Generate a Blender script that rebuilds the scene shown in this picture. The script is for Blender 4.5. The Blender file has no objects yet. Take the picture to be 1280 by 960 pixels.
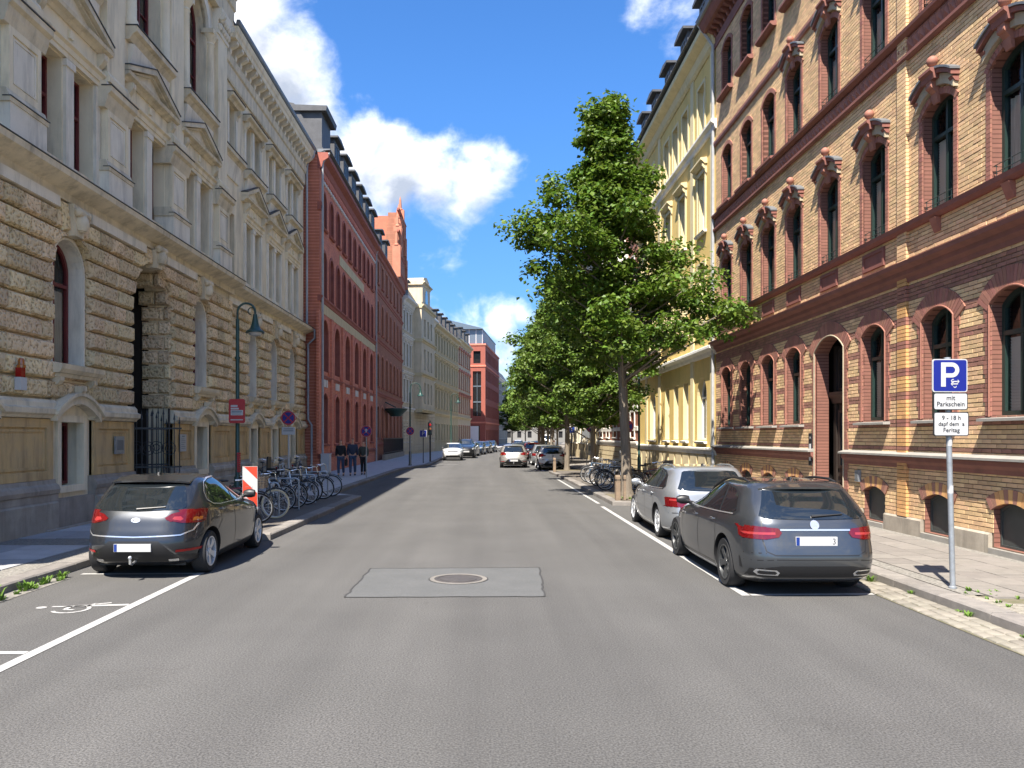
import bpy, bmesh, math, random
import numpy as np
from mathutils import Vector, Matrix
from mathutils.geometry import delaunay_2d_cdt
from mathutils.bvhtree import BVHTree
random.seed(7)
rng = np.random.default_rng(7)
S = bpy.context.scene
COL = S.collection
PI = math.pi

# ------------------------------------------------------------------ camera
cam = bpy.data.cameras.new('camera')
cam.sensor_width = 36.0
cam.lens = 1000.0 / 1280.0 * 36.0
cam.shift_x = 32.0 / 1280.0
cam.shift_y = 65.0 / 1280.0
cam.clip_start = 0.1
cam.clip_end = 4000
camo = bpy.data.objects.new('camera', cam)
COL.objects.link(camo)
camo.location = (0, 0, 2.05)
camo.rotation_euler = (PI / 2, 0, 0)
S.camera = camo

# ------------------------------------------------------------------ light
SUNV = Vector((-0.25, -0.62, 1.0)).normalized()          # towards the sun
W = bpy.data.worlds.new('World')
S.world = W
W.use_nodes = True
wn, wl = W.node_tree.nodes, W.node_tree.links
wn.clear()
def N(t, **k):
    n = wn.new(t)
    for a, b in k.items():
        setattr(n, a, b)
    return n
w_out = N('ShaderNodeOutputWorld')
w_bg = N('ShaderNodeBackground')
w_bg.inputs['Strength'].default_value = 0.15
wl.new(w_bg.outputs[0], w_out.inputs[0])
sky = N('ShaderNodeTexSky', sky_type='NISHITA')
sky.sun_disc = False
sky.sun_elevation = math.asin(SUNV.z)
sky.sun_rotation = math.atan2(SUNV.x, SUNV.y)
sky.altitude = 200
sky.air_density = 1.0
sky.dust_density = 0.25
sky.ozone_density = 2.2
hs = N('ShaderNodeHueSaturation')
hs.inputs['Saturation'].default_value = 1.14
hs.inputs['Value'].default_value = 0.315
wl.new(sky.outputs[0], hs.inputs['Color'])
tc = N('ShaderNodeTexCoord')
def vmath(op, a, b=None):
    n = N('ShaderNodeVectorMath', operation=op)
    for i, x in enumerate((a, b)):
        if x is None:
            continue
        if hasattr(x, 'is_output'):
            wl.new(x, n.inputs[i])
        else:
            n.inputs[i].default_value = x
    return n
def fmath(op, a, b=None, clamp=False):
    n = N('ShaderNodeMath', operation=op)
    n.use_clamp = clamp
    for i, x in enumerate((a, b)):
        if x is None:
            continue
        if hasattr(x, 'is_output'):
            wl.new(x, n.inputs[i])
        else:
            n.inputs[i].default_value = x
    return n.outputs[0]
def sdir(px, py):
    return Vector(((px - 608) / 1000, 1.0, (545 - py) / 1000)).normalized()
# cumulus heaps: direction, angular radius, weight
HEAPS = [(330, 105, .10, .95), (385, 150, .085, .95), (440, 195, .075, .95), (490, 215, .07, .95), (540, 222, .06, .95),
         (590, 228, .055, .95), (618, 222, .04, .6), (575, 262, .05, .6), (300, 30, .09, .7), (430, 250, .09, .7), (360, 210, .10, .7),
         (625, 402, .04, .85), (590, 412, .04, .7), (650, 396, .03, .6), (545, 430, .05, .5), (640, 440, .06, .55), (830, 22, .09, .36), (100, -20, .14, .5)]
def density(offset):
    v = vmath('ADD', tc.outputs['Generated'], offset).outputs[0]
    v = vmath('NORMALIZE', v).outputs[0]
    sc = vmath('MULTIPLY', v, (1, 1, 1.25)).outputs[0]
    nz = N('ShaderNodeTexNoise')
    nz.inputs['Scale'].default_value = 15.0
    nz.inputs['Detail'].default_value = 9.0
    nz.inputs['Roughness'].default_value = 0.58
    nz.inputs['Distortion'].default_value = 0.25
    wl.new(sc, nz.inputs['Vector'])
    big = N('ShaderNodeTexNoise')
    big.inputs['Scale'].default_value = 2.2
    big.inputs['Detail'].default_value = 3.0
    wl.new(vmath('ADD', sc, (1.3, 5.7, 9.4)).outputs[0], big.inputs['Vector'])
    total = fmath('MULTIPLY', fmath('SUBTRACT', big.outputs['Fac'], 0.415), 1.9)
    acc = None
    for px, py, r, w in HEAPS:
        d = vmath('DISTANCE', v, sdir(px, py)).outputs['Value']
        b = fmath('MULTIPLY', fmath('SUBTRACT', 1.0, fmath('DIVIDE', d, r), clamp=True), w)
        acc = b if acc is None else fmath('MAXIMUM', acc, b)
    total = fmath('MAXIMUM', total, -0.35)
    total = fmath('ADD', total, acc)
    for px, py, r, w in ((650, 60, .13, .9), (560, 70, .10, .8), (720, 110, .08, .8), (470, 40, .10, .6), (790, 70, .07, .4), (840, 10, .08, .25)):
        d = vmath('DISTANCE', v, sdir(px, py)).outputs['Value']
        total = fmath('SUBTRACT', total, fmath('MULTIPLY', fmath('SUBTRACT', 1.0, fmath('DIVIDE', d, r), clamp=True), w))
    return fmath('ADD', total, fmath('MULTIPLY', fmath('SUBTRACT', nz.outputs['Fac'], 0.5), 1.9))
d0 = density((0, 0, 0))
d1 = density((-0.010, -0.004, 0.026))
mask = N('ShaderNodeMapRange', interpolation_type='SMOOTHSTEP')
mask.inputs[1].default_value = 0.05
mask.inputs[2].default_value = 0.92
wl.new(d0, mask.inputs[0])
shade = N('ShaderNodeMapRange')
shade.inputs[1].default_value = 0.05
shade.inputs[2].default_value = 1.15
shade.inputs[3].default_value = 1.0
shade.inputs[4].default_value = 0.0
wl.new(d1, shade.inputs[0])
ccol = N('ShaderNodeMix', data_type='RGBA')
ccol.inputs['A'].default_value = (.70, .77, .90, 1)
ccol.inputs['B'].default_value = (2.3, 2.29, 2.28, 1)
wl.new(shade.outputs[0], ccol.inputs['Factor'])
cmix = N('ShaderNodeMix', data_type='RGBA')
wl.new(fmath('MULTIPLY', mask.outputs[0], 0.93), cmix.inputs['Factor'])
sepz = N('ShaderNodeSeparateXYZ')
wl.new(tc.outputs['Generated'], sepz.inputs[0])
hz = N('ShaderNodeMapRange', interpolation_type='SMOOTHSTEP')
hz.inputs[1].default_value = -0.05
hz.inputs[2].default_value = 0.42
hz.inputs[3].default_value = 0.50
hz.inputs[4].default_value = 1.0
wl.new(sepz.outputs[2], hz.inputs[0])
deep = vmath('MULTIPLY', hs.outputs[0], (0.46, 0.68, 0.90)).outputs[0]
dsc = N('ShaderNodeVectorMath', operation='SCALE')
wl.new(deep, dsc.inputs[0])
wl.new(hz.outputs[0], dsc.inputs['Scale'])
wl.new(dsc.outputs[0], cmix.inputs['A'])
wl.new(ccol.outputs['Result'], cmix.inputs['B'])
wl.new(cmix.outputs['Result'], w_bg.inputs['Color'])

sun = bpy.data.lights.new('sun', 'SUN')
sun.energy = 2.2
sun.angle = math.radians(0.5)
sun.color = (1.0, 0.93, 0.83)
suno = bpy.data.objects.new('sun', sun)
COL.objects.link(suno)
suno.rotation_euler = SUNV.to_track_quat('Z', 'Y').to_euler()

S.view_settings.view_transform = 'Standard'
S.view_settings.look = 'None'
S.view_settings.exposure = 2.6
S.view_settings.gamma = 1.0
S.view_settings.use_curve_mapping = False

# ------------------------------------------------------------------ materials
def M(name, col, col2=None, sc=2.0, rough=0.8, bump=0.0, bsc=25.0, metal=0.0, rnd=0.0, island=False, pits=0.0, streak=0.0, coat=0.0,
      spec=0.5, bricks=None, worn=0.0, road=False, trans=0.0, speck=0.0, specsc=300.0, stretch=None):
    m = bpy.data.materials.new(name)
    m.use_nodes = True
    nt = m.node_tree
    n, l = nt.nodes, nt.links
    p = n['Principled BSDF']
    p.inputs['Roughness'].default_value = rough
    p.inputs['Metallic'].default_value = metal
    p.inputs['Specular IOR Level'].default_value = spec
    p.inputs['Coat Weight'].default_value = coat
    p.inputs['Coat Roughness'].default_value = 0.03
    tcn = n.new('ShaderNodeTexCoord')
    def mixc(fac, a, b, mode='MIX'):
        x = n.new('ShaderNodeMix')
        x.data_type = 'RGBA'
        x.blend_type = mode
        for s, v in (('Factor', fac), ('A', a), ('B', b)):
            if hasattr(v, 'is_output'):
                l.new(v, x.inputs[s])
            elif s == 'Factor':
                x.inputs[s].default_value = v
            else:
                x.inputs[s].default_value = (*v[:3], 1)
        return x.outputs['Result']
    def noise(scale, detail=5.0, vec=None, rough_=0.6):
        x = n.new('ShaderNodeTexNoise')
        x.inputs['Scale'].default_value = scale
        x.inputs['Detail'].default_value = detail
        x.inputs['Roughness'].default_value = rough_
        l.new(vec or tcn.outputs['Object'], x.inputs['Vector'])
        return x.outputs['Fac']
    def ramp(f, a, b):
        x = n.new('ShaderNodeMapRange')
        x.inputs[1].default_value = a
        x.inputs[2].default_value = b
        l.new(f, x.inputs[0])
        return x.outputs[0]
    c = None
    if col2 is not None:
        vec = None
        if stretch:
            mp = n.new('ShaderNodeMapping')
            mp.inputs['Scale'].default_value = stretch
            l.new(tcn.outputs['Object'], mp.inputs['Vector'])
            vec = mp.outputs[0]
        c = mixc(ramp(noise(sc, 6, vec), 0.32, 0.68), col, col2)
    if bricks:
        bw, bh, mortar, dark = bricks
        sp = n.new('ShaderNodeSeparateXYZ')
        cb = n.new('ShaderNodeCombineXYZ')
        l.new(tcn.outputs['Object'], sp.inputs[0])
        l.new(sp.outputs[1], cb.inputs[0])
        l.new(sp.outputs[2], cb.inputs[1])
        bt = n.new('ShaderNodeTexBrick')
        bt.inputs['Scale'].default_value = 1.0
        bt.inputs['Brick Width'].default_value = bw
        bt.inputs['Row Height'].default_value = bh
        bt.inputs['Mortar Size'].default_value = bh * 0.12
        bt.inputs['Color1'].default_value = (1, 1, 1, 1)
        bt.inputs['Color2'].default_value = (dark, dark, dark, 1)
        bt.inputs['Mortar'].default_value = (*mortar, 1)
        l.new(cb.outputs[0], bt.inputs['Vector'])
        c = mixc(1.0, c if c is not None else col, bt.outputs['Color'], 'MULTIPLY')
    if streak:
        mp = n.new('ShaderNodeMapping')
        mp.inputs['Scale'].default_value = (2.2, 2.2, 0.35)
        l.new(tcn.outputs['Object'], mp.inputs['Vector'])
        f = ramp(noise(1.3, 8, mp.outputs[0], 0.68), 0.48, 0.70)
        mm = n.new('ShaderNodeMath')
        mm.operation = 'MULTIPLY'
        mm.inputs[1].default_value = streak
        l.new(f, mm.inputs[0])
        c = mixc(mm.outputs[0], c if c is not None else col, tuple(x * 0.28 for x in col))
    if speck:
        vo = n.new('ShaderNodeTexNoise')
        vo.inputs['Scale'].default_value = specsc
        vo.inputs['Detail'].default_value = 2.0
        l.new(tcn.outputs['Object'], vo.inputs['Vector'])
        f = ramp(vo.outputs['Fac'], 0.3, 0.7)
        g = n.new('ShaderNodeMix')
        g.data_type = 'RGBA'
        g.inputs['A'].default_value = (1 - speck, 1 - speck, 1 - speck, 1)
        g.inputs['B'].default_value = (1 + speck, 1 + speck, 1 + speck, 1)
        l.new(f, g.inputs['Factor'])
        c = mixc(1.0, c if c is not None else col, g.outputs['Result'], 'MULTIPLY')
    if worn:
        f1 = ramp(noise(26, 8, None, .7), .50, .66)
        f2 = ramp(noise(2.2, 4), .35, .75)
        mm = n.new('ShaderNodeMath')
        mm.operation = 'MULTIPLY'
        l.new(f1, mm.inputs[0]); l.new(f2, mm.inputs[1])
        m3 = n.new('ShaderNodeMath')
        m3.operation = 'MULTIPLY'
        m3.inputs[1].default_value = worn
        l.new(mm.outputs[0], m3.inputs[0])
        c = mixc(m3.outputs[0], c, (.10, .092, .082))
    if road:
        mp = n.new('ShaderNodeMapping')
        mp.inputs['Scale'].default_value = (1.0, .045, 1)
        l.new(tcn.outputs['Object'], mp.inputs['Vector'])
        lane = mixc(ramp(noise(.9, 3, mp.outputs[0]), .30, .70), (.82, .82, .82), (1.15, 1.15, 1.14))
        c = mixc(1.0, c, lane, 'MULTIPLY')
        blot = mixc(ramp(noise(.55, 9, None, .72), .60, .74), (1, 1, 1), (.80, .79, .78))
        c = mixc(1.0, c, blot, 'MULTIPLY')
        stain = mixc(ramp(noise(3.1, 4, None, .5), .70, .80), (1, 1, 1), (.72, .71, .70))
        c = mixc(1.0, c, stain, 'MULTIPLY')
        vo = n.new('ShaderNodeTexVoronoi')
        vo.feature = 'DISTANCE_TO_EDGE'
        vo.inputs['Scale'].default_value = .33
        wv = n.new('ShaderNodeVectorMath'); wv.operation = 'SCALE'; wv.inputs['Scale'].default_value = .8
        nn = n.new('ShaderNodeTexNoise'); nn.inputs['Scale'].default_value = 1.7; nn.inputs['Detail'].default_value = 8
        l.new(tcn.outputs['Object'], nn.inputs['Vector'])
        l.new(nn.outputs['Color'], wv.inputs[0])
        ad = n.new('ShaderNodeVectorMath'); ad.operation = 'ADD'
        l.new(tcn.outputs['Object'], ad.inputs[0]); l.new(wv.outputs[0], ad.inputs[1])
        l.new(ad.outputs[0], vo.inputs['Vector'])
        m4 = n.new('ShaderNodeMath'); m4.operation = 'MULTIPLY'
        l.new(ramp(vo.outputs['Distance'], .009, .001), m4.inputs[0])
        l.new(ramp(noise(.35, 2), .56, .90), m4.inputs[1])
        c = mixc(m4.outputs[0], c, (.055, .05, .045))
        chips = mixc(ramp(noise(38, 2, None, .5), .72, .76), (1, 1, 1), (1.7, 1.68, 1.62))
        c = mixc(1.0, c, chips, 'MULTIPLY')
    if rnd or island:
        if island:
            r = n.new('ShaderNodeNewGeometry').outputs['Random Per Island']
        else:
            r = n.new('ShaderNodeObjectInfo').outputs['Random']
        hsn = n.new('ShaderNodeHueSaturation')
        mr = n.new('ShaderNodeMapRange')
        mr.inputs[3].default_value = 1 - rnd
        mr.inputs[4].default_value = 1 + rnd
        l.new(r, mr.inputs[0])
        l.new(mr.outputs[0], hsn.inputs['Value'])
        wn_ = n.new('ShaderNodeTexWhiteNoise')
        wn_.noise_dimensions = '1D'
        l.new(r, wn_.inputs['W'])
        mr2 = n.new('ShaderNodeMapRange')
        mr2.inputs[3].default_value = 0.5 - 0.05 * rnd
        mr2.inputs[4].default_value = 0.5 + 0.05 * rnd
        l.new(wn_.outputs['Value'], mr2.inputs[0])
        l.new(mr2.outputs[0], hsn.inputs['Hue'])
        if c is None:
            hsn.inputs['Color'].default_value = (*col, 1)
        else:
            l.new(c, hsn.inputs['Color'])
        c = hsn.outputs['Color']
    if c is None:
        p.inputs['Base Color'].default_value = (*col, 1)
    else:
        l.new(c, p.inputs['Base Color'])
    if bump or pits:
        b = n.new('ShaderNodeBump')
        b.inputs['Strength'].default_value = max(bump, pits)
        b.inputs['Distance'].default_value = 0.02 if not pits else 0.035
        h = noise(bsc, 6)
        if pits:
            vo = n.new('ShaderNodeTexVoronoi')
            vo.feature = 'SMOOTH_F1'
            vo.inputs['Scale'].default_value = bsc
            wv = n.new('ShaderNodeVectorMath')
            wv.operation = 'ADD'
            nn = n.new('ShaderNodeTexNoise')
            nn.inputs['Scale'].default_value = bsc * 0.5
            l.new(tcn.outputs['Object'], nn.inputs['Vector'])
            sc_ = n.new('ShaderNodeVectorMath')
            sc_.operation = 'SCALE'
            sc_.inputs['Scale'].default_value = 0.16
            l.new(nn.outputs['Color'], sc_.inputs[0])
            l.new(tcn.outputs['Object'], wv.inputs[0])
            l.new(sc_.outputs[0], wv.inputs[1])
            l.new(wv.outputs[0], vo.inputs['Vector'])
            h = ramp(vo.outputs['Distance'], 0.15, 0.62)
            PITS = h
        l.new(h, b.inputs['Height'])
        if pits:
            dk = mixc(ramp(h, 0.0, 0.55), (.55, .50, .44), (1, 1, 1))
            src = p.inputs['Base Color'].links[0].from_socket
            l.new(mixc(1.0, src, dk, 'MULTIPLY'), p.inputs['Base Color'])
        l.new(b.outputs[0], p.inputs['Normal'])
    if trans:
        t = n.new('ShaderNodeBsdfTranslucent')
        if c is not None:
            l.new(c, t.inputs['Color'])
        else:
            t.inputs['Color'].default_value = (*col, 1)
        mx = n.new('ShaderNodeMixShader')
        mx.inputs[0].default_value = trans
        l.new(p.outputs[0], mx.inputs[1])
        l.new(t.outputs[0], mx.inputs[2])
        l.new(mx.outputs[0], n['Material Output'].inputs[0])
    return m

def glass_mat(name, tint=(0.75, 0.8, 0.8), see=0.75):
    m = bpy.data.materials.new(name)
    m.use_nodes = True
    n, l = m.node_tree.nodes, m.node_tree.links
    n.remove(n['Principled BSDF'])
    g = n.new('ShaderNodeBsdfGlossy')
    g.inputs['Roughness'].default_value = 0.02
    g.inputs['Color'].default_value = (0.9, 0.93, 0.95, 1)
    t = n.new('ShaderNodeBsdfTransparent')
    t.inputs['Color'].default_value = (*[c * see for c in tint], 1)
    f = n.new('ShaderNodeFresnel')
    f.inputs['IOR'].default_value = 1.5
    mx = n.new('ShaderNodeMixShader')
    l.new(f.outputs[0], mx.inputs[0])
    l.new(t.outputs[0], mx.inputs[1])
    l.new(g.outputs[0], mx.inputs[2])
    l.new(mx.outputs[0], n['Material Output'].inputs[0])
    return m

MT = {}
def D(key, *a, **k):
    MT[key] = M(key, *a, **k)
D('asphalt', (.075, .0725, .069), (.089, .086, .082), road=True, sc=.5, rough=.92, bump=.5, bsc=110, speck=.48, specsc=62)
D('asphalt_patch', (.083, .085, .084), (.097, .098, .097), sc=2.2, rough=.9, bump=.25, bsc=120, speck=.18, specsc=70)
D('asphalt_dark', (.10, .088, .074), (.122, .107, .092), sc=1.2, rough=.92, bump=.4, bsc=90, speck=.2, specsc=60)
D('tar', (.040, .039, .038), rough=.8)
D('ground', (.12, .12, .11), (.16, .155, .14), sc=.1, rough=.95)
D('road_paint', (.42, .415, .40), (.33, .323, .31), sc=9, rough=.7, bump=.2, bsc=120, worn=.95)
D('kerb', (.22, .20, .178), (.155, .142, .128), sc=6, rough=.85, bump=.25, bsc=60, rnd=.16, speck=.15, specsc=160)
D('slab_concrete', (.205, .185, .163), (.165, .15, .132), sc=5, rough=.88, bump=.2, bsc=70, rnd=.10, speck=.12, specsc=200)
D('slab_granite', (.40, .40, .405), (.31, .315, .32), sc=2.5, rough=.7, bump=.12, bsc=60, rnd=.24, speck=.14, specsc=160)
D('mosaic', (.22, .205, .18), (.16, .15, .13), sc=14, rough=.9, bump=.5, bsc=40, speck=.35, specsc=26)
D('cobble', (.22, .198, .158), (.195, .178, .145), sc=9, rough=.85, bump=.3, bsc=50, rnd=.18)
D('joint_dirt', (.15, .125, .09), (.10, .10, .05), sc=12, rough=1)
D('soil', (.16, .13, .09), (.10, .09, .05), sc=9, rough=1, bump=.5, bsc=40)
D('weed', (.10, .20, .03), (.16, .26, .04), sc=8, rough=.7, trans=.3, spec=.3)
# stone house
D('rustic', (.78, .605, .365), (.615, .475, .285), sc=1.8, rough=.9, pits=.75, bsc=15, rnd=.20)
D('passage_dark', (.030, .023, .016), rough=1)  # shade of the deep passage put into its wall colour
D('dark_edge_strip', (.045, .043, .040), (.07, .067, .062), sc=4, rough=.7)  # for added dark strips that stand in for grime lines on the ledges
D('cream', (.86, .745, .53), (.77, .66, .46), sc=1.4, rough=.85, bump=.15, bsc=30, streak=.50)
D('cream_white', (.84, .77, .63), (.74, .67, .535), sc=2.0, rough=.85, bump=.12, bsc=30, streak=.5)
D('cream_grey', (.76, .655, .47), (.60, .52, .375), sc=2.5, rough=.85, bump=.15, bsc=30, streak=.62)
D('ochre', (.62, .42, .18), (.50, .36, .19), sc=2.2, rough=.85, bump=.15, bsc=20, streak=.6)
D('plinth', (.40, .35, .28), (.28, .245, .195), sc=2.5, rough=.9, bump=.25, bsc=25, streak=.5, rnd=.12)
D('oxblood', (.16, .022, .022), (.12, .018, .02), sc=4, rough=.45)
D('zinc', (.19, .20, .21), (.14, .15, .16), sc=2, rough=.5, metal=.3)
D('slate', (.045, .046, .050), (.07, .072, .078), sc=3, rough=.6, bump=.2, bsc=14)
D('pipe_grey', (.42, .43, .44), (.33, .34, .35), sc=5, rough=.5)
D('iron', (.018, .018, .02), rough=.5)
D('dark_room', (.012, .012, .013), rough=1)  # darkness of unlit rooms put into the colour
D('room_wall', (.10, .09, .08), rough=1)
# brick
D('brick_red_tex', (.74, .275, .17), (.60, .21, .135), sc=1.6, rough=.88, bump=.2, bsc=30, bricks=(.26, .08, (.72, .62, .55), .80), streak=.25)
D('brick_red', (.64, .22, .145), (.52, .17, .11), sc=3, rough=.85, bump=.2, bsc=40)
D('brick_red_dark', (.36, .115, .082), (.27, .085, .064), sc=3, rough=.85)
D('brick_orange_tex', (.41, .175, .105), (.32, .13, .08), sc=1.5, rough=.88, bricks=(.26, .08, (.75, .70, .62), .78), streak=.2)
D('brick_orange', (.50, .20, .12), (.40, .15, .09), sc=2, rough=.85)
D('brick_yellow', (.68, .46, .25), (.54, .355, .19), sc=2.0, rough=.85, bump=.25, bsc=40, rnd=.17, island=True)
D('brick_yellow_one', (.68, .46, .25), (.54, .355, .19), sc=2.0, rough=.85, bump=.25, bsc=40, rnd=.17)
D('brick_band', (.31, .15, .105), (.24, .115, .082), sc=2.5, rough=.85, bump=.25, bsc=40, rnd=.18, island=True)
D('brick_band_one', (.31, .15, .105), (.24, .115, .082), sc=2.5, rough=.85, bump=.25, bsc=40, rnd=.18)
D('brick_surround', (.31, .135, .095), (.245, .105, .075), sc=3, rough=.85, rnd=.16, island=True)
D('brick_strip', (.60, .33, .13), (.52, .28, .11), sc=3, rough=.85, rnd=.15, island=True)
D('mortar', (.17, .115, .075), (.13, .09, .06), sc=6, rough=1)
D('terracotta', (.33, .14, .095), (.26, .108, .075), sc=3, rough=.7, bump=.15, bsc=30, streak=.35)
D('terracotta_dark', (.23, .088, .066), (.17, .067, .052), sc=3, rough=.75)
D('tympanum', (.42, .36, .25), (.34, .28, .2), sc=4, rough=.85, bump=.3, bsc=40)
D('ledge_stone', (.30, .28, .25), (.24, .228, .2), sc=4, rough=.8)
D('green_frame', (.016, .034, .028), rough=.4)
D('vent_green', (.040, .048, .046), (.055, .062, .058), sc=5, rough=.6)
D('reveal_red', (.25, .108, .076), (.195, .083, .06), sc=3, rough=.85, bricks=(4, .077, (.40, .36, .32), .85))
D('blind', (.80, .80, .79), rough=.7)
D('curtain', (.72, .71, .68), (.48, .47, .45), sc=5, rough=.9, stretch=(8, 8, .4))
D('door_wood', (.022, .016, .013), (.035, .025, .02), sc=4, rough=.5)
# plaster
D('yellow', (.70, .50, .165), (.61, .435, .135), sc=.9, rough=.9, bump=.1, bsc=40, streak=.22)
D('yellow_trim', (.66, .56, .32), (.58, .485, .27), sc=2, rough=.9, streak=.25)
D('white_trim', (.76, .74, .68), (.66, .63, .56), sc=2, rough=.85, streak=.25)
D('white_frame', (.74, .74, .72), rough=.5)
D('sandstone', (.64, .53, .32), (.54, .445, .27), sc=1.6, rough=.9, bump=.15, bsc=20, streak=.25)
D('plaster_grey', (.64, .54, .375), (.54, .46, .33), sc=1.2, rough=.9, streak=.35)
D('plaster_olive', (.55, .465, .29), (.47, .40, .255), sc=1.2, rough=.9, streak=.35)
D('plaster_white', (.20, .19, .17), rough=.9)
D('roof_red', (.33, .095, .05), (.27, .075, .04), sc=3, rough=.85, bump=.3, bsc=18)
D('roof_brown', (.16, .10, .085), (.11, .075, .07), sc=3, rough=.85)
D('facade_red', (.30, .085, .058), (.26, .074, .052), sc=2, rough=.85)
D('steel_blue', (.16, .20, .235), rough=.35, metal=.5)
# things
D('steel', (.36, .385, .41), (.27, .29, .31), sc=10, rough=.45, metal=.5, bump=.1, bsc=40)
D('lamp_green', (.012, .046, .038), (.018, .06, .05), sc=9, rough=.4)
D('sign_white', (.42, .42, .415), rough=.45)
D('sign_black', (.018, .018, .02), rough=.5)
D('sign_blue', (.004, .010, .17), rough=.4)
D('sign_red', (.36, .016, .022), rough=.4)
D('sign_orange', (.45, .038, .014), rough=.4)
D('back_orange', (.45, .19, .07), rough=.4)
D('plate_blue', (.008, .03, .18), rough=.4)
D('plastic_red', (.30, .008, .008), rough=.25)
D('tyre', (.016, .016, .017), rough=.85, bump=.2, bsc=60)
D('rim', (.62, .63, .64), rough=.35, metal=.45)
D('rim_dark', (.075, .078, .08), rough=.35, metal=.5)
D('black_trim', (.014, .014, .015), rough=.45)
D('chrome', (.72, .72, .72), rough=.22, metal=.8)
D('tail_red', (.11, .003, .004), rough=.12, coat=1.0)
D('far_glass', (.014, .015, .017), rough=.4, spec=.18)
D('tail_bright', (.30, .028, .028), rough=.15, coat=1.0)
D('amber', (.36, .11, .015), rough=.2, coat=1)
D('head_lamp', (.60, .62, .64), rough=.1, metal=.4, coat=1)
D('car_glass', (.010, .013, .015), rough=.03, spec=.9, coat=.6)
D('paint_dark', (.030, .033, .038), rough=.32, metal=.55, coat=1.0)
D('paint_grey', (.088, .095, .104), rough=.30, metal=.75, coat=1.0)
D('paint_silver', (.33, .345, .36), rough=.33, metal=.6, coat=1.0)
D('paint_champagne', (.36, .345, .32), rough=.33, metal=.5, coat=1.0)
D('paint_white', (.74, .74, .73), rough=.3, coat=1.0)
D('paint_blue', (.04, .085, .16), rough=.32, metal=.4, coat=1.0)
D('paint_red', (.24, .022, .02), rough=.32, coat=1.0)
D('bark', (.20, .165, .125), (.12, .10, .078), sc=5, rough=.95, bump=.7, bsc=18, stretch=(3, 3, .5))
D('leaf', (.072, .135, .013), (.128, .198, .023), sc=.8, rough=.5, rnd=.40, island=True, trans=.40, spec=.4)
D('leaf_dark', (.066, .125, .014), (.11, .17, .023), sc=.6, rough=.5, rnd=.35, island=True, trans=.30, spec=.4)
D('wood', (.25, .18, .12), (.17, .125, .085), sc=6, rough=.85, bump=.3, bsc=20)
D('skin', (.50, .30, .21), rough=.6)
D('hair', (.10, .07, .05), rough=.7)
D('cloth_black', (.014, .014, .017), rough=.9)
D('cloth_navy', (.03, .04, .07), rough=.9)
D('cloth_dark', (.05, .055, .045), rough=.9)
D('denim', (.055, .085, .15), (.04, .06, .11), sc=9, rough=.9)
D('shoe', (.03, .03, .03), rough=.6)
D('bike_black', (.02, .02, .022), rough=.35, coat=.5)
D('bike_red', (.22, .02, .03), rough=.35, coat=.5)
D('bike_white', (.62, .63, .62), rough=.35, coat=.5)
D('bike_blue', (.04, .09, .16), rough=.35, coat=.5)
D('cream_tyre', (.62, .52, .33), rough=.8)
D('wicker', (.20, .16, .12), rough=.9)
D('plastic_white', (.50, .50, .50), rough=.5)
GLASS = glass_mat('window_glass', (.95, .98, .97), see=.95)

# ------------------------------------------------------------------ helpers
def obj(name, me, parent=None, loc=None):
    o = bpy.data.objects.new(name, me)
    COL.objects.link(o)
    if parent is not None:
        o.parent = parent
    if loc is not None:
        o.location = loc
    return o
def tag(o, label=None, cat=None, group=None, kind=None):
    if label: o['label'] = label
    if cat: o['category'] = cat
    if group: o['group'] = group
    if kind: o['kind'] = kind
    return o
def thing(name, label, cat, loc=(0, 0, 0), rz=0, group=None):
    o = obj(name, None, None, loc)
    o.rotation_euler = (0, 0, rz)
    return tag(o, label, cat, group)
def kids(o):
    return [c for c in COL.objects if c.parent == o]
KIDS = {}
def copy_tree(o, parent=None, remap=None):
    c = o.copy()
    COL.objects.link(c)
    if parent is not None:
        c.parent = parent
    if remap and c.type == 'MESH':
        for sl in c.material_slots:
            if sl.material and sl.material.name in remap:
                mm = remap[sl.material.name]
                sl.link = 'OBJECT'
                sl.material = mm
    for ch in o.children:
        copy_tree(ch, c, remap)
    return c

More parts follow.
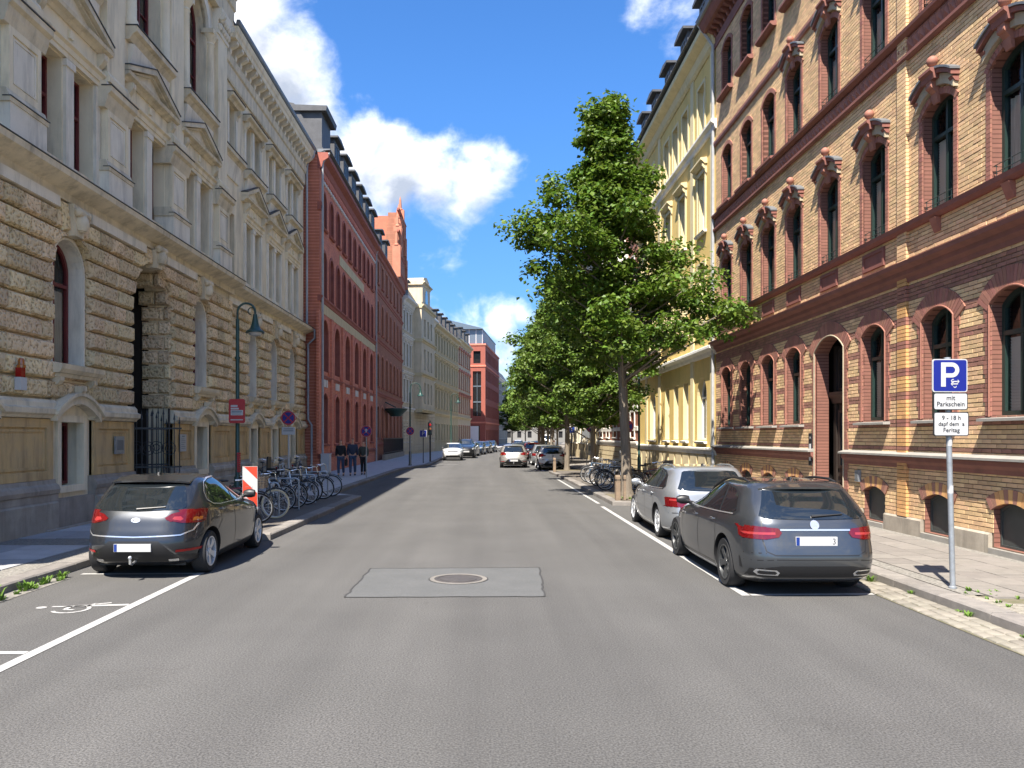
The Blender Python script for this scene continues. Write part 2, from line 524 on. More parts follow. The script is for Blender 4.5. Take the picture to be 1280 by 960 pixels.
class MB:
    def __init__(s):
        s.v, s.f, s.m, s.i = [], [], [], 0
    def add(s, vs, fs):
        b = len(s.v)
        s.v.extend(tuple(v) for v in vs)
        s.f.extend(tuple(b + i for i in f) for f in fs)
        s.m.extend([s.i] * len(fs))
        return s
    def box(s, x0, x1, y0, y1, z0, z1):
        return s.add([(x0, y0, z0), (x1, y0, z0), (x1, y1, z0), (x0, y1, z0), (x0, y0, z1), (x1, y0, z1), (x1, y1, z1), (x0, y1, z1)],
                     [(0, 3, 2, 1), (4, 5, 6, 7), (0, 1, 5, 4), (1, 2, 6, 5), (2, 3, 7, 6), (3, 0, 4, 7)])
    def prism(s, poly, n0, n1):                    # polygon in (u, z), pushed along n
        k = len(poly)
        vs = [(n0, u, z) for u, z in poly] + [(n1, u, z) for u, z in poly]
        return s.add(vs, [tuple(range(k)), tuple(range(2 * k - 1, k - 1, -1))] + [(i, (i + 1) % k, k + (i + 1) % k, k + i) for i in range(k)])
    def ext(s, prof, u0, u1):                      # profile in (n, z), pushed along u
        k = len(prof)
        vs = [(n, u0, z) for n, z in prof] + [(n, u1, z) for n, z in prof]
        return s.add(vs, [tuple(range(k)), tuple(range(2 * k - 1, k - 1, -1))] + [(i, (i + 1) % k, k + (i + 1) % k, k + i) for i in range(k)])
    def ring(s, a, b, n0, n1):                     # a frame between outlines a and b (same count), from n0 to n1
        k = len(a)
        vs = [(n0, u, z) for u, z in a] + [(n0, u, z) for u, z in b] + [(n1, u, z) for u, z in a] + [(n1, u, z) for u, z in b]
        fs = []
        for i in range(k):
            j = (i + 1) % k
            fs += [(i, j, k + j, k + i), (2 * k + i, 3 * k + i, 3 * k + j, 2 * k + j), (i, 2 * k + i, 2 * k + j, j), (k + i, k + j, 3 * k + j, 3 * k + i)]
        return s.add(vs, fs)
    def tube(s, pts, r, seg=8, cap=True, closed=False):
        pts = [Vector(p) for p in pts]
        rs = r if isinstance(r, (list, tuple)) else [r] * len(pts)
        vs, fs, k = [], [], len(pts)
        up = None
        for i, p in enumerate(pts):
            if closed:
                d = pts[(i + 1) % k] - pts[i - 1]
            else:
                d = pts[min(i + 1, k - 1)] - pts[max(i - 1, 0)]
            d.normalize()
            if up is None:
                up = Vector((0, 0, 1)) if abs(d.z) < .9 else Vector((1, 0, 0))
            a = d.cross(up)
            if a.length < 1e-4:
                a = d.orthogonal()
            a.normalize()
            b = a.cross(d).normalized()
            up = b
            for j in range(seg):
                t = 2 * PI * j / seg
                vs.append(p + (a * math.cos(t) + b * math.sin(t)) * rs[i])
        m = k if closed else k - 1
        for i in range(m):
            i2 = (i + 1) % k
            for j in range(seg):
                j2 = (j + 1) % seg
                fs.append((i * seg + j, i * seg + j2, i2 * seg + j2, i2 * seg + j))
        if cap and not closed:
            fs.append(tuple(range(seg)))
            fs.append(tuple(range(k * seg - 1, (k - 1) * seg - 1, -1)))
        return s.add(vs, fs)
    def lathe(s, prof, c=(0, 0, 0), seg=16, axis='z', cap=True):      # (r, h)
        k = len(prof)
        vs, fs = [], []
        for r, h in prof:
            for j in range(seg):
                t = 2 * PI * j / seg
                x, y = r * math.cos(t), r * math.sin(t)
                v = (x, y, h) if axis == 'z' else (h, x, y) if axis == 'x' else (x, h, y)
                vs.append((v[0] + c[0], v[1] + c[1], v[2] + c[2]))
        for i in range(k - 1):
            for j in range(seg):
                j2 = (j + 1) % seg
                fs.append((i * seg + j, i * seg + j2, (i + 1) * seg + j2, (i + 1) * seg + j))
        if cap and prof[0][0] > 1e-5: fs.append(tuple(range(seg)))
        if cap and prof[-1][0] > 1e-5: fs.append(tuple(range(k * seg - 1, (k - 1) * seg - 1, -1)))
        return s.add(vs, fs)
    def ball(s, c, r, seg=12, sz=1.0):
        return s.lathe([(max(1e-6, r * math.sin(PI * i / 8)), -r * sz * math.cos(PI * i / 8)) for i in range(9)], c, seg)
    def mesh(s, name, mats, smooth=False, angle=35, recalc=True):
        me = bpy.data.meshes.new(name)
        me.from_pydata(s.v, [], s.f)
        for m in (mats if isinstance(mats, (list, tuple)) else [mats]):
            me.materials.append(MT[m] if isinstance(m, str) else m)
        if any(s.m):
            me.polygons.foreach_set('material_index', s.m)
        if recalc:
            bm = bmesh.new()
            bm.from_mesh(me)
            bmesh.ops.recalc_face_normals(bm, faces=bm.faces)
            bm.to_mesh(me)
            bm.free()
        if smooth:
            me.polygons.foreach_set('use_smooth', [True] * len(me.polygons))
            me.set_sharp_from_angle(angle=math.radians(angle))
        me.update()
        return me
    def split(s, name, mats, parent=None, **k):          # every separate piece its own object
        par = list(range(len(s.v)))
        def find(i):
            while par[i] != i:
                par[i] = par[par[i]]
                i = par[i]
            return i
        for f in s.f:
            for i in f[1:]: par[find(i)] = find(f[0])
        isl = {}
        for i, v in enumerate(s.v): isl.setdefault(find(i), []).append(v)
        bx = [[r, [min(v[a] for v in vs) - .012 for a in range(3)], [max(v[a] for v in vs) + .012 for a in range(3)]] for r, vs in isl.items()]
        gp = {b[0]: b[0] for b in bx}
        def g(i):
            while gp[i] != i: i = gp[i]
            return i
        for i, a in enumerate(bx):
            for b in bx[:i]:
                if all(a[1][q] <= b[2][q] and b[1][q] <= a[2][q] for q in range(3)): gp[g(a[0])] = g(b[0])
        out = {}
        for f, m in zip(s.f, s.m):
            r = g(find(f[0]))
            mb = out.setdefault(r, (MB(), {}))
            ids = []
            for i in f:
                if i not in mb[1]:
                    mb[1][i] = len(mb[0].v)
                    mb[0].v.append(s.v[i])
                ids.append(mb[1][i])
            mb[0].f.append(tuple(ids)); mb[0].m.append(m)
        return [mb.build(name, mats, parent, **k) for mb, _ in out.values()]
    def build(s, name, mats, parent=None, loc=None, **k):
        return obj(name, s.mesh(name, mats, **k), parent, loc)

# openings: dict u (centre), w, z0, z1, k = rect / arch / seg, r = rise
def O(u, w, z0, z1, k='rect', r=.15):
    return dict(u=u, w=w, z0=z0, z1=z1, k=k, r=(w / 2 if k == 'arch' else r if k == 'seg' else 0))
def half(op, z):
    w, zs = op['w'] / 2, op['z1'] - op['r']
    if z < op['z0'] or z > op['z1']: return 0.0
    if z <= zs or op['k'] == 'rect': return w
    R = (w * w + op['r'] ** 2) / (2 * op['r'])
    d = z - (op['z1'] - R)
    return math.sqrt(max(0, R * R - d * d))
def outline(op, grow=0.0, growz=None, seg=14, local=False):
    gz = grow if growz is None else growz
    w, z0, z1, r = op['w'] / 2 + grow, op['z0'] - (grow if growz is None else 0), op['z1'] + gz, op['r']
    u = 0 if local else op['u']
    if local:
        z0, z1 = z0 - op['z0'], z1 - op['z0']
    pts = [(u - w, z0), (u + w, z0)]
    if op['k'] == 'rect':
        return pts + [(u + w, z1), (u - w, z1)]
    if op['k'] == 'arch': r = w
    R = (w * w + r * r) / (2 * r)
    cz = z1 - R
    a = math.asin(min(1, w / R))
    if r > w * .999: a = PI / 2
    for i in range(seg + 1):
        t = a - 2 * a * i / seg
        pts.append((u + R * math.sin(t), cz + R * math.cos(t)))
    return pts
def wall(mb, u0, u1, z0, z1, ops, nf, nb, mi=0, ri=0, grow=0.0):
    """front sheet with holes at n = nf, reveals back to n = nb"""
    vs = [(u0, z0), (u1, z0), (u1, z1), (u0, z1)]
    es = [(0, 1), (1, 2), (2, 3), (3, 0)]
    outs = []
    for op in ops:
        o = outline(op, grow)
        b = len(vs)
        vs += o
        es += [(b + i, b + (i + 1) % len(o)) for i in range(len(o))]
        outs.append((op, o))
    r = delaunay_2d_cdt([Vector(v) for v in vs], es, [], 1, 1e-5)
    V, F = r[0], r[2]
    keep = []
    for f in F:
        cu = sum(V[i].x for i in f) / len(f)
        cz = sum(V[i].y for i in f) / len(f)
        hole = False
        for op, o in outs:
            if abs(cu - op['u']) < op['w'] / 2 + grow and op['z0'] - grow < cz < op['z1'] + grow:
                g = dict(op, w=op['w'] + 2 * grow, z0=op['z0'] - grow, z1=op['z1'] + grow)
                if g['k'] == 'arch': g['r'] = g['w'] / 2
                if abs(cu - op['u']) < half(g, cz):
                    hole = True
                    break
        if not hole: keep.append(tuple(f))
    mb.i = mi
    mb.add([(nf, v.x, v.y) for v in V], keep)
    mb.i = ri
    for op, o in outs:
        k = len(o)
        mb.add([(nf, u, z) for u, z in o] + [(nb, u, z) for u, z in o], [(i, (i + 1) % k, k + (i + 1) % k, k + i) for i in range(k)])
    mb.i = 0
WIN = {}
def window(parent, op, n, frame='white_frame', t=.07, bars=1, transom=.68, pane=None, blind=0, blindmat='blind', extra=0, name='window', label=None):
    """a window set in an opening: frame > pane, blind"""
    key = (round(op['w'], 3), round(op['z1'] - op['z0'], 3), op['k'], round(op['r'], 3), frame, t, bars, transom, str(pane), blind, blindmat, extra)
    if key not in WIN:
        h = op['z1'] - op['z0']
        a = outline(op, -.004, local=True)
        cx, cz = 0, h / 2
        b = [(u * (1 - 2 * t / op['w']), cz + (z - cz) * (1 - 2 * t / h)) for u, z in a]
        mb = MB()
        mb.ring(a, b, -.04, .04)
        w = op['w'] / 2 - t
        if transom:
            mb.box(-.03, .055, -w, w, h * transom - t * .5, h * transom + t * .5)
        for i in range(bars):
            x = -w + 2 * w * (i + 1) / (bars + 1)
            top = min(h - t, (h * transom if bars == 1 and transom and op['k'] == 'x' else h - t * .7))
            mb.box(-.025, .05, x - t * .45, x + t * .45, t, top)
        for i in range(extra):
            z = h * (transom or 1) * (i + 1) / (extra + 1)
            mb.box(-.015, .03, -w, w, z - .015, z + .015)
        fm = mb.mesh('window', frame)
        pm = MB()
        k = len(b)
        pm.add([(-.012, u, z) for u, z in b], [tuple(range(k))])
        pm = pm.mesh('pane', GLASS if pane is None else pane, recalc=False)
        bl = None
        if blind:
            q = MB()
            if blindmat == 'blind':
                nsl = int(h * blind / .05)
                for i in range(nsl):
                    z = t + i * .05
                    q.add([(-.07, -w, z), (-.07, w, z), (-.05, w, z + .047), (-.05, -w, z + .047)], [(0, 1, 2, 3)])
            else:
                for i in range(16):
                    y0, y1 = -w + 2 * w * i / 16, -w + 2 * w * (i + 1) / 16
                    o0, o1 = (-.10, -.06) if i % 2 else (-.06, -.10)
                    if abs(i - 7.5) < 2: continue
                    q.add([(o0, y0, t), (o1, y1, t), (o1, y1, h * blind), (o0, y0, h * blind)], [(0, 1, 2, 3)])
            bl = q.mesh('blind', blindmat, recalc=False)
        WIN[key] = (fm, pm, bl)
    fm, pm, bl = WIN[key]
    f = obj(name, fm, parent, (n, op['u'], op['z0']))
    obj('pane', pm, f)
    if bl: obj('blind' if blindmat == 'blind' else 'curtain', bl, f)
    if label: f['label'] = label
    return f
def blackout_core(parent, u0, u1, z1, depth, n=-.75):  # added black box inside the house that blocks light behind the windows
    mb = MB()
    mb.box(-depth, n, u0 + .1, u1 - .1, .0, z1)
    return mb.build('blackout_core', 'dark_room', parent)
def cornice_prof(z0, z1, p0, p1, back=-.1):
    h = z1 - z0
    return [(back, z0), (p0, z0), (p0 + (p1 - p0) * .2, z0 + h * .12), (p0 + (p1 - p0) * .35, z0 + h * .45), (p0 + (p1 - p0) * .8, z0 + h * .6),
            (p1, z0 + h * .68), (p1, z0 + h * .92), (p1 - .03, z1), (back, z1)]

# ------------------------------------------------------------------ the setting
def bend(y):                                    # the street swings to the east far down
    return 0.109 * (y - 78) if y > 78 else 0.0
def sheet(name, mat, rows, z, kind='structure', parent=None):     # rows: (y, x0, x1[, z0, z1])
    mb = MB()
    vs, fs = [], []
    for r in rows:
        za, zb = (r[3], r[4]) if len(r) > 3 else (z, z)
        vs += [(r[1], r[0], za), (r[2], r[0], zb)]
    for i in range(len(rows) - 1):
        fs.append((2 * i, 2 * i + 1, 2 * i + 3, 2 * i + 2))
    mb.add(vs, fs)
    o = mb.build(name, mat, parent, recalc=False)
    if kind and parent is None: o['kind'] = kind
    return o
mb = MB()
mb.add([(-900, -300, -.03), (900, -300, -.03), (900, 1500, -.03), (-900, 1500, -.03)], [(0, 1, 2, 3)])
tag(mb.build('ground', 'ground', recalc=False), kind='structure')
ys = [-14, 0, 20, 40, 60, 78, 100, 130, 170, 220, 300]
road = sheet('road', 'asphalt', [(y, -8 + bend(y), 8 + bend(y)) for y in ys], 0)

KL = [(-6.25, -10), (-6.25, 15.35), (-4.25, 15.75), (-4.05, 25.9), (-5.30, 27.6), (-5.10, 47.5), (-3.95, 55.0), (-3.85, 78), (-3.85 + bend(150), 150), (-3.85 + bend(300), 300)]
KR = [(5.5, -10), (5.5, 23.3), (3.72, 23.6), (3.62, 38.8), (3.45, 44.2), (5.4, 45.6), (5.4, 61.5), (3.5, 62.5), (3.5, 66.0), (5.4, 67.0), (5.4, 78), (5.4 + bend(150), 150), (5.4 + bend(300), 300)]
def path_x(path, y):
    for (x0, y0), (x1, y1) in zip(path, path[1:]):
        if y0 <= y <= y1:
            return x0 + (x1 - x0) * (y - y0) / max(1e-6, y1 - y0)
    return path[-1][0]
def ysteps(path, y0, y1, step):
    a = set(np.round(np.arange(y0, y1 + .001, step), 3)) | {p[1] for p in path if y0 <= p[1] <= y1}
    return sorted(a)
def pavement(name, path, side, face, mat_far, y_split):
    # dirt bed below the near slabs, plain surface beyond
    rows = [(y, face + bend(y), path_x(path, y) + side * .30) if side < 0 else (y, path_x(path, y) + side * .30, face + bend(y)) for y in ysteps(path, -10, y_split, 2)]
    bed = sheet(name, 'joint_dirt', rows, .105)
    rows = [(y, face + bend(y), path_x(path, y) + side * .30) if side < 0 else (y, path_x(path, y) + side * .30, face + bend(y)) for y in ysteps(path, y_split, 300, 3)]
    sheet('paving_surface', mat_far, rows, .125, parent=bed)
    return bed
walk_l = pavement('pavement_west', KL, -1, -9.6, 'slab_granite', 26)
walk_r = pavement('pavement_east', KR, 1, 8.7, 'slab_concrete', 27)

def kerb_run(name, path, side, y_end):
    base = MB()
    pts = [Vector((x, y, 0)) for x, y in path]
    root = None
    cache = {}
    far = MB()
    objs = []
    for a, b in zip(pts, pts[1:]):
        L = (b - a).length
        d = (b - a) / L
        nrm = Vector((-d.y, d.x, 0))
        if nrm.x * side < 0: nrm = -nrm
        n = max(1, round(L / 1.05))
        for i in range(n):
            p0, p1 = a + d * (L * i / n + .005), a + d * (L * (i + 1) / n - .005)
            if p1.y < 3: continue
            h = .125 + random.uniform(-.006, .006)
            q0, q1 = p0 + nrm * .29, p1 + nrm * .29
            f0, f1 = p0 + nrm * .022, p1 + nrm * .022
            V = [p0 + Vector((0, 0, -.03)), p1 + Vector((0, 0, -.03)), p1 + Vector((0, 0, h - .02)), p0 + Vector((0, 0, h - .02)),
                 f0 + Vector((0, 0, h)), f1 + Vector((0, 0, h)), q1 + Vector((0, 0, h)), q0 + Vector((0, 0, h)), q0 + Vector((0, 0, -.03)), q1 + Vector((0, 0, -.03))]
            F = [(0, 1, 2, 3), (3, 2, 5, 4), (4, 5, 6, 7), (7, 6, 9, 8), (0, 3, 4, 7, 8), (1, 9, 6, 5, 2)]
            if p0.y < y_end:
                objs.append(MB().add(V, F))
            else:
                far.add(V, F)
    root = far.build(name, 'kerb')
    tag(root, kind='structure')
    for m in objs:
        m.build('kerb_stone', 'kerb', root)
    return root
kerb_run('kerb_west', KL, -1, 60)
kerb_run('kerb_east', KR, 1, 48)

# west pavement: big granite slabs, a mosaic strip beside the kerb, a mosaic band across
sheet('mosaic_strip', 'mosaic', [(y, -6.95, -6.54) for y in (-4, 6, 14, 26)], .122, parent=walk_l)
sheet('mosaic_band', 'mosaic', [(14.1, -9.0, -6.95), (15.0, -9.0, -6.95)], .122, parent=walk_l)
sheet('platform_surface', 'asphalt_dark', [(y, -6.54, path_x(KL, y) - .29) for y in (15.9, 18, 20, 22, 24, 25.9)], .122, parent=walk_l)
sheet('wall_strip', 'mosaic', [(y, -9.4, -8.98) for y in (2, 26)], .121, parent=walk_l)
y = 3.2
while y < 26:
    dep = random.choice((.85, 1.0, 1.15))
    if 13.2 < y < 15.0:
        if y + dep > 14.1: dep = max(.3, 14.09 - y)
        if y >= 14.05:
            y = 15.01
            continue
    cuts = [-8.97, -8.97 + random.uniform(.8, 1.2), -6.96]
    for a, b in zip(cuts, cuts[1:]):
        m = MB()
        t = random.uniform(-.003, .003)
        m.box(a + .010, b - .010, y + .010, y + dep - .010, .08, .130 + t)
        m.build('paving_slab', 'slab_granite', walk_l)
    y += dep
# east pavement: concrete slabs in courses across, cobbles beside the kerb
sl = MB().box(-.243, .243, -.243, .243, -.05, 0).mesh('paving_slab', 'slab_concrete')
for i in range(40):
    for j in range(5):
        yy = 7.3 + i * .5 + (.25 if j % 2 else 0)
        xx = 6.30 + j * .5
        if yy < 9.75 and xx < 6.9: continue
        if xx > 8.25: continue
        o = obj('paving_slab', sl, walk_r, (xx, yy, .130 + random.uniform(-.002, .003)))
        o.rotation_euler = (random.uniform(-.004, .004), random.uniform(-.004, .004), PI / 2 * random.randrange(4))
sheet('mosaic_strip', 'mosaic', [(y, 5.80, 6.04) for y in (9.7, 15, 23)], .124, parent=walk_r)
sheet('wall_strip', 'mosaic', [(y, 8.06, 8.45) for y in (5, 27)], .124, parent=walk_r)
sheet('platform_surface', 'asphalt_dark', [(y, path_x(KR, y) + .29, 7.4) for y in (23.62, 26, 30, 34, 38.8, 44.2)], .128, parent=walk_r)
def cobble_mesh(w, d, k):
    m = MB()
    j = lambda s: random.uniform(-s, s)
    lo = [(-w / 2, -d / 2), (w / 2, -d / 2), (w / 2, d / 2), (-w / 2, d / 2)]
    lo = [(x + j(.012), y + j(.012)) for x, y in lo]
    V = [(x, y, -.05) for x, y in lo] + [(x, y, -.012) for x, y in lo] + [(x * .8, y * .8, j(.003)) for x, y in lo]
    F = [(0, 1, 5, 4), (1, 2, 6, 5), (2, 3, 7, 6), (3, 0, 4, 7), (4, 5, 9, 8), (5, 6, 10, 9), (6, 7, 11, 10), (7, 4, 8, 11), (8, 9, 10, 11)]
    return m.add(V, F).mesh('cobble', 'cobble', smooth=True, angle=50)
big = [cobble_mesh(.145, .20, i) for i in range(6)]
sml = [cobble_mesh(.105, .12, i) for i in range(6)]
gut = sheet('gutter', 'joint_dirt', [(4.5, 4.98, 5.5), (11.4, 5.02, 5.5)], .006)
for r in range(3):
    for i in range(34):
        yy = 4.7 + i * .205 + r * .09
        if yy > 11.25 - r * .05: continue
        obj('cobble', random.choice(big), gut, (5.10 + r * .155, yy, .022 + random.uniform(-.003, .003))).rotation_euler = (0, 0, random.uniform(-.06, .06))
for r in range(9):
    for i in range(26):
        yy = 6.6 + i * .127 + random.uniform(-.01, .01)
        xx = 5.86 + r * .115
        if xx > 5.9 + (9.75 - yy) * .38 or yy > 9.7: continue
        obj('cobble', random.choice(sml), walk_r, (xx, yy, .126 + random.uniform(-.004, .004))).rotation_euler = (0, 0, random.uniform(-.15, .15))
gl = sheet('gutter', 'mosaic', [(2, -6.25, -5.95), (11.5, -6.25, -5.98)], .006)

# painted marks, the repaired patch and the manhole
def mark(name, quads, mat='road_paint', z=.006):
    m = MB()
    for q in quads:
        m.add([(x, y, z) for x, y in q], [tuple(range(len(q)))])
    return tag(m.build(name, mat, recalc=False), kind='structure')
def strip(pts, w):
    out = []
    for a, b in zip(pts, pts[1:]):
        a, b = Vector(a), Vector(b)
        d = (b - a).normalized()
        n = Vector((-d.y, d.x)) * w / 2
        out.append([tuple(a - n), tuple(b - n), tuple(b + n), tuple(a + n)])
    return out
mark('road_line', strip([(-4.27, -2), (-4.27, 11.98)], .12))
mark('bay_line', strip([(-6.0, 11.86), (-4.34, 11.9)], .10))
mark('bay_line', strip([(-6.2, 7.55), (-4.34, 7.55)], .10))
mark('bay_line', strip([(-4.95, 9.62), (-4.34, 9.70)], .09))
mark('road_line', strip([(3.33, 10.25), (3.36, 23.2)], .11))
mark('bay_line', strip([(3.40, 10.30), (5.05, 10.36)], .10))
mark('road_line', strip([(3.40, 24.2), (3.36, 38.4)], .10))
mark('road_line', strip([(3.34, 46.5), (3.34, 61)], .10))
mark('bay_line', strip([(-3.7, 57.2), (-2.0, 57.4)], .16))
# wheelchair sign on the asphalt, lying across the bay
wc = []
cxw, cyw = -4.90, 9.44
WS = .72
for i in range(22):
    a0, a1 = math.radians(-150 + i * 13.2), math.radians(-150 + (i + 1) * 13.2)
    for t0, t1 in ((a0, a1),):
        wc.append([(cxw + .235 * math.cos(t0), cyw + .235 * math.sin(t0)), (cxw + .30 * math.cos(t0), cyw + .30 * math.sin(t0)),
                   (cxw + .30 * math.cos(t1), cyw + .30 * math.sin(t1)), (cxw + .235 * math.cos(t1), cyw + .235 * math.sin(t1))])
wc += strip([(cxw - .42, cyw + .20), (cxw + .14, cyw + .22), (cxw + .20, cyw + .47)], .075)
wc += strip([(cxw + .20, cyw + .40), (cxw + .42, cyw + .52)], .075)
wc += strip([(cxw - .12, cyw + .22), (cxw - .10, cyw - .02), (cxw + .06, cyw - .04)], .07)
wc.append([(cxw - .56 + .085 * math.cos(t * PI / 5), cyw + .13 + .085 * math.sin(t * PI / 5)) for t in range(10)])
wc = [[(cxw + (x - cxw) * WS, cyw + (y_ - cyw) * WS) for x, y_ in q] for q in wc]
mark('wheelchair_marking', wc)
PC = [(-1.80, 10.15), (.74, 10.2), (.82, 12.45), (-1.79, 12.35)]
PE = []
for (x0, y0), (x1, y1) in zip(PC, PC[1:] + PC[:1]):
    for i in range(14):
        jj = 0 if i == 0 else .018
        PE.append((x0 + (x1 - x0) * i / 14 + random.uniform(-jj, jj), y0 + (y1 - y0) * i / 14 + random.uniform(-jj, jj)))
pat = mark('road_patch', [PE], 'asphalt_patch', .004)
m = MB()
for q in strip(PE + PE[:1], .026):
    m.add([(x, y, .007) for x, y in q], [(0, 1, 2, 3)])
m.build('tar_seam', 'tar', pat, recalc=False)
D('castiron', (.10, .088, .08), (.07, .063, .058), sc=8, rough=.6, metal=.3, bump=.3, bsc=60)
man = thing('manhole_cover', 'round iron manhole cover in a pale asphalt patch in the road', 'manhole cover', (-.40, 11.45, 0))
m = MB()
m.lathe([(.41, .002), (.41, .011), (.345, .011), (.345, .004)], seg=48)
m.build('ring', 'kerb', man)
m = MB()
m.lathe([(.335, .003), (.335, .010), (.30, .012), (.30, .008), (.265, .008), (.265, .013), (.0001, .013)], seg=48)
m.build('lid', 'castiron', man)
m = MB()
m.lathe([(.345, .003), (.345, .0065), (.335, .0065)], seg=48)
m.lathe([(.43, .003), (.43, .0068), (.41, .0068)], seg=48)
m.build('gap', 'tar', man)
# weeds in the gutters
def weeds(name, spots):
    V, F = [], []
    for (x, y, z, s, n) in spots:
        for k in range(n):
            a, l = random.uniform(0, 2 * PI), s * random.uniform(.5, 1.1)
            r = s * .5 * random.random()
            px, py = x + r * math.cos(a) * .6, y + r * math.sin(a) * 1.6
            dx, dy = math.cos(a) * l * .55, math.sin(a) * l * .55
            w = .012 * (s / .15) ** .5
            b = len(V)
            V += [(px - math.sin(a) * w, py + math.cos(a) * w, z), (px + math.sin(a) * w, py - math.cos(a) * w, z),
                  (px + dx * .6 + math.sin(a) * w, py + dy * .6 - math.cos(a) * w, z + l * .7), (px + dx * .6 - math.sin(a) * w, py + dy * .6 + math.cos(a) * w, z + l * .7), (px + dx, py + dy, z + l * .8)]
            F += [(b, b + 1, b + 2, b + 3), (b + 3, b + 2, b + 4)]
    tag(MB().add(V, F).build(name, 'weed', recalc=False), kind='stuff')
sp = [(-6.12, 9.75 + .3 * random.random(), .0, .22, 60), (-6.1, 10.6, .0, .15, 50), (-6.12, 11.1, 0, .12, 40), (-6.1, 11.5, 0, .12, 50)]
sp += [(-6.13 + random.uniform(-.05, .1), random.uniform(8, 12), 0, random.uniform(.05, .10), 18) for _ in range(26)]
sp += [(5.44 + random.uniform(-.04, .04), y0 + random.uniform(-.1, .1), 0, random.uniform(.05, .11), 26) for y0 in (8.1, 9.0, 9.2, 10.4, 11.3)]
sp += [(5.86 + random.uniform(0, .5), random.uniform(7.6, 9.9), .11, .05, 10) for _ in range(26)]
sp += [(6.0, 9.95, .12, .06, 30), (5.6, 11.5, .0, .14, 30)]
weeds('weeds', sp)

# ------------------------------------------------------------------ sandstone house (west side, n = +x, u = y)
H1 = thing('stone_house', 'cream sandstone house with rusticated arched ground floor and pediments behind the dark hatchback', 'building', (-9.15, 0, 0))
def console(mb, n, u, z, w, h, p):               # scrolled bracket under something, top at z
    pr = [(n, z), (n + p, z), (n + p, z - h * .22), (n + p * .75, z - h * .42), (n + p * .42, z - h * .55), (n + p * .38, z - h * .8), (n + p * .2, z - h), (n, z - h)]
    mb.ext(pr, u - w / 2, u + w / 2)
RIS_E, END = 28.0, 40.4
BAY = [9.65, 13.5, 17.35, 21.45, 25.1]
WING = [31.6, 34.75, 37.95]
g_ops_r = [O(9.65, 1.6, 3.55, 6.4, 'arch'), O(13.5, 1.6, 3.55, 6.4, 'arch'), O(17.28, 1.58, 3.55, 6.42, 'arch'), O(21.5, 2.5, .13, 6.62, 'arch'), O(25.15, 1.45, 3.55, 6.42, 'arch')]
g_ops_w = [O(u, 1.5, 3.55, 6.35, 'arch') for u in WING]
b_ops_r = [O(u, .95, .98, 2.36) for u in (9.65, 13.5, 17.28, 25.15)]
b_ops_w = [O(u, .9, .98, 2.36) for u in WING]
DR = .25                                          # the middle part stands proud
# ground floor wall behind the blocks
m = MB()
wall(m, 8.0, RIS_E, .0, 7.05, [o if o['w'] < 2 else dict(o, w=o['w'] + .16, z1=o['z1'] + .08, r=o['r'] + .08) for o in g_ops_r + b_ops_r], .11, -.5, 0, 1, grow=.02)
wall(m, RIS_E, END, .0, 7.05, g_ops_w + b_ops_w, -.13, -.65, 0, 1, grow=.02)
m.i = 0
m.add([(-12, 8, 0), (.11, 8, 0), (.11, 8, 18.2), (-12, 8, 18.2)], [(0, 1, 2, 3)])
m.add([(-.13, RIS_E, 0), (.11, RIS_E, 0), (.11, RIS_E, 7.05), (-.13, RIS_E, 7.05)], [(0, 1, 2, 3)])
m.build('ground_floor_wall', ['cream_grey', 'cream'], H1)
blackout_core(H1, 8, END, 15.5, 12, -1.35)
# rusticated blocks
def block(poly, n0, n1, mat='rustic', j=None):
    us, zs = [p[0] for p in poly], [p[1] for p in poly]
    cu, cz, w, h = (min(us) + max(us)) / 2, (min(zs) + max(zs)) / 2, max(us) - min(us), max(zs) - min(zs)
    if w < .08 or h < .05: return
    k = len(poly)
    e = .042
    def ins(d):
        return [(cu + (u - cu) * (1 - 2 * d / max(w, 4 * d)), cz + (z - cz) * (1 - 2 * d / max(h, 3 * d))) for u, z in poly]
    i1, i2 = ins(e), ins(e + .05)
    dn = random.uniform(-.015, .018)
    V = [(n0, u, z) for u, z in poly] + [(n1 - .085, u, z) for u, z in poly] + [(n1 + dn + random.uniform(-.010, .010), u, z) for u, z in i1] + [(n1 + dn + .004 + random.uniform(-.008, .008), u, z) for u, z in i2]
    F = []
    for q in range(3):
        F += [(q * k + i, q * k + (i + 1) % k, (q + 1) * k + (i + 1) % k, (q + 1) * k + i) for i in range(k)]
    F.append(tuple(range(3 * k, 4 * k)))
    MB().add(V, F).build('stone_block', mat, H1)
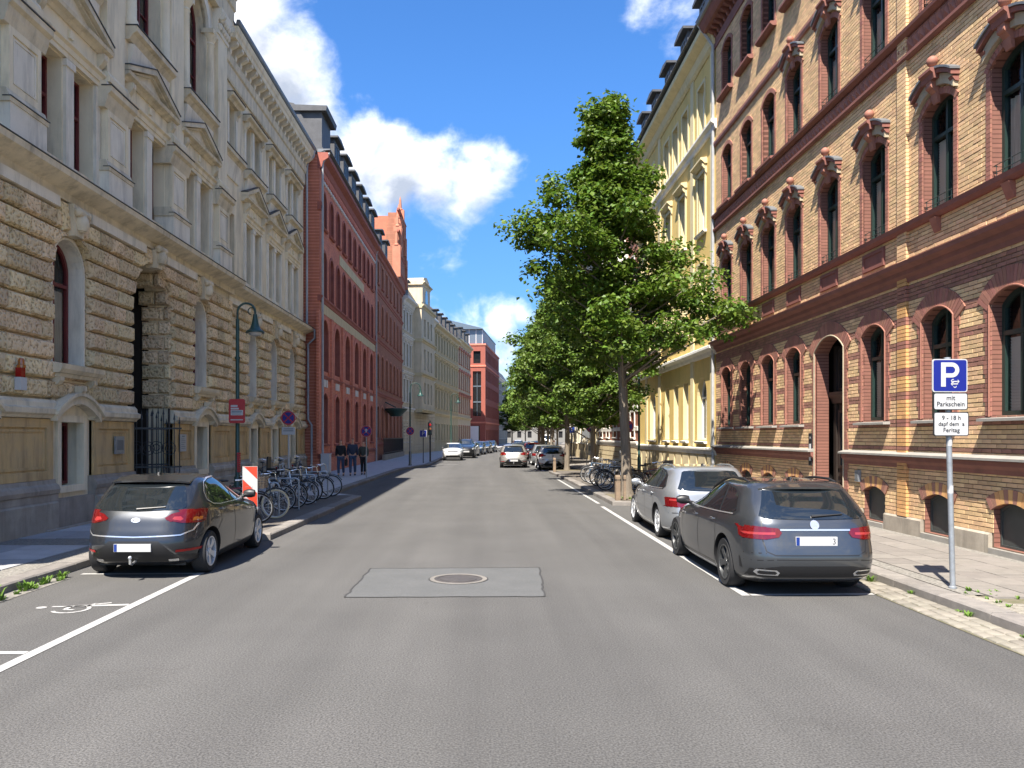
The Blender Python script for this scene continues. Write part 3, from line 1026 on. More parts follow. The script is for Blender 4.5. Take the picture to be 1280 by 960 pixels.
def courses(u0, u1, z0, z1, n, ops, nb, nf, deep=None):
    ch = (z1 - z0) / n
    for c in range(n):
        za, zb = z0 + c * ch + .018, z0 + (c + 1) * ch - .018
        zm = (za + zb) / 2
        cur, L = u0, None
        ivs = []
        for op in sorted(ops, key=lambda o: o['u']):
            if half(op, za) > 0 or half(op, zm) > 0:
                ivs.append((cur, L, op['u'] - half(op, za), op))
                cur, L = op['u'] + half(op, za), op
        ivs.append((cur, L, u1, None))
        for a, lo, b, ro in ivs:
            if b - a < .05: continue
            k = max(1, round((b - a) / (.60 if c % 2 else .74)))
            if b < 14.6: k = 1
            off = .5 if c % 2 else .42
            cuts = [a]
            for i in range(1, k):
                cuts.append(a + (b - a) * (i + (.18 if c % 2 else -.18)) / k)
            cuts.append(b)
            for i in range(k):
                pa, pb = cuts[i], cuts[i + 1]
                Lf = (lambda z: lo['u'] + half(lo, z)) if (i == 0 and lo) else (lambda z, v=pa: v + (.008 if i else 0))
                Rf = (lambda z: ro['u'] - half(ro, z)) if (i == k - 1 and ro) else (lambda z, v=pb: v - (.008 if i < k - 1 else 0))
                def top_ok(z): return z
                zz = [za + (zb - za) * t / 3 for t in range(4)]
                poly = []
                rcurve = (i == k - 1 and ro and abs(Rf(za) - Rf(zb)) > .01)
                lcurve = (i == 0 and lo and abs(Lf(za) - Lf(zb)) > .01)
                poly += [(Rf(z), z) for z in (zz if rcurve else (za, zb))]
                poly += [(Lf(z), z) for z in (reversed(zz) if lcurve else (zb, za))]
                d = nb
                if deep and ((lo is deep and i == 0) or (ro is deep and i == k - 1)): d = nb - .7
                block(poly, d, nf)
courses(8.0, RIS_E, 2.82, 6.80, 10, [o if o['w'] < 2 else dict(o, w=o['w'] + .10, z1=o['z1'] + .05, r=o['r'] + .05) for o in g_ops_r], 0.06, .27)
def side_block(n0, n1, za, zb, uf):                  # a block of the passage's far jamb, its face towards the street corner
    i0, i1, j0, j1 = n0 + .05, n1 - .05, za + .05, zb - .05
    V = [(n0, uf + .35, za), (n1, uf + .35, za), (n1, uf + .35, zb), (n0, uf + .35, zb), (n0, uf + .06, za), (n1, uf + .06, za), (n1, uf + .06, zb), (n0, uf + .06, zb),
         (i0, uf - .02, j0), (i1, uf - .02, j0), (i1, uf - .02, j1), (i0, uf - .02, j1)]
    MB().add(V, [(0, 1, 5, 4), (1, 2, 6, 5), (2, 3, 7, 6), (3, 0, 4, 7), (4, 5, 9, 8), (5, 6, 10, 9), (6, 7, 11, 10), (7, 4, 8, 11), (8, 9, 10, 11)]).build('stone_block', 'rustic', H1)
for c in range(9):
    za, zb = 2.82 + c * .418 + .02, 2.82 + (c + 1) * .418 - .02
    uf = 21.5 + max(.2, half(g_ops_r[3], min(zb - .05, 6.5))) + .02
    cut = -.22 if c % 2 else -.05
    side_block(-.68, cut - .012, za, zb, uf)
    side_block(cut + .012, .16, za, zb, uf)
courses(RIS_E + .02, END, 2.82, 6.80, 10, g_ops_w, -.18, .02)
# keystones with carved heads, stepping wedges beside them
def keystone(u, zc, nf):
    for s in (-1, 1):
        p = [(u + s * .19, zc + .02), (u + s * .47, zc - .06), (u + s * .66, 7.0), (u + s * .30, 7.0)]
        block(p if s > 0 else p[::-1], nf - .2, nf + .03)
    mb = MB()
    mb.prism([(u - .16, zc - .08), (u + .16, zc - .08), (u + .25, 7.0), (u - .25, 7.0)], nf - .2, nf + .10)
    mb.lathe([(.0001, -.2), (.11, -.17), (.16, -.05), (.15, .08), (.09, .18), (.0001, .21)], (nf + .13, u, zc + .22), 12)
    mb.lathe([(.0001, -.16), (.09, -.10), (.09, .10), (.0001, .16)], (nf + .16, u - .12, zc + .42), 10, 'y')
    mb.lathe([(.0001, -.16), (.09, -.10), (.09, .10), (.0001, .16)], (nf + .16, u + .12, zc + .42), 10, 'y')
    mb.box(nf + .1, nf + .19, u - .05, u + .05, zc + .02, zc + .16)
    mb.build('keystone', 'cream_grey', H1, smooth=True)
for op in g_ops_r: keystone(op['u'], op['z1'], .27)
for op in g_ops_w: keystone(op['u'], op['z1'], .02)
# ground floor windows: smooth surround, sill on brackets, apron with small curved pediment, basement window
for op, nf in [(o, .25) for o in g_ops_r] + [(o, 0.0) for o in g_ops_w]:
    if op is g_ops_r[3]: continue
    u, w = op['u'], op['w']
    mb = MB()
    a, b = outline(op, -.012), outline(dict(op, w=w - .30, z1=op['z1'] - .15), 0)
    mb.ring(a, b, nf - .62, nf - .17)
    a2 = outline(dict(op, w=w - .20, z1=op['z1'] - .10), 0)
    mb.ring(a2, outline(dict(op, w=w - .29, z1=op['z1'] - .145), 0), nf - .17, nf - .12)
    mb.build('window_surround', 'cream_white', H1)
    w2 = dict(op, w=w - .31, z1=op['z1'] - .155, z0=op['z0'] + .02)
    window(H1, w2, nf - .50, 'oxblood', .075, 1, .66, blind=.62 if u != WING[1] else 0, blindmat='curtain')
    mb = MB()
    mb.ext([(nf - .6, 3.36), (nf + .16, 3.36), (nf + .22, 3.44), (nf + .24, 3.54), (nf - .6, 3.56)], u - w / 2 - .12, u + w / 2 + .12)
    mb.ext([(nf - .3, 3.28), (nf + .10, 3.28), (nf + .13, 3.355), (nf - .3, 3.355)], u - w / 2 - .04, u + w / 2 + .04)
    mb.build('window_sill', 'cream_grey', H1)
    mb = MB()
    for s in (-1, 1): console(mb, nf - .1, u + s * (w / 2 - .08), 3.28, .16, .34, .22)
    mb.split('console', 'cream_grey', H1)
    mb = MB()
    wall(mb, u - w / 2, u + w / 2, 2.40, 3.30, [], nf - .08, nf - .2)
    mb.build('apron', 'cream', H1)
    mb = MB()                                      # curved pediment over the basement window
    o1 = [(u + .95 * t, 2.50 + .42 * math.cos(t * PI / 2) ** .9) for t in np.linspace(-1, 1, 13)]
    o2 = [(u + .95 * t, 2.36 + .38 * math.cos(t * PI / 2) ** .9) for t in np.linspace(1, -1, 13)]
    mb.prism(o1 + o2, nf - .1, nf + .14)
    o1 = [(u + 1.0 * t, 2.56 + .42 * math.cos(t * PI / 2) ** .9) for t in np.linspace(-1, 1, 13)]
    o2 = [(u + 1.0 * t, 2.49 + .42 * math.cos(t * PI / 2) ** .9) for t in np.linspace(1, -1, 13)]
    mb.prism(o1 + o2, nf - .1, nf + .20)
    console(mb, nf + .05, u, 3.12, .18, .42, .18)
    mb.build('pediment', 'cream_grey', H1)
    bo = [o for o in b_ops_r + b_ops_w if abs(o['u'] - u) < .1][0]
    mb = MB()
    mb.ring(outline(bo, -.014), outline(bo, .13), nf - .2, nf - .03)
    mb.ring(outline(dict(bo, w=bo['w'] + .26, z0=.87, z1=2.42), 0), outline(dict(bo, w=w + .14, z0=.74, z1=2.42), 0), nf - .2, nf - .10)
    mb.build('basement_surround', 'cream', H1)
    window(H1, dict(bo, w=bo['w'] - .04, z0=1.0, z1=2.34), nf - .42, 'oxblood', .06, 1, 0)
# plinth stones and panelled pedestals of the piers
def pier(u0, u1, nf, panel=True, ends=(True, True)):
    k = max(1, round((u1 - u0) / 1.5))
    for i in range(k):
        a, b = u0 + (u1 - u0) * i / k, u0 + (u1 - u0) * (i + 1) / k
        mb = MB()
        mb.ext([(nf - .4, 0.0), (nf + .10, 0.0), (nf + .10 + random.uniform(0, .012), .68), (nf + .07, .72), (nf - .4, .72)], a + .006, b - .006)
        mb.build('plinth_stone', 'plinth', H1)
    mb = MB()
    mb.ext([(nf - .3, .725), (nf + .075, .725), (nf + .075, .86), (nf + .10, .88), (nf + .12, .96), (nf + .09, 1.04), (nf + .03, 1.08), (nf + .015, 1.16), (nf - .3, 1.16)], u0 - .03, u1 + .03)
    mb.build('pedestal_base', 'plinth', H1)
    mb = MB()
    mb.box(nf - .3, nf - .045, u0 + .03, u1 - .03, 1.16, 2.40)
    mb.ring([(u0 + .03, 1.165), (u1 - .03, 1.165), (u1 - .03, 2.395), (u0 + .03, 2.395)], [(u0 + .26, 1.34), (u1 - .26, 1.34), (u1 - .26, 2.22), (u0 + .26, 2.22)], nf - .2, nf - .0)
    mb.ring([(u0 + .30, 1.38), (u1 - .30, 1.38), (u1 - .30, 2.18), (u0 + .30, 2.18)], [(u0 + .35, 1.43), (u1 - .35, 1.43), (u1 - .35, 2.13), (u0 + .35, 2.13)], nf - .2, nf - .025)
    mb.build('pedestal', 'ochre', H1)
    mb = MB()
    mb.ext([(nf - .3, 2.41), (nf + .03, 2.41), (nf + .06, 2.46), (nf + .13, 2.50), (nf + .14, 2.60), (nf + .06, 2.63), (nf + .05, 2.72), (nf - .01, 2.79), (nf - .3, 2.80)], u0 - .05, u1 + .05)
    mb.build('pedestal_cap', 'cream_grey', H1)
edges = [8.0, 8.85, 10.45, 12.7, 14.3, 16.49, 18.07, 20.25, 22.75, 24.42, 25.88, RIS_E]
for a, b in zip(edges[::2], edges[1::2]): pier(a + .02, b - .02, .25)
wedges = [RIS_E + .1] + [x for u in WING for x in (u - .75, u + .75)] + [END]
for a, b in zip(wedges[::2], wedges[1::2]): pier(a + .02, b - .02, 0)
mb = MB()
for op in g_ops_r + g_ops_w:
    if op is g_ops_r[3]: continue
    nf = .25 if op['u'] < RIS_E else 0
    mb.box(nf - .4, nf + .04, op['u'] - op['w'] / 2 - .02, op['u'] + op['w'] / 2 + .02, 0, .74)
mb.split('basement_wall', 'plinth', H1)
mb = MB()
mb.box(.35, .43, 16.0, 18.3, .0, .16)
mb.box(.35, .43, 24.4, RIS_E, .0, .15)
mb.split('base_step', 'plinth', H1)
# gate in the passage
gate = thing('iron_gate', 'black wrought iron gate leaf standing open in the house passage', 'gate', (-9.0, 20.42, .13))
mb = MB()
for z in (.08, 1.1, 2.1): mb.box(-.02, .02, 0, 1.15, z, z + .04)
mb.split('rail', 'iron', gate)
for i in range(9):
    q = MB()
    q.tube([(0, .06 + i * .13, .05), (0, .06 + i * .13, 2.25 + .25 * math.sin(i / 8 * PI))], .013, 6)
    q.tube([(0, .06 + i * .13, 2.25 + .25 * math.sin(i / 8 * PI)), (0, .06 + i * .13, 2.42 + .25 * math.sin(i / 8 * PI))], [.028, .001], 6)
    q.build('bar', 'iron', gate)
q = MB()
for cz in (1.6, .6):
    for cu in (.32, .84):
        for r in (.09, .17):
            q.tube([(0, cu + r * math.cos(t), cz + r * math.sin(t)) for t in np.linspace(0, 2 * PI, 15)[:-1]], .011, 5, closed=True)
q.build('scroll', 'iron', gate, smooth=True)
q = MB()
q.tube([(0, -.01, 0), (0, -.01, 2.7)], .03, 8)
q.build('post', 'iron', gate)
gate.rotation_euler = (0, 0, math.radians(-62))
g2 = copy_tree(gate)
g2['label'] = 'black wrought iron gate leaf folded against the far side of the passage'
g2.location = (-9.0, 22.66, .13)
g2.rotation_euler = (0, 0, math.radians(118))
g2.scale = (1, 1, 1)
# passage walls
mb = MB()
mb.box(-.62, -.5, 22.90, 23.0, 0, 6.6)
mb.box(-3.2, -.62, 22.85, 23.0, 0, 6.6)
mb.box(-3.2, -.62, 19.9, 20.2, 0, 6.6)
mb.split('passage_wall', 'passage_dark', H1)  # near black, the passage's shade is in the colour
# string course between ground and first floor
mb = MB()
cp = lambda n: [(n - .7, 7.03), (n + .04, 7.03), (n + .04, 7.20), (n + .12, 7.23), (n + .30, 7.30), (n + .42, 7.36), (n + .44, 7.48), (n + .38, 7.51), (n + .12, 7.58), (n - .7, 7.58)]
mb.ext(cp(.22), 7.6, RIS_E + .25)
mb.build('string_course', 'cream_grey', H1)
mb = MB()
mb.ext(cp(-.02), RIS_E + .255, END + .1)
mb.build('string_course', 'cream_grey', H1)
for n, a, b in ((.22, 7.6, RIS_E + .26), (-.02, RIS_E + .262, END + .1)):
    MB().ext([(n + .10, 7.585), (n + .37, 7.515), (n + .45, 7.485), (n + .455, 7.505), (n + .38, 7.535), (n + .10, 7.60)], a, b).build('dark_edge_strip', 'dark_edge_strip', H1)  # dark strip added along the ledge edge for its grime line
mb = MB()
for op in g_ops_r[:-1]:
    u2 = g_ops_r[g_ops_r.index(op) + 1]['u']
    mb.box(.1, .315, op['u'] + .68, u2 - .68, 6.81, 7.025)
for a, b in zip([RIS_E - .4] + WING, WING + [END + .5]):
    mb.box(-.2, .065, a + .68, b - .68, 6.81, 7.025)
mb.split('string_fascia', 'cream_white', H1)
# first floor
f1 = []
for u in BAY: f1 += [O(u - .68, .93, 7.95, 10.15), O(u + .68, .93, 7.95, 10.15)]
f1w = [O(29.0, .74, 7.95, 10.15)]
for u in WING: f1w += [O(u - .58, .74, 7.95, 10.15), O(u + .58, .74, 7.95, 10.15)]
f2 = [O(u, 1.75, 12.45, 16.1, 'arch') for u in BAY]
f2w = [O(29.0, .74, 12.25, 14.0)]
for u in WING: f2w += [O(u - .58, .74, 12.25, 14.0), O(u + .58, .74, 12.25, 14.0)]
m = MB()
wall(m, 8.0, RIS_E - .05, 7.5, 18.2, f1 + f2, .05, -.45, 0, 0)
wall(m, RIS_E - .05, END, 7.5, 16.0, f1w + f2w, -.10, -.55, 0, 0)
m.i = 0
m.add([(-.1, RIS_E - .05, 7.5), (.05, RIS_E - .05, 7.5), (.05, RIS_E - .05, 18.2), (-.1, RIS_E - .05, 18.2)], [(0, 1, 2, 3)])
m.add([(-12, END, 0), (-.1, END, 0), (-.1, END, 16.0), (-12, END, 16.0)], [(0, 1, 2, 3)])
m.build('upper_wall', 'cream', H1)
for k, op in enumerate(f1): window(H1, op, -.30, 'oxblood', .06, 0, .62, blind=(.55 if k % 3 else 0), blindmat='curtain')
for op in f1w + f2w: window(H1, op, -.42, 'oxblood', .055, 0, .62)
for op in f2: window(H1, op, -.32, 'oxblood', .085, 2, .62, extra=1)
def pediment(u, w, z0, n, h=.62):
    mb = MB()
    mb.ext([(n - .2, z0 - .02), (n + .10, z0 - .02), (n + .16, z0 + .05), (n + .26, z0 + .09), (n + .28, z0 + .17), (n - .2, z0 + .18)], u - w / 2, u + w / 2)
    for s in (-1, 1):
        a = [(u + s * w / 2, z0 + .185), (u + s * w / 2, z0 + .30), (u, z0 + .30 + h), (u, z0 + .155 + h)]
        mb.prism(a if s > 0 else a[::-1], n - .2, n + .27)
        a = [(u + s * (w / 2 - .16), z0 + .185), (u + s * (w / 2 - .2), z0 + .215), (u, z0 + .15 + h), (u, z0 + .06 + h)]
        mb.prism(a if s > 0 else a[::-1], n - .2, n + .17)
    mb.prism([(u - w / 2 + .2, z0 + .18), (u + w / 2 - .2, z0 + .18), (u, z0 + h + .08)], n - .2, n + .03)
    fl_ = MB()
    for s in (-1, 1):
        a = [(u + s * (w / 2 + .01), z0 + .302), (u + s * (w / 2 + .01), z0 + .332), (u, z0 + .332 + h), (u, z0 + .302 + h)]
        fl_.prism(a if s > 0 else a[::-1], n - .05, n + .29)
    fl_.build('dark_edge_strip', 'dark_edge_strip', H1)
    return mb.build('pediment', 'cream_grey', H1)
def first_floor_dress(u, hw, n, lw):
    # hw: half distance between lights, lw: light width
    z0, z1 = 7.95, 10.15
    mb = MB()
    for s in (-1, 1):
        mb.box(n - .3, n + .07, u + s * (hw + lw / 2 + .12) - .10, u + s * (hw + lw / 2 + .12) + .10, z0 - .1, z1 + .02)
        mb.box(n - .3, n + .11, u + s * (hw + lw / 2 + .12) - .13, u + s * (hw + lw / 2 + .12) + .13, z0 - .35, z0 - .09)
    mb.box(n - .3, n + .07, u - hw + lw / 2 + .05, u + hw - lw / 2 - .05, z0 - .1, z1 + .02)
    mb.box(n - .3, n + .12, u - hw + lw / 2 + .02, u + hw - lw / 2 - .02, z0 - .35, z0 - .09)
    mb.box(n - .3, n + .10, u - hw + lw / 2 + .02, u + hw - lw / 2 - .02, z1 - .14, z1 + .01)
    mb.split('window_pilaster', 'cream_white', H1)
    W_ = 2 * hw + lw + .50
    mb = MB()
    mb.ext([(n - .2, z1 + .03), (n + .09, z1 + .03), (n + .09, z1 + .14), (n + .12, z1 + .15), (n + .13, z1 + .26), (n + .19, z1 + .31), (n + .19, z1 + .35), (n - .2, z1 + .36)], u - W_ / 2, u + W_ / 2)
    mb.box(n - .2, n + .06, u - W_ / 2 + .04, u + W_ / 2 - .04, z1 + .36, 10.93)
    mb.box(n - .2, n + .12, u - .07, u + .07, z1 + .50, z1 + .68)
    mb.build('entablature', 'cream', H1)
    mb = MB()
    for s in (-1, 1): console(mb, n, u + s * (W_ / 2 - .10), 10.92, .17, .55, .24)
    mb.split('console', 'cream_grey', H1, smooth=True, angle=25)
    pediment(u, W_ + .5, 10.95, n, .60)
for u in BAY: first_floor_dress(u, .68, .05, .93)
for u in WING: first_floor_dress(u, .58, -.10, .74)
# sloping panel and sill under second floor windows
for u, n, w in [(u, .05, 2.6) for u in BAY] + [(u, -.10, 2.3) for u in WING + [28.75]]:
    mb = MB()
    mb.ext([(n - .2, 11.3), (n + .05, 11.35), (n + .16, 12.0), (n - .2, 12.05)], u - w / 2 + .15, u + w / 2 - .15)
    mb.build('apron', 'cream_white', H1)
    mb = MB()
    zt = 12.42 if n > 0 else 12.22
    mb.ext([(n - .25, zt - .36), (n + .10, zt - .36), (n + .20, zt - .22), (n + .30, zt - .16), (n + .30, zt - .03), (n - .25, zt)], u - w / 2, u + w / 2)
    mb.build('window_sill', 'cream_grey', H1)
    MB().box(n + .02, n + .325, u - w / 2 - .015, u + w / 2 + .015, zt - .022, zt + .004).build('dark_edge_strip', 'dark_edge_strip', H1)
# second floor of the middle part: arch on small columns
for u in BAY:
    mb = MB()
    zs = 16.1 - .875
    for s in (-1, 1):
        mb.lathe([(.20, 12.45), (.20, 12.6), (.16, 12.66), (.15, zs - .45), (.18, zs - .40), (.15, zs - .34), (.20, zs - .22), (.26, zs - .12), (.26, zs)], (.08, u + s * 1.08, 0), 14)
        mb.box(-.1, .30, u + s * 1.08 - .27, u + s * 1.08 + .27, zs - .1, zs + .05)
    mb.split('window_column', 'cream', H1, smooth=True)
    mb = MB()
    o = O(u, 1.75, 12.45, 16.1, 'arch')
    a, b = outline(o, .0)[2:], outline(o, .30)[2:]
    mb.prism(b + a[::-1], -.05, .14)
    mb.build('arch_moulding', 'cream_white', H1)
# giant order
PIL = [7.75 + .6, 11.6, 15.42, 19.3, 23.15, 27.1]
for u in PIL:
    mb = MB()
    mb.box(-.2, .34, u - .62, u + .62, 7.58, 8.25)
    mb.build('pedestal_block', 'cream_white', H1)
    mb = MB()
    mb.ext([(-.2, 8.25), (.36, 8.25), (.37, 8.33), (.31, 8.42), (.28, 8.5), (-.2, 8.5)], u - .66, u + .66)
    mb.ext([(-.2, 9.72), (.27, 9.72), (.30, 9.82), (.33, 9.90), (.35, 10.02), (.43, 10.08), (.44, 10.20), (.34, 10.22), (.30, 10.32), (-.2, 10.36)], u - .70, u + .70)
    mb.split('pedestal_moulding', 'cream_grey', H1)
    fl_ = MB()
    fl_.box(.20, .46, u - .715, u + .715, 10.205, 10.228)
    fl_.box(.22, .385, u - .67, u + .67, 8.335, 8.352)
    fl_.split('dark_edge_strip', 'dark_edge_strip', H1)
    mb = MB()
    mb.box(-.2, .24, u - .54, u + .54, 8.5, 9.72)
    mb.ring([(u - .535, 8.505), (u + .535, 8.505), (u + .535, 9.715), (u - .535, 9.715)], [(u - .42, 8.64), (u + .42, 8.64), (u + .42, 9.58), (u - .42, 9.58)], .2, .275)
    mb.build('pedestal', 'cream', H1)
    mb = MB()
    mb.ring([(u - .38, 8.68), (u + .38, 8.68), (u + .38, 9.54), (u - .38, 9.54)], [(u - .34, 8.72), (u + .34, 8.72), (u + .34, 9.50), (u - .34, 9.50)], .2, .262)
    mb.box(.2, .25, u - .33, u + .33, 8.73, 9.49)
    mb.build('pedestal_panel', 'cream_white', H1)
    mb = MB()
    mb.ext([(-.2, 10.37), (.32, 10.37), (.33, 10.5), (.28, 10.56), (.26, 10.62), (-.2, 10.62)], u - .53, u + .53)
    mb.box(-.2, .22, u - .46, u + .46, 10.62, 15.45)
    mb.build('pilaster', 'cream', H1)
    mb = MB()
    mb.ext([(-.2, 15.45), (.25, 15.45), (.27, 15.55), (.22, 15.6), (.24, 15.9), (.38, 16.12), (.38, 16.28), (-.2, 16.28)], u - .54, u + .54)
    for i in range(5):
        for r in range(2):
            uu = u - .42 + i * .21
            mb.lathe([(.0001, -.02), (.085, .06), (.10, .15), (.06, .21), (.0001, .22)], (.26 + r * .06, uu + (.05 if r else 0), 15.58 + r * .24), 8)
    for s in (-1, 1): mb.lathe([(.0001, -.06), (.13, -.05), (.13, .05), (.0001, .06)], (.36, u + s * .44, 16.03), 12, 'y')
    mb.build('capital', 'cream_white', H1, smooth=True, angle=40)
mb = MB()
mb.ext([(-.3, 16.3), (.28, 16.3), (.30, 16.9), (.36, 16.95), (.36, 17.3), (.55, 17.5), (.95, 17.7), (1.0, 18.0), (-.3, 18.2)], 7.6, RIS_E + .1)
mb.build('main_cornice', 'cream_grey', H1)
# eaves of the wing
EU = END + .15
mb = MB()
mb.ext([(-.3, 14.75), (-.04, 14.75), (-.02, 14.82), (-.02, 15.30), (.04, 15.35), (.07, 15.60), (-.3, 15.60)], RIS_E + .1, EU)
mb.build('frieze', 'cream_grey', H1)
mb = MB()
mb.ext([(-.3, 16.06), (.34, 16.06), (.36, 16.22), (.40, 16.28), (.44, 16.46), (-.3, 16.52)], RIS_E + .1, EU + .1)
mb.build('eaves_cornice', 'cream', H1)
mb = MB()
mb.ext([(.34, 16.50), (.46, 16.50), (.50, 16.57), (.50, 16.68), (.38, 16.68)], RIS_E + .1, EU + .15)
mb.build('gutter', 'zinc', H1)
br = MB()
console(br, -.1, 0, .46, .22, .46, .42)
br = br.mesh('bracket', 'cream_white', smooth=True, angle=20)
k = 21
for i in range(k):
    obj('bracket', br, H1, (0, RIS_E + .45 + i * (EU - RIS_E - .7) / (k - 1), 15.60))
for u in [29.0] + WING:                              # hoods of the second floor windows
    n, w = -.10, (2.35 if u > 29.5 else 1.25)
    mb = MB()
    for s in (-1, 1) if u > 29.5 else (1,): console(mb, n, u + s * (w / 2 - .13), 14.0, .16, .40, .22)
    mb.split('console', 'cream_grey', H1)
    mb = MB()
    for s in ((-1, 0, 1) if u > 29.5 else (-.75, .75)):
        hw = .08 if s else .12
        uu = u + s * (1.04 if u > 29.5 else .62)
        mb.box(n - .2, n + .06, uu - hw, uu + hw, 12.24, 14.0)
    mb.split('window_pilaster', 'cream_white', H1)
    mb = MB()
    mb.ext([(n - .2, 14.01), (n + .14, 14.01), (n + .20, 14.1), (n + .30, 14.15), (n + .31, 14.24), (n - .2, 14.26)], u - w / 2 - .08, u + w / 2 + .08)
    mb.build('window_hood', 'cream_grey', H1)
    MB().box(n + .02, n + .335, u - w / 2 - .09, u + w / 2 + .09, 14.245, 14.275).build('dark_edge_strip', 'dark_edge_strip', H1)
mb = MB()                                             # roof
mb.prism([(RIS_E, 16.53), (EU + .1, 16.53), (EU + .1, 16.6), (RIS_E, 16.6)], -12, .3)
mb.ext([(.3, 16.61), (-3, 17.4), (-12, 17.8), (-12, 16.61)], RIS_E + .1, EU)
mb.ext([(.5, 18.21), (-6, 20), (-12, 18.3)], 7.8, RIS_E)
mb.build('roof', 'slate', H1)
mb = MB()
mb.tube([(.45, END + .1, 16.5), (.40, END + .12, 16.2), (.1, END + .12, 15.9), (.06, END + .12, 15.6), (.06, END + .12, 7.7)], .055, 8)
mb.tube([(.06, END + .12, 7.7), (.45, END + .12, 7.4), (.45, END + .12, 7.0), (.12, END + .12, 6.7), (.12, END + .12, 2.9), (.30, END + .12, 2.6), (.30, END + .12, .1)], .055, 8)
mb.build('downpipe', 'pipe_grey', H1, smooth=True)
# small fittings on the wall
al = thing('wall_alarm', 'small white and red alarm siren with orange lamp on the rusticated wall', 'alarm', (-8.84, 15.12, 2.92))
MB().box(-.02, .10, -.10, .10, 0, .24).build('case', 'plastic_white', al)
MB().box(-.02, .085, -.075, .075, .24, .42).build('siren', 'plastic_red', al)
q = MB(); q.lathe([(.085, .42), (.085, .47), (.06, .48), (.06, .56), (.04, .60), (.0001, .61)], (.05, 0, 0), 14)
q.build('beacon', 'amber', al, smooth=True)
pl = thing('wall_plaque', 'grey metal plaque on the ochre pedestal before the passage', 'plaque', (-8.90, 19.35, 1.62))
MB().box(0, .045, -.22, .22, 0, .42).build('plate', 'steel', pl)
q = MB(); q.box(.045, .052, -.16, .16, .09, .33); q.build('relief', 'zinc', pl)
pp = thing('paper_notice', 'white paper notice on the ochre pedestal after the passage', 'notice', (-8.915, 23.45, 1.60))
MB().box(0, .03, -.24, .24, 0, .50).build('sheet', 'sign_white', pp)
q = MB()
for i in range(6): q.box(.03, .033, -.16, .16 - .08 * (i % 3 == 2), .08 + i * .055, .10 + i * .055)
q.box(.03, .034, -.10, .10, .42, .46)
q.build('print', 'steel_blue', pp)

# ------------------------------------------------------------------ yellow brick house (east side; local n points to the street, u runs towards the camera)
BX, BY = 8.3, 30.0
H2 = thing('brick_house', 'yellow brick house with dark red bands and terracotta window hoods behind the parked estate cars', 'building', (BX, BY, 0), PI)
YC = [27.55, 25.5, 23.5, 21.55, 17.1, 14.68, 12.62, 10.5]
UC = [BY - v for v in YC]
DU = BY - 19.33
U0, U1 = 1.1, 22.0
ga = [O(u, 1.02, 2.38, 4.42, 'seg', .22) for u in UC]
gd = O(DU, 1.62, .13, 4.46, 'seg', .34)
gb = [O(u, .92, .24, .98, 'seg', .12) for u in UC]
fa = [O(u, 1.02, 6.26, 8.28, 'seg', .20) for u in UC + [DU]]
sa = [O(u, 1.0, 10.1, 12.08, 'seg', .20) for u in UC + [DU]]
ta = [O(u, 1.0, 13.95, 15.72, 'seg', .20) for u in UC + [DU]]
OPS = ga + [gd] + gb + fa + sa + ta
m = MB()
wall(m, U0, U1, .0, 16.6, OPS, 0, -.32, 0, 1)
m.i = 0
m.add([(0, U0, 0), (-12, U0, 0), (-12, U0, 16.6), (0, U0, 16.6)], [(0, 1, 2, 3)])
m.add([(0, U1, 0), (-12, U1, 0), (-12, U1, 16.6), (0, U1, 16.6)], [(0, 1, 2, 3)])
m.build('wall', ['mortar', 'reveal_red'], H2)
blackout_core(H2, U0, U1, 16.4, 12, -.8)
# brick courses
BL, CH = .25, .077
BANDS = [(4.72, 4.98), (4.22, 4.40), (3.76, 3.92), (3.27, 3.42), (2.76, 2.90), (2.24, 2.36), (1.76, 1.86)]
rows_ = []
nz = int((16.35 - .46) / CH)
zs_c = .46 + CH * np.arange(nz)
for ci, z in enumerate(zs_c):
    zm = z + CH / 2
    band = any(a <= zm <= b for a, b in BANDS)
    cuts = []
    for op in OPS:
        if op['z0'] - .01 < z + CH and z < op['z1']:
            h = max(half(op, z + .004), half(op, zm), half(op, z + CH - .01))
            if h > 0: cuts.append((op['u'] - h, op['u'] + h))
    cuts.sort()
    cur = U0
    ivs = []
    for a, b in cuts:
        if a > cur: ivs.append((cur, a))
        cur = max(cur, b)
    ivs.append((cur, U1))
    off = (BL / 2 if ci % 2 else 0)
    for a, b in ivs:
        k0 = math.floor((a - off) / BL)
        u = k0 * BL + off
        while u < b:
            p, q = max(u, a), min(u + BL, b)
            if q - p > .03:
                rows_.append((p + .006, q - .006, z + .007, z + CH - .007, 1 if band else 0))
            u += BL
R = np.array(rows_)
Yn, Yf = BY - R[:, 1], BY - R[:, 0]
xs, ypx = 608 + 8300 / Yn, 545 - (R[:, 2] - 2.05) / Yn * 1000
area = 8300 * (1 / Yn - 1 / Yf) * (R[:, 3] - R[:, 2]) / Yn * 1000
vis = (xs < 1279) & (ypx > 4) & (R[:, 2] > .5)
hidden = np.zeros(len(R), bool)
score = np.where(vis, area, -1)
top = set(np.argsort(-score)[:300].tolist())
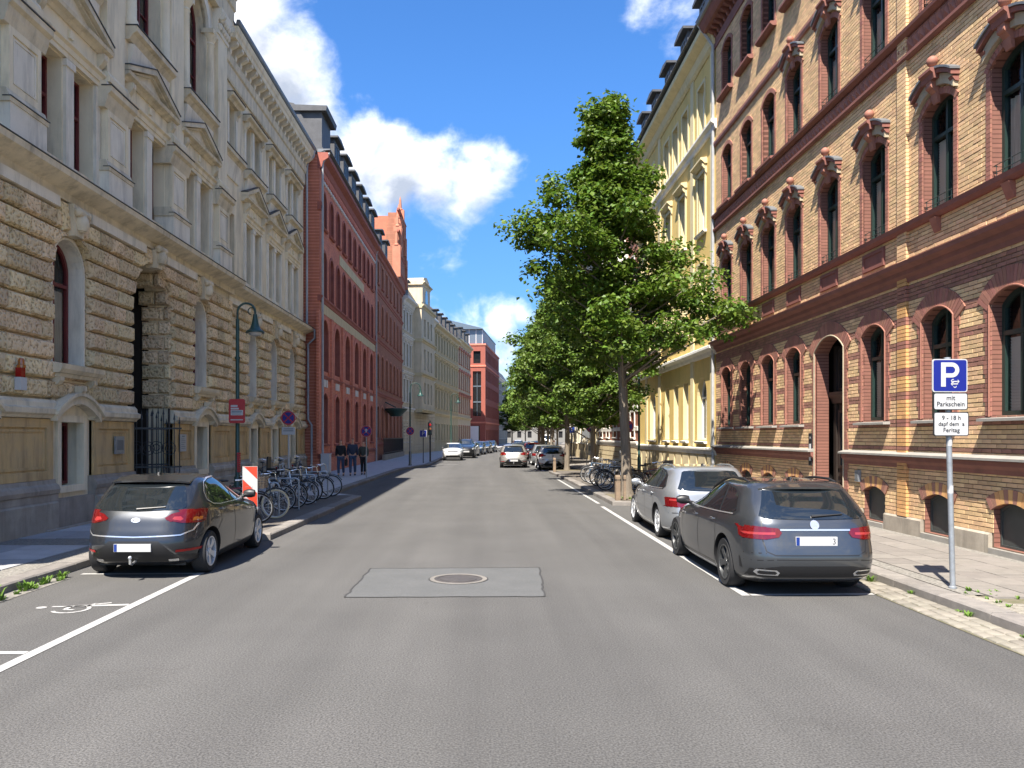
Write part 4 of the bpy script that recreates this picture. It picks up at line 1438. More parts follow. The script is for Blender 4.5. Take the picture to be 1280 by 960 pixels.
def brick_boxes(sel, name, mat):
    r = R[sel]
    k = len(r)
    d = rng.uniform(-.003, .003, k) + .012
    V = np.zeros((k, 8, 3))
    for i, (a, b, c) in enumerate([(0, 0, 2), (0, 1, 2), (0, 1, 3), (0, 0, 3)]):
        V[:, i, 0] = -.02; V[:, i, 1] = r[:, b]; V[:, i, 2] = r[:, c]
        V[:, 4 + i, 0] = d; V[:, 4 + i, 1] = r[:, b]; V[:, 4 + i, 2] = r[:, c]
    F = np.array([(4, 5, 6, 7), (0, 1, 5, 4), (1, 2, 6, 5), (2, 3, 7, 6), (3, 0, 4, 7)])
    F = (F[None] + 8 * np.arange(k)[:, None, None]).reshape(-1, 4)
    me = bpy.data.meshes.new(name)
    me.from_pydata(V.reshape(-1, 3).tolist(), [], F.tolist())
    me.materials.append(MT[mat])
    me.update()
    return me
isb = R[:, 4] > .5
istop = np.zeros(len(R), bool)
istop[list(top)] = True
tag(obj('brickwork', brick_boxes(np.nonzero(~isb & ~istop)[0], 'brickwork', 'brick_yellow'), H2), kind='stuff')
tag(obj('band_brickwork', brick_boxes(np.nonzero(isb & ~istop)[0], 'band_brickwork', 'brick_band'), H2), kind='stuff')
BM = {}
for i in sorted(top):
    a, b, z0, z1, bd = R[i]
    key = (round(b - a, 2), bd)
    if key not in BM:
        w, h = (b - a) / 2, (z1 - z0) / 2
        q = MB()
        e = .004
        V = [(-.02, -w, -h), (-.02, w, -h), (-.02, w, h), (-.02, -w, h), (.010, -w, -h), (.010, w, -h), (.010, w, h), (.010, -w, h),
             (.014, -w + e, -h + e), (.014, w - e, -h + e), (.014, w - e, h - e), (.014, -w + e, h - e)]
        q.add(V, [(0, 1, 5, 4), (1, 2, 6, 5), (2, 3, 7, 6), (3, 0, 4, 7), (4, 5, 9, 8), (5, 6, 10, 9), (6, 7, 11, 10), (7, 4, 8, 11), (8, 9, 10, 11)])
        BM[key] = q.mesh('brick', 'brick_band_one' if bd else 'brick_yellow_one')
    obj('brick', BM[key], H2, (random.uniform(-.003, .003), (a + b) / 2, (z0 + z1) / 2))
# orange brick strip of the slight projection
q = MB()
US = BY - 15.87
for ci, z in enumerate(zs_c):
    q.i = 1 if z > 5.4 else 2 if any(p_ <= z + CH / 2 <= r_ for p_, r_ in BANDS) else 0
    q.box(0, .07, US - .17, US + (.0 if ci % 2 else .10) - .003, z + .006, z + CH - .006)
    q.box(0, .07, US + (.0 if ci % 2 else .10) + .003, US + .17, z + .006, z + CH - .006)
tag(q.build('brick_strip', ['brick_strip', 'brick_yellow', 'brick_surround'], H2), kind='stuff')
# surround bricks
SUR = {}
def surround(op, jw=.13, head=.33, tooth=.05):
    key = (op['w'], round(op['z1'] - op['z0'], 3), op['r'], jw, head)
    if key not in SUR:
        mb = MB()
        w, h = op['w'] / 2, op['z1'] - op['z0']
        R_ = (w * w + op['r'] ** 2) / (2 * op['r'])
        cz = h - R_
        z, i = 0, 0
        zt = h - op['r'] - .02
        while z < zt:
            z2 = min(z + .077, zt)
            e = jw + (tooth if (i // 3) % 2 else 0)
            for s in (-1, 1):
                a, b = sorted((s * (w - .0), s * (w + e)))
                mb.box(-.02, .032, a, b, z + .003, z2 - .004)
            z, i = z2, i + 1
        a = math.asin(w / R_)
        a2 = a + jw / R_ * .9
        k = max(7, round(2 * a2 * (R_ + head / 2) / .085))
        for i in range(k):
            t0, t1 = -a2 + 2 * a2 * i / k + .004 / R_, -a2 + 2 * a2 * (i + 1) / k - .004 / R_
            mb.prism([(R_ * math.sin(t0), cz + R_ * math.cos(t0)), (R_ * math.sin(t1), cz + R_ * math.cos(t1)),
                      ((R_ + head) * math.sin(t1), cz + (R_ + head) * math.cos(t1)), ((R_ + head) * math.sin(t0), cz + (R_ + head) * math.cos(t0))], -.02, .040)
        SUR[key] = mb.mesh('window_surround', 'brick_surround')
    return obj('window_surround', SUR[key], H2, (0, op['u'], op['z0']))
for op in ga: surround(op)
surround(gd, .16, .34)
for op in fa + sa + ta: surround(op, .115, .115, 0)
# thin pale roll round the ground floor openings
for op in ga + [gd]:
    q = MB()
    o = outline(op, .012)
    q.tube([(.045, u, z) for u, z in o[1:] + o[:1]], .016, 6)
    q.build('edge_roll', 'tympanum' if op is gd else 'terracotta', H2, smooth=True)
for i, op in enumerate(ga):
    window(H2, op, -.20, 'green_frame', .075, 1, .66, blind=(.60 if i in (4, 6, 3) else .0), label=None)
    q = MB()
    q.ext([(-.25, 2.29), (.16, 2.29), (.16, 2.335), (-.25, 2.38)], op['u'] - .68, op['u'] + .68)
    q.build('window_sill', 'ledge_stone', H2)
for i, op in enumerate(fa): window(H2, op, -.20, 'green_frame', .07, 1, .68, blind=(.64 if i % 2 or i > 3 else 0), blindmat='curtain' if i % 3 == 0 else 'blind')
for i, op in enumerate(sa): window(H2, op, -.20, 'green_frame', .07, 1, .68, blind=(.6 if i % 2 == 0 else 0), blindmat='curtain')
for i, op in enumerate(ta): window(H2, op, -.20, 'green_frame', .07, 1, .68)
# basement vents with striped brick heads
for op in gb:
    q = MB()
    q.prism(outline(op, -.004), -.16, -.12)
    q.ring(outline(op, -.004), outline(op, -.04), -.12, -.10)
    q.build('basement_shutter', 'vent_green', H2)
    w = op['w'] / 2
    R_ = (w * w + op['r'] ** 2) / (2 * op['r'])
    cz = op['z1'] - R_
    a2 = math.asin(w / R_) * 1.12
    q = [MB(), MB()]
    for i in range(11):
        t0, t1 = -a2 + 2 * a2 * i / 11 + .004, -a2 + 2 * a2 * (i + 1) / 11 - .004
        q[0 if i in (0, 1, 4, 5, 6, 9, 10) and i != 5 or i in (2, 8) and False else 1].prism([(op['u'] + r * math.sin(t), cz + r * math.cos(t)) for r, t in ((R_, t0), (R_, t1), (R_ + .22, t1), (R_ + .22, t0))], -.02, .034)
    for q_ in q: q_.build('window_head', 'brick_band' if q_ is q[0] else 'brick_strip', H2)['kind'] = 'stuff'
# base, ledge and cornices
dl = (DU - .86, DU + .86)
for a, b in ((U0 - .02, dl[0]), (dl[1], U1)):
    k = round((b - a) / 1.3)
    us = [a + (b - a) * i / k for i in range(k + 1)]
    for p, r in zip(us, us[1:]):
        segs = [(p, r)]
        for op in gb:
            ns = []
            for s, e in segs:
                l, h = op['u'] - .5, op['u'] + .5
                if e <= l or s >= h: ns.append((s, e)); continue
                if s < l: ns.append((s, l))
                if e > h: ns.append((h, e))
            segs = ns
        for s, e in segs:
            if e - s < .06: continue
            MB().ext([(-.1, 0), (.07, 0), (.07, .43), (.04, .46), (-.1, .46)], s + .004, e - .004).build('base_stone', 'plinth', H2)
    q = MB()
    for op in gb:
        if a < op['u'] < b: q.box(-.1, .075, op['u'] - .495, op['u'] + .495, 0, .22)
    q.split('vent_sill', 'ledge_stone', H2)
    q = MB()
    q.ext([(-.05, 1.42), (.03, 1.42), (.05, 1.50), (.11, 1.56), (.12, 1.64), (-.05, 1.645)], a, b)
    q.build('base_moulding', 'terracotta_dark', H2)
    q = MB()
    q.ext([(-.05, 1.65), (.19, 1.65), (.19, 1.69), (-.05, 1.755)], a, b)
    q.build('base_ledge', 'ledge_stone', H2)
def cornice(name, prof, mats='terracotta_dark', a=None, b=None):
    q = MB()
    q.ext(prof, U0 - .06 if a is None else a, U1 if b is None else b)
    return q.build(name, mats, H2)
cornice('belt_cornice', [(-.05, 5.06), (.04, 5.06), (.06, 5.14), (.13, 5.20), (.14, 5.28), (.26, 5.34), (.28, 5.42), (.10, 5.50), (-.05, 5.52)])
cornice('sill_course', [(-.05, 6.06), (.08, 6.06), (.14, 6.12), (.16, 6.20), (.06, 6.25), (-.05, 6.25)])
cornice('frieze_base', [(-.05, 9.42), (.06, 9.42), (.11, 9.46), (.11, 9.52), (.06, 9.55), (-.05, 9.55)])
cornice('frieze_ground', [(-.05, 9.556), (.03, 9.556), (.03, 9.87), (-.05, 9.87)], 'terracotta_dark')
cornice('frieze_cornice', [(-.05, 9.876), (.07, 9.876), (.16, 9.93), (.17, 9.99), (.05, 10.06), (-.05, 10.06)])
cornice('string_course', [(-.05, 12.50), (.07, 12.50), (.09, 12.58), (.09, 12.66), (.03, 12.72), (-.05, 12.72)], 'terracotta')
cornice('eaves_frieze', [(-.05, 16.05), (.05, 16.05), (.07, 16.35), (-.05, 16.35)])
cornice('eaves_cornice', [(-.05, 16.62), (.45, 16.62), (.55, 16.74), (.62, 16.90), (-.05, 16.94)])
cornice('gutter', [(.55, 16.91), (.70, 16.91), (.74, 17.02), (.58, 17.02)], 'zinc')
q = MB()                                              # sawtooth panels of the frieze
k = 0
u = U0 + .05
while u < U1 - .2:
    q.add([(.03, u, 9.57), (.03, u + .17, 9.57), (.03, u + .085, 9.85), (.09, u + .085, 9.70)], [(0, 1, 3), (1, 2, 3), (2, 0, 3)])
    q.add([(.03, u + .10, 9.86), (.03, u + .185, 9.58), (.03, u + .27, 9.86), (.075, u + .185, 9.76)], [(0, 1, 3), (1, 2, 3), (2, 0, 3)])
    u += .20
tag(q.build('frieze_ornament', 'terracotta', H2), kind='stuff')
cb = MB()
console(cb, -.02, 0, .27, .14, .27, .36)
cb = cb.mesh('corbel', 'terracotta_dark')
for i in range(56): obj('corbel', cb, H2, (0, U0 + .2 + i * .37, 16.35))
# panels and stubs between belt cornice and sills
for u in UC + [DU]:
    q = MB()
    if u > 14 or u < 3:
        q.ext([(-.02, 5.80), (.03, 5.80), (.13, 6.055), (-.02, 6.055)], u - .10, u + .10)
        q.split('sill_bracket', 'terracotta', H2)
    if 3 < u < 14:
        q = MB()
        q.box(-.02, .030, u - .48, u + .48, 5.60, 6.0)
        q.ring([(u - .47, 5.61), (u + .47, 5.61), (u + .47, 5.99), (u - .47, 5.99)], [(u - .40, 5.68), (u + .40, 5.68), (u + .40, 5.92), (u - .40, 5.92)], .02, .05)
        q.build('sill_panel', 'terracotta_dark', H2)
# hoods with console and ball
hm = {}
def hood(op, ball=True):
    w, r = op['w'] / 2, op['r']
    zt = op['z1']
    q = MB()
    def arc(t, lift): return lift + .24 * (1 - t * t) - .10
    ts = np.linspace(-1, 1, 15)
    W_ = w + .16
    top = [(W_ * t, arc(t, .30)) for t in ts]
    bot = [(W_ * t, arc(t, .22)) for t in ts[::-1]]
    q.prism(top + bot, -.02, .17)
    q.i = 1
    q.prism([(W_ * 1.03 * t, arc(t, .345)) for t in ts] + [(W_ * 1.03 * t, arc(t, .305)) for t in ts[::-1]], -.02, .20)
    q.i = 0
    q.ext([(-.02, .26), (.20, .26), (.22, .36), (.27, .40), (.27, .45), (-.02, .45)], -.20, .20)
    o1 = q
    a = obj('window_hood', hm.setdefault('hood', o1.mesh('window_hood', ['terracotta_dark', 'zinc'])), H2, (0, op['u'], zt))
    if 'tym' not in hm:
        q = MB()
        q.prism([(W_ * .93 * t, arc(t, .215)) for t in ts] + [(W_ * .93 * t, arc(t, .215) - .19) for t in ts[::-1]], -.02, .10)
        hm['tym'] = q.mesh('tympanum', 'tympanum')
        q = MB()
        console(q, .02, 0, .27, .17, .40, .17)
        q.lathe([(.0001, -.10), (.05, -.09), (.06, 0), (.05, .09), (.0001, .10)], (.15, 0, .17), 12, 'y')
        hm['con'] = q.mesh('console', 'terracotta', smooth=True, angle=30)
        q = MB()
        q.lathe([(.10, .45), (.08, .48), (.04, .50), (.04, .55), (.0401, .55)], (.12, 0, 0), 14)
        q.ball((.12, 0, .64), .10, 14)
        hm['ball'] = q.mesh('ball_finial', 'terracotta', smooth=True)
        q = MB()
        for s in (-1, 1): q.ext([(-.02, .0), (.08, .02), (.14, .10), (-.02, .11)], s * (W_ - .08) - .06, s * (W_ - .08) + .06)
        hm['ear'] = q.mesh('hood_corbel', 'terracotta_dark')
    obj('tympanum', hm['tym'], H2, (0, op['u'], zt))
    obj('console', hm['con'], H2, (0, op['u'], zt))
    obj('hood_corbel', hm['ear'], H2, (0, op['u'], zt))
    if ball: obj('ball_finial', hm['ball'], H2, (0, op['u'], zt))
for op in fa: hood(op)
for op in sa:
    if op['u'] > 7: hood(op, ball=True)
for op in ta + [o for o in sa if o['u'] <= 7]:
    q = MB()
    q.ext([(-.2, op['z0'] - .16), (.12, op['z0'] - .16), (.20, op['z0'] - .10), (.20, op['z0'] - .04), (-.2, op['z0'])], op['u'] - .66, op['u'] + .66)
    q.build('window_sill', 'terracotta_dark', H2)
rl = MB()                                             # low rails in front of the first floor windows
for z in (.08, .20): rl.tube([(0, -.46, z), (.06, -.46, z), (.06, .46, z), (0, .46, z)], .008, 5)
for i in range(5): rl.tube([(.06, -.4 + i * .2, .02), (.06, -.4 + i * .2, .20)], .006, 4)
rl = rl.mesh('window_rail', 'green_frame')
for op in fa + sa: obj('window_rail', rl, H2, (-.06, op['u'], op['z0']))
# doorway
q = MB()
q.box(-.62, -.56, DU - .80, DU + .80, .1, 4.5)
q.build('door_back', 'dark_room', H2)
q = MB()
q.box(-.56, -.44, DU - .81, DU - .66, .13, 4.3)
q.box(-.56, -.44, DU + .66, DU + .81, .13, 4.3)
q.ext([(-.56, 2.86), (-.40, 2.86), (-.36, 2.98), (-.30, 3.06), (-.30, 3.14), (-.56, 3.16)], DU - .81, DU + .81)
q.build('door_frame', 'door_wood', H2)
for s in (-1, 1):
    d = MB()
    c = DU + s * .33
    d.box(-.56, -.50, c - .325, c + .325, .16, 2.85)
    for z0, z1 in ((.28, .95), (1.05, 1.15)):
        d.ring([(c - .27, z0), (c + .27, z0), (c + .27, z1), (c - .27, z1)], [(c - .20, z0 + .05), (c + .20, z0 + .05), (c + .20, z1 - .05), (c - .20, z1 - .05)], -.50, -.47)
    d.ring([(c - .27, 1.25), (c + .27, 1.25), (c + .27, 2.7), (c - .27, 2.7)], [(c - .19, 1.33), (c + .19, 1.33), (c + .19, 2.62), (c - .19, 2.62)], -.50, -.46)
    dd = d.build('door', 'door_wood', H2)
    e = MB()
    e.add([(-.495, c - .19, 1.33), (-.495, c + .19, 1.33), (-.495, c + .19, 2.62), (-.495, c - .19, 2.62)], [(0, 1, 2, 3)])
    e.build('pane', 'car_glass', dd, recalc=False)
    e = MB()
    for i in range(3): e.tube([(-.475, c - .12 + i * .12, 1.33), (-.475, c - .12 + i * .12, 2.62)], .01, 5)
    for zc in (1.6, 2.0, 2.4): e.tube([(-.475, c + .10 * math.cos(t), zc + .12 * math.sin(t)) for t in np.linspace(0, 2 * PI, 13)[:-1]], .009, 5, closed=True)
    e.build('grille', 'iron', dd)
    if s > 0: MB().box(-.46, -.38, c - .25, c - .22, 1.1, 1.4).build('handle', 'steel', dd)
window(H2, O(DU, 1.30, 3.17, 4.42, 'seg', .24), -.52, 'door_wood', .07, 2, 0)
MB().box(-.6, .25, DU - .85, DU + .85, 0, .17).build('door_step', 'ledge_stone', H2)
bp = thing('bell_panel', 'narrow black bell panel on the orange brick beside the house door', 'bell panel', (BX - .015, BY - DU + 1.05, 1.30), PI)
MB().box(0, .04, -.10, .10, 0, .82).build('board', 'sign_black', bp)
q = MB(); q.box(.04, .05, -.05, .05, .12, .55); q.build('name_strip', 'plastic_white', bp)
q = MB(); q.lathe([(.035, 0), (.035, .012), (.0001, .012)], (.04, 0, .70), 12, 'x'); q.build('button', 'chrome', bp)
vb = thing('vent_box', 'small grey box on the brick wall low beside the house door', 'box', (BX - .015, BY - DU - 1.55, 1.04), PI)
MB().box(0, .06, -.09, .09, 0, .25).build('case', 'steel', vb)
MB().box(.06, .066, -.06, .06, .04, .20).build('cover', 'zinc', vb)
# roof
q = MB()
q.ext([(.5, 16.95), (-.6, 19.2), (-4, 20.2), (-12, 20.2), (-12, 16.95)], U0, U1)
q.build('roof', 'slate', H2)
q = MB()
q.tube([(.62, U0 - .10, 16.95), (.3, U0 - .10, 16.5), (.09, U0 - .10, 16.2), (.09, U0 - .10, .1)], .055, 8)
q.build('downpipe', 'pipe_grey', H2, smooth=True)

# ------------------------------------------------------------------ the other houses
def house(name, label, loc, rz, L, H, wallm, floors, trims, depth=12, reveal=.28, revm=None, frame='white_frame', roof=None, base=None, near_wall=True):
    """floors: (list of openings, surround material, surround width, hood kind, sill material); trims: (profile kind, z0, z1, projection, material)"""
    h = thing(name, label, 'building', loc, rz)
    ops = [o for f in floors for o in f[0]]
    m = MB()
    wall(m, 0, L, 0, H, ops, 0, -reveal, 0, 1)
    m.i = 0
    m.add([(0, 0, 0), (-depth, 0, 0), (-depth, 0, H), (0, 0, H)], [(0, 1, 2, 3)])
    m.add([(0, L, 0), (-depth, L, 0), (-depth, L, H), (0, L, H)], [(0, 1, 2, 3)])
    m.build('wall', [wallm, revm or wallm], h)
    blackout_core(h, 0, L, H - .2, depth, -reveal - .35)
    for f in floors:
        fo, sm, sw, hd, sill = f[:5]
        fr = f[5] if len(f) > 5 else {}
        for o in fo:
            window(h, o, -reveal * .75, fr.get('frame', 'door_wood' if fr.get('dark') else frame), fr.get('t', .07), fr.get('bars', 1), fr.get('transom', .68), pane='far_glass' if fr.get('dark') else None, blind=fr.get('blind', 0), blindmat='curtain')
            if sw:
                q = MB()
                a, b = outline(o, .0), outline(o, sw)
                q.prism(b[1:] + b[:1] + a[:1] + a[1:][::-1] if False else b[1:] + [b[0]] + [a[0]] + a[1:][::-1], -.02, .05)
                q.build('window_surround', sm, h)
            if sill:
                q = MB()
                q.ext([(-reveal, o['z0'] - .14), (.10, o['z0'] - .14), (.15, o['z0'] - .06), (-reveal, o['z0'])], o['u'] - o['w'] / 2 - sw - .05, o['u'] + o['w'] / 2 + sw + .05)
                q.build('window_sill', sill, h)
            if hd == 'flat':
                q = MB()
                z = o['z1'] + sw + .08
                q.ext([(-.02, z), (.10, z), (.20, z + .10), (.26, z + .13), (.26, z + .20), (-.02, z + .24)], o['u'] - o['w'] / 2 - sw - .12, o['u'] + o['w'] / 2 + sw + .12)
                for s in (-1, 1): console(q, 0, o['u'] + s * (o['w'] / 2 + sw), z - .005, .13, .34, .18)
                q.build('window_hood', sm, h)
            if hd == 'tri':
                q = MB()
                z = o['z1'] + sw + .08
                w = o['w'] / 2 + sw + .15
                q.prism([(o['u'] - w, z), (o['u'] + w, z), (o['u'] + w, z + .12), (o['u'], z + .5), (o['u'] - w, z + .12)], -.02, .22)
                q.build('window_hood', sm, h)
    for nm, z0, z1, p, mat in trims:
        q = MB()
        q.ext(cornice_prof(z0, z1, .04, p), -.02, L + .02)
        q.build(nm, mat, h)
    if roof:
        rm, rh, dorm = roof
        q = MB()
        q.ext([(.35, H), (.30, H + .12), (-1.3, H + rh), (-depth / 2, H + rh + 1.2), (-depth, H + rh), (-depth, H)], 0, L)
        q.build('roof', rm, h)
        for (u, w, hh) in dorm:
            d = MB()
            d.box(-2.2, .05, u - w / 2, u + w / 2, H + .25, H + hh)
            dd = d.build('dormer', 'slate', h)
            e = MB()
            e.prism([(u - w / 2 - .18, H + hh), (u + w / 2 + .18, H + hh), (u + w / 2 + .18, H + hh + .1), (u, H + hh + .22), (u - w / 2 - .18, H + hh + .1)], -2.4, .28)
            e.build('dormer_roof', 'slate', dd)
            e = MB()
            e.add([(.055, u - w / 2 + .2, H + .55), (.055, u + w / 2 - .2, H + .55), (.055, u + w / 2 - .2, H + hh - .2), (.055, u - w / 2 + .2, H + hh - .2)], [(0, 1, 2, 3)])
            e.build('pane', 'far_glass', dd, recalc=False)
            e = MB()
            a = [(u - w / 2 + .2, H + .55), (u + w / 2 - .2, H + .55), (u + w / 2 - .2, H + hh - .2), (u - w / 2 + .2, H + hh - .2)]
            b = [(u - w / 2 + .27, H + .62), (u + w / 2 - .27, H + .62), (u + w / 2 - .27, H + hh - .27), (u - w / 2 + .27, H + hh - .27)]
            e.ring(a, b, .04, .085)
            e.box(.04, .08, u - .03, u + .03, H + .6, H + hh - .25)
            e.build('window', 'zinc', dd)
    return h
def lin(a, b, n): return [a + (b - a) * i / (n - 1) for i in range(n)]

# red brick house
RB0, RBX, RBL = 40.75, -8.5, 20.2
gu = [41.65, 44.8, 48.3, 51.7, 55.0, 58.6]
gu = [x - RB0 for x in lin(42.1, 59.0, 6)]
tu = [x - RB0 for x in lin(41.9, 59.3, 10)]
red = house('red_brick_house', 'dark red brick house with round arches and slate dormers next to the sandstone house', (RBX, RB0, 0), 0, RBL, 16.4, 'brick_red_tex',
    [([O(u, 1.35, 1.65, 4.3, 'seg', .3) for u in gu], 'brick_red', .12, None, 'brick_red_dark', dict(dark=1, frame='oxblood')),
     ([O(u, 1.7, 5.45, 8.15, 'arch') for u in gu], 'brick_red', .24, None, None, dict(dark=1, frame='oxblood', bars=1)),
     ([O(u, 1.0, 9.35, 11.65, 'arch') for u in tu], 'brick_red_dark', .14, None, None, dict(dark=1, frame='oxblood')),
     ([O(u, .95, 12.9, 14.75, 'arch') for u in tu], 'brick_red_dark', .10, None, 'brick_red_dark', dict(dark=1, frame='oxblood'))],
    [('plinth_course', .9, 1.15, .12, 'brick_red_dark'), ('string_course', 5.0, 5.2, .10, 'brick_red_dark'), ('string_course', 8.95, 9.25, .16, 'brick_red_dark'),
     ('eaves_cornice', 15.7, 16.5, .45, 'brick_red_dark'), ('gutter', 16.52, 16.68, .55, 'zinc')],
    reveal=.42, revm='brick_red_dark', roof=('slate', 2.6, [(u, 1.75, 2.2) for u in lin(4.6, 18.8, 6)]))
q = MB()
q.box(-2.5, .10, .1, 2.3, 16.55, 18.6)
q.ext([(-2.7, 18.6), (.35, 18.6), (.40, 18.85), (-2.7, 18.95)], -.1, 2.6)
q.build('corner_dormer', 'slate', red)
q = MB()
q.box(-.02, .03, 0.3, RBL, 8.42, 8.93)
q.build('plaster_band', 'sandstone', red)
q = MB()
q.box(-.02, .03, 5.5, 14.6, 11.95, 12.5)
q.build('name_panel', 'sandstone', red)
q = MB()
for u in gu:
    for t in (-.42, .14): q.box(.0, .06, u + t, u + t + .36, 4.62, 5.0)
q.split('white_panel', 'white_trim', red)
q = MB()
for i in range(46):
    q.box(0, .09, .5 + i * .43, .72 + i * .43, 15.15, 15.30)
tag(q.build('frieze_block', 'white_trim', red), kind='stuff')
q = MB()
for i in range(46):
    q.prism([(.40 + i * .43, 15.7), (.82 + i * .43, 15.7), (.70 + i * .43, 15.36), (.52 + i * .43, 15.36)], 0, .10)
tag(q.build('frieze_corbel', 'brick_red', red), kind='stuff')
for u in [gu[0] - 1.7] + [(a + b) / 2 for a, b in zip(gu, gu[1:])] + [gu[-1] + 1.5]:
    q = MB()
    q.box(-.02, .10, u - .30, u + .30, 1.15, 8.4)
    q.build('pilaster', 'brick_red_tex', red)
q = MB()
q.tube([(.5, .10, 16.5), (.14, .10, 16.0), (.14, .10, .1)], .06, 8)
q.build('downpipe', 'pipe_grey', red, smooth=True)
q = MB()
q.tube([(.5, RBL - .1, 16.5), (.14, RBL - .1, 16.0), (.14, RBL - .1, .1)], .06, 8)
q.build('downpipe', 'pipe_grey', red, smooth=True)
q = MB()
q.ext(cornice_prof(13.6, 14.0, .04, .12), -.06, .3)
q.build('corner_band', 'brick_red_dark', red)

# orange brick house with the stepped gable
OB0, OBL = RB0 + RBL + .05, 19.8
ou = lin(1.4, 12.6, 6)
og = house('gabled_brick_house', 'orange brick house with tall gothic gable and red tiled roof beyond the dark red house', (-8.5, OB0, 0), 0, OBL, 16.6, 'brick_orange_tex',
    [([O(u, 1.2, 1.9, 4.4, 'seg', .25) for u in lin(1.5, 18.2, 7)], 'brick_orange', .14, None, 'brick_red_dark', dict(dark=1, frame='oxblood')),
     ([O(u, 1.15, 6.0, 8.5, 'seg', .25) for u in lin(1.5, 18.2, 7)], 'brick_orange', .14, None, 'brick_red_dark', dict(dark=1, frame='oxblood')),
     ([O(u, 1.05, 10.2, 12.6, 'arch') for u in lin(1.5, 18.2, 7)], 'brick_orange', .14, None, 'brick_red_dark', dict(dark=1, frame='oxblood')),
     ([O(u, .95, 14.0, 15.7, 'rect') for u in lin(1.5, 18.2, 7)], 'brick_orange', .12, None, 'brick_red_dark', dict(dark=1, frame='oxblood'))],
    [('plinth_course', 1.2, 1.5, .12, 'brick_red_dark'), ('string_course', 5.2, 5.5, .14, 'brick_red_dark'), ('string_course', 9.4, 9.7, .14, 'brick_red_dark'), ('string_course', 13.2, 13.5, .14, 'brick_red_dark'),
     ('eaves_cornice', 16.1, 16.65, .35, 'brick_red_dark')], reveal=.35, roof=('slate', 2.0, [(3, 1.5, 1.7), (6.5, 1.5, 1.7)]))
q = MB()
q.prism([(12.6, 16.7), (20.0, 16.7), (16.5, 23.3), (16.2, 23.3)], -11.5, -.35)
q.build('gable_roof', 'roof_red', og)
q = MB()                                               # gable over the eaves
gp = [(13.0, 16.6), (OBL, 16.6), (OBL, 19.2), (19.3, 19.2), (19.3, 21.2), (18.4, 21.2), (18.4, 22.2), (17.6, 22.2), (17.6, 23.4), (15.4, 23.4), (15.4, 22.2), (14.6, 22.2), (14.6, 21.2), (13.6, 21.2), (13.6, 19.2), (13.0, 19.2)]
q.prism(gp, -.9, .35)
gg = q.build('gable', 'brick_orange_tex', og)
q = MB()
for u, z in ((13.2, 19.2), (14.1, 21.2), (15.0, 22.2), (18.0, 22.2), (18.9, 21.2), (19.6, 19.2), (16.5, 23.4)):
    q.box(-.2, .55, u - .22, u + .22, z - 2.4, z + .5)
    q.lathe([(.30, z + .5), (.30, z + .6), (.16, z + .7), (.10, z + 1.5), (.0001, z + 1.9)], (.15, u, 0), 6)
q.build('pinnacle', 'brick_orange', og)
q = MB()
for z in (17.2, 19.0, 21.0, 23.0): q.ext(cornice_prof(z, z + .2, .36, .46, .2), 13.1, 19.7)
q.build('gable_band', 'brick_red_dark', og)
q = MB()
q.lathe([(.45, 4.2), (.55, 4.35), (.95, 4.75), (.95, 4.85), (.3, 4.9)], (.9, 6.2, -.5), 20)
q.tube([(0, 6.2, 4.9), (.9, 6.2, 4.45)], .05, 6)
q.build('hanging_bowl', 'lamp_green', og, smooth=True)
rail = thing('area_railing', 'dark iron railing on a stone base along the orange brick house', 'railing', (-8.1, 63.0, .12))
MB().box(-.10, .10, 0, 15, 0, .45).build('base', 'plinth', rail)
rb = MB().box(-.012, .012, -.012, .012, .45, 1.75).mesh('bar', 'iron')
for i in range(61): obj('bar', rb, rail, (0, .05 + i * .248, 0))
MB().box(-.025, .025, 0, 15, 1.68, 1.73).build('top_rail', 'iron', rail)
MB().box(-.02, .02, 0, 15, .56, .60).build('bottom_rail', 'iron', rail)

# pale house with the corner tower; from here on the street swings east
A6 = -math.atan(.109)
c0 = Vector((-8.5, OB0 + OBL + .1, 0))
dv = Vector((math.sin(-A6), math.cos(A6), 0))
def along(s): return c0 + dv * s
fl = lambda L, n, zs, w, surr, hd, k='rect', **kw: [([O(u, w, a, b, k, .15) for u in lin(L / n / 2, L - L / n / 2, n)], surr, .13, hd if i else None, surr, dict(kw)) for i, (a, b) in enumerate(zs)]
Z4 = [(1.5, 3.6), (5.6, 7.9), (9.3, 11.6), (13.0, 14.9)]
tw = house('tower_house', 'pale plaster house with a domed belvedere tower beyond the gabled brick house', tuple(along(0)), A6, 18.5, 16.2, 'plaster_grey',
    fl(4.6, 3, Z4, .85, 'white_trim', 'flat', dark=1) + [([O(u, .9, a, b) for u in (15.2, 17.2)], 'white_trim', .13, None, 'white_trim', dict(dark=1)) for a, b in Z4],
    [('string_course', 4.6, 5.0, .25, 'white_trim'), ('string_course', 8.5, 8.75, .18, 'white_trim'), ('string_course', 12.2, 12.5, .18, 'white_trim'), ('eaves_cornice', 15.5, 16.3, .6, 'white_trim')],
    roof=('slate', 2.6, [(2, 1.3, 1.8)]))
q = MB()
wall(q, 5.6, 13.6, 4.6, 16.6, [O(u, .9, a, b) for u in (7.6, 9.6, 11.6) for a, b in Z4[1:]], .9, .5)
for u in (5.6, 13.6): q.add([(-.1, u, 4.6), (.9, u, 4.6), (.9, u, 16.6), (-.1, u, 16.6)], [(0, 1, 2, 3)])
q.add([(-.1, 5.6, 4.6), (.9, 5.6, 4.6), (.9, 13.6, 4.6), (-.1, 13.6, 4.6)], [(0, 1, 2, 3)])
q.build('bay', 'plaster_grey', tw)
MB().box(.2, .6, 6.5, 12.7, 5, 16).build('bay_glass', 'car_glass', tw)
q = MB()
for z in (4.6, 8.5, 12.2, 15.9): q.ext(cornice_prof(z, z + .4, .92, 1.15), 5.5, 13.7)
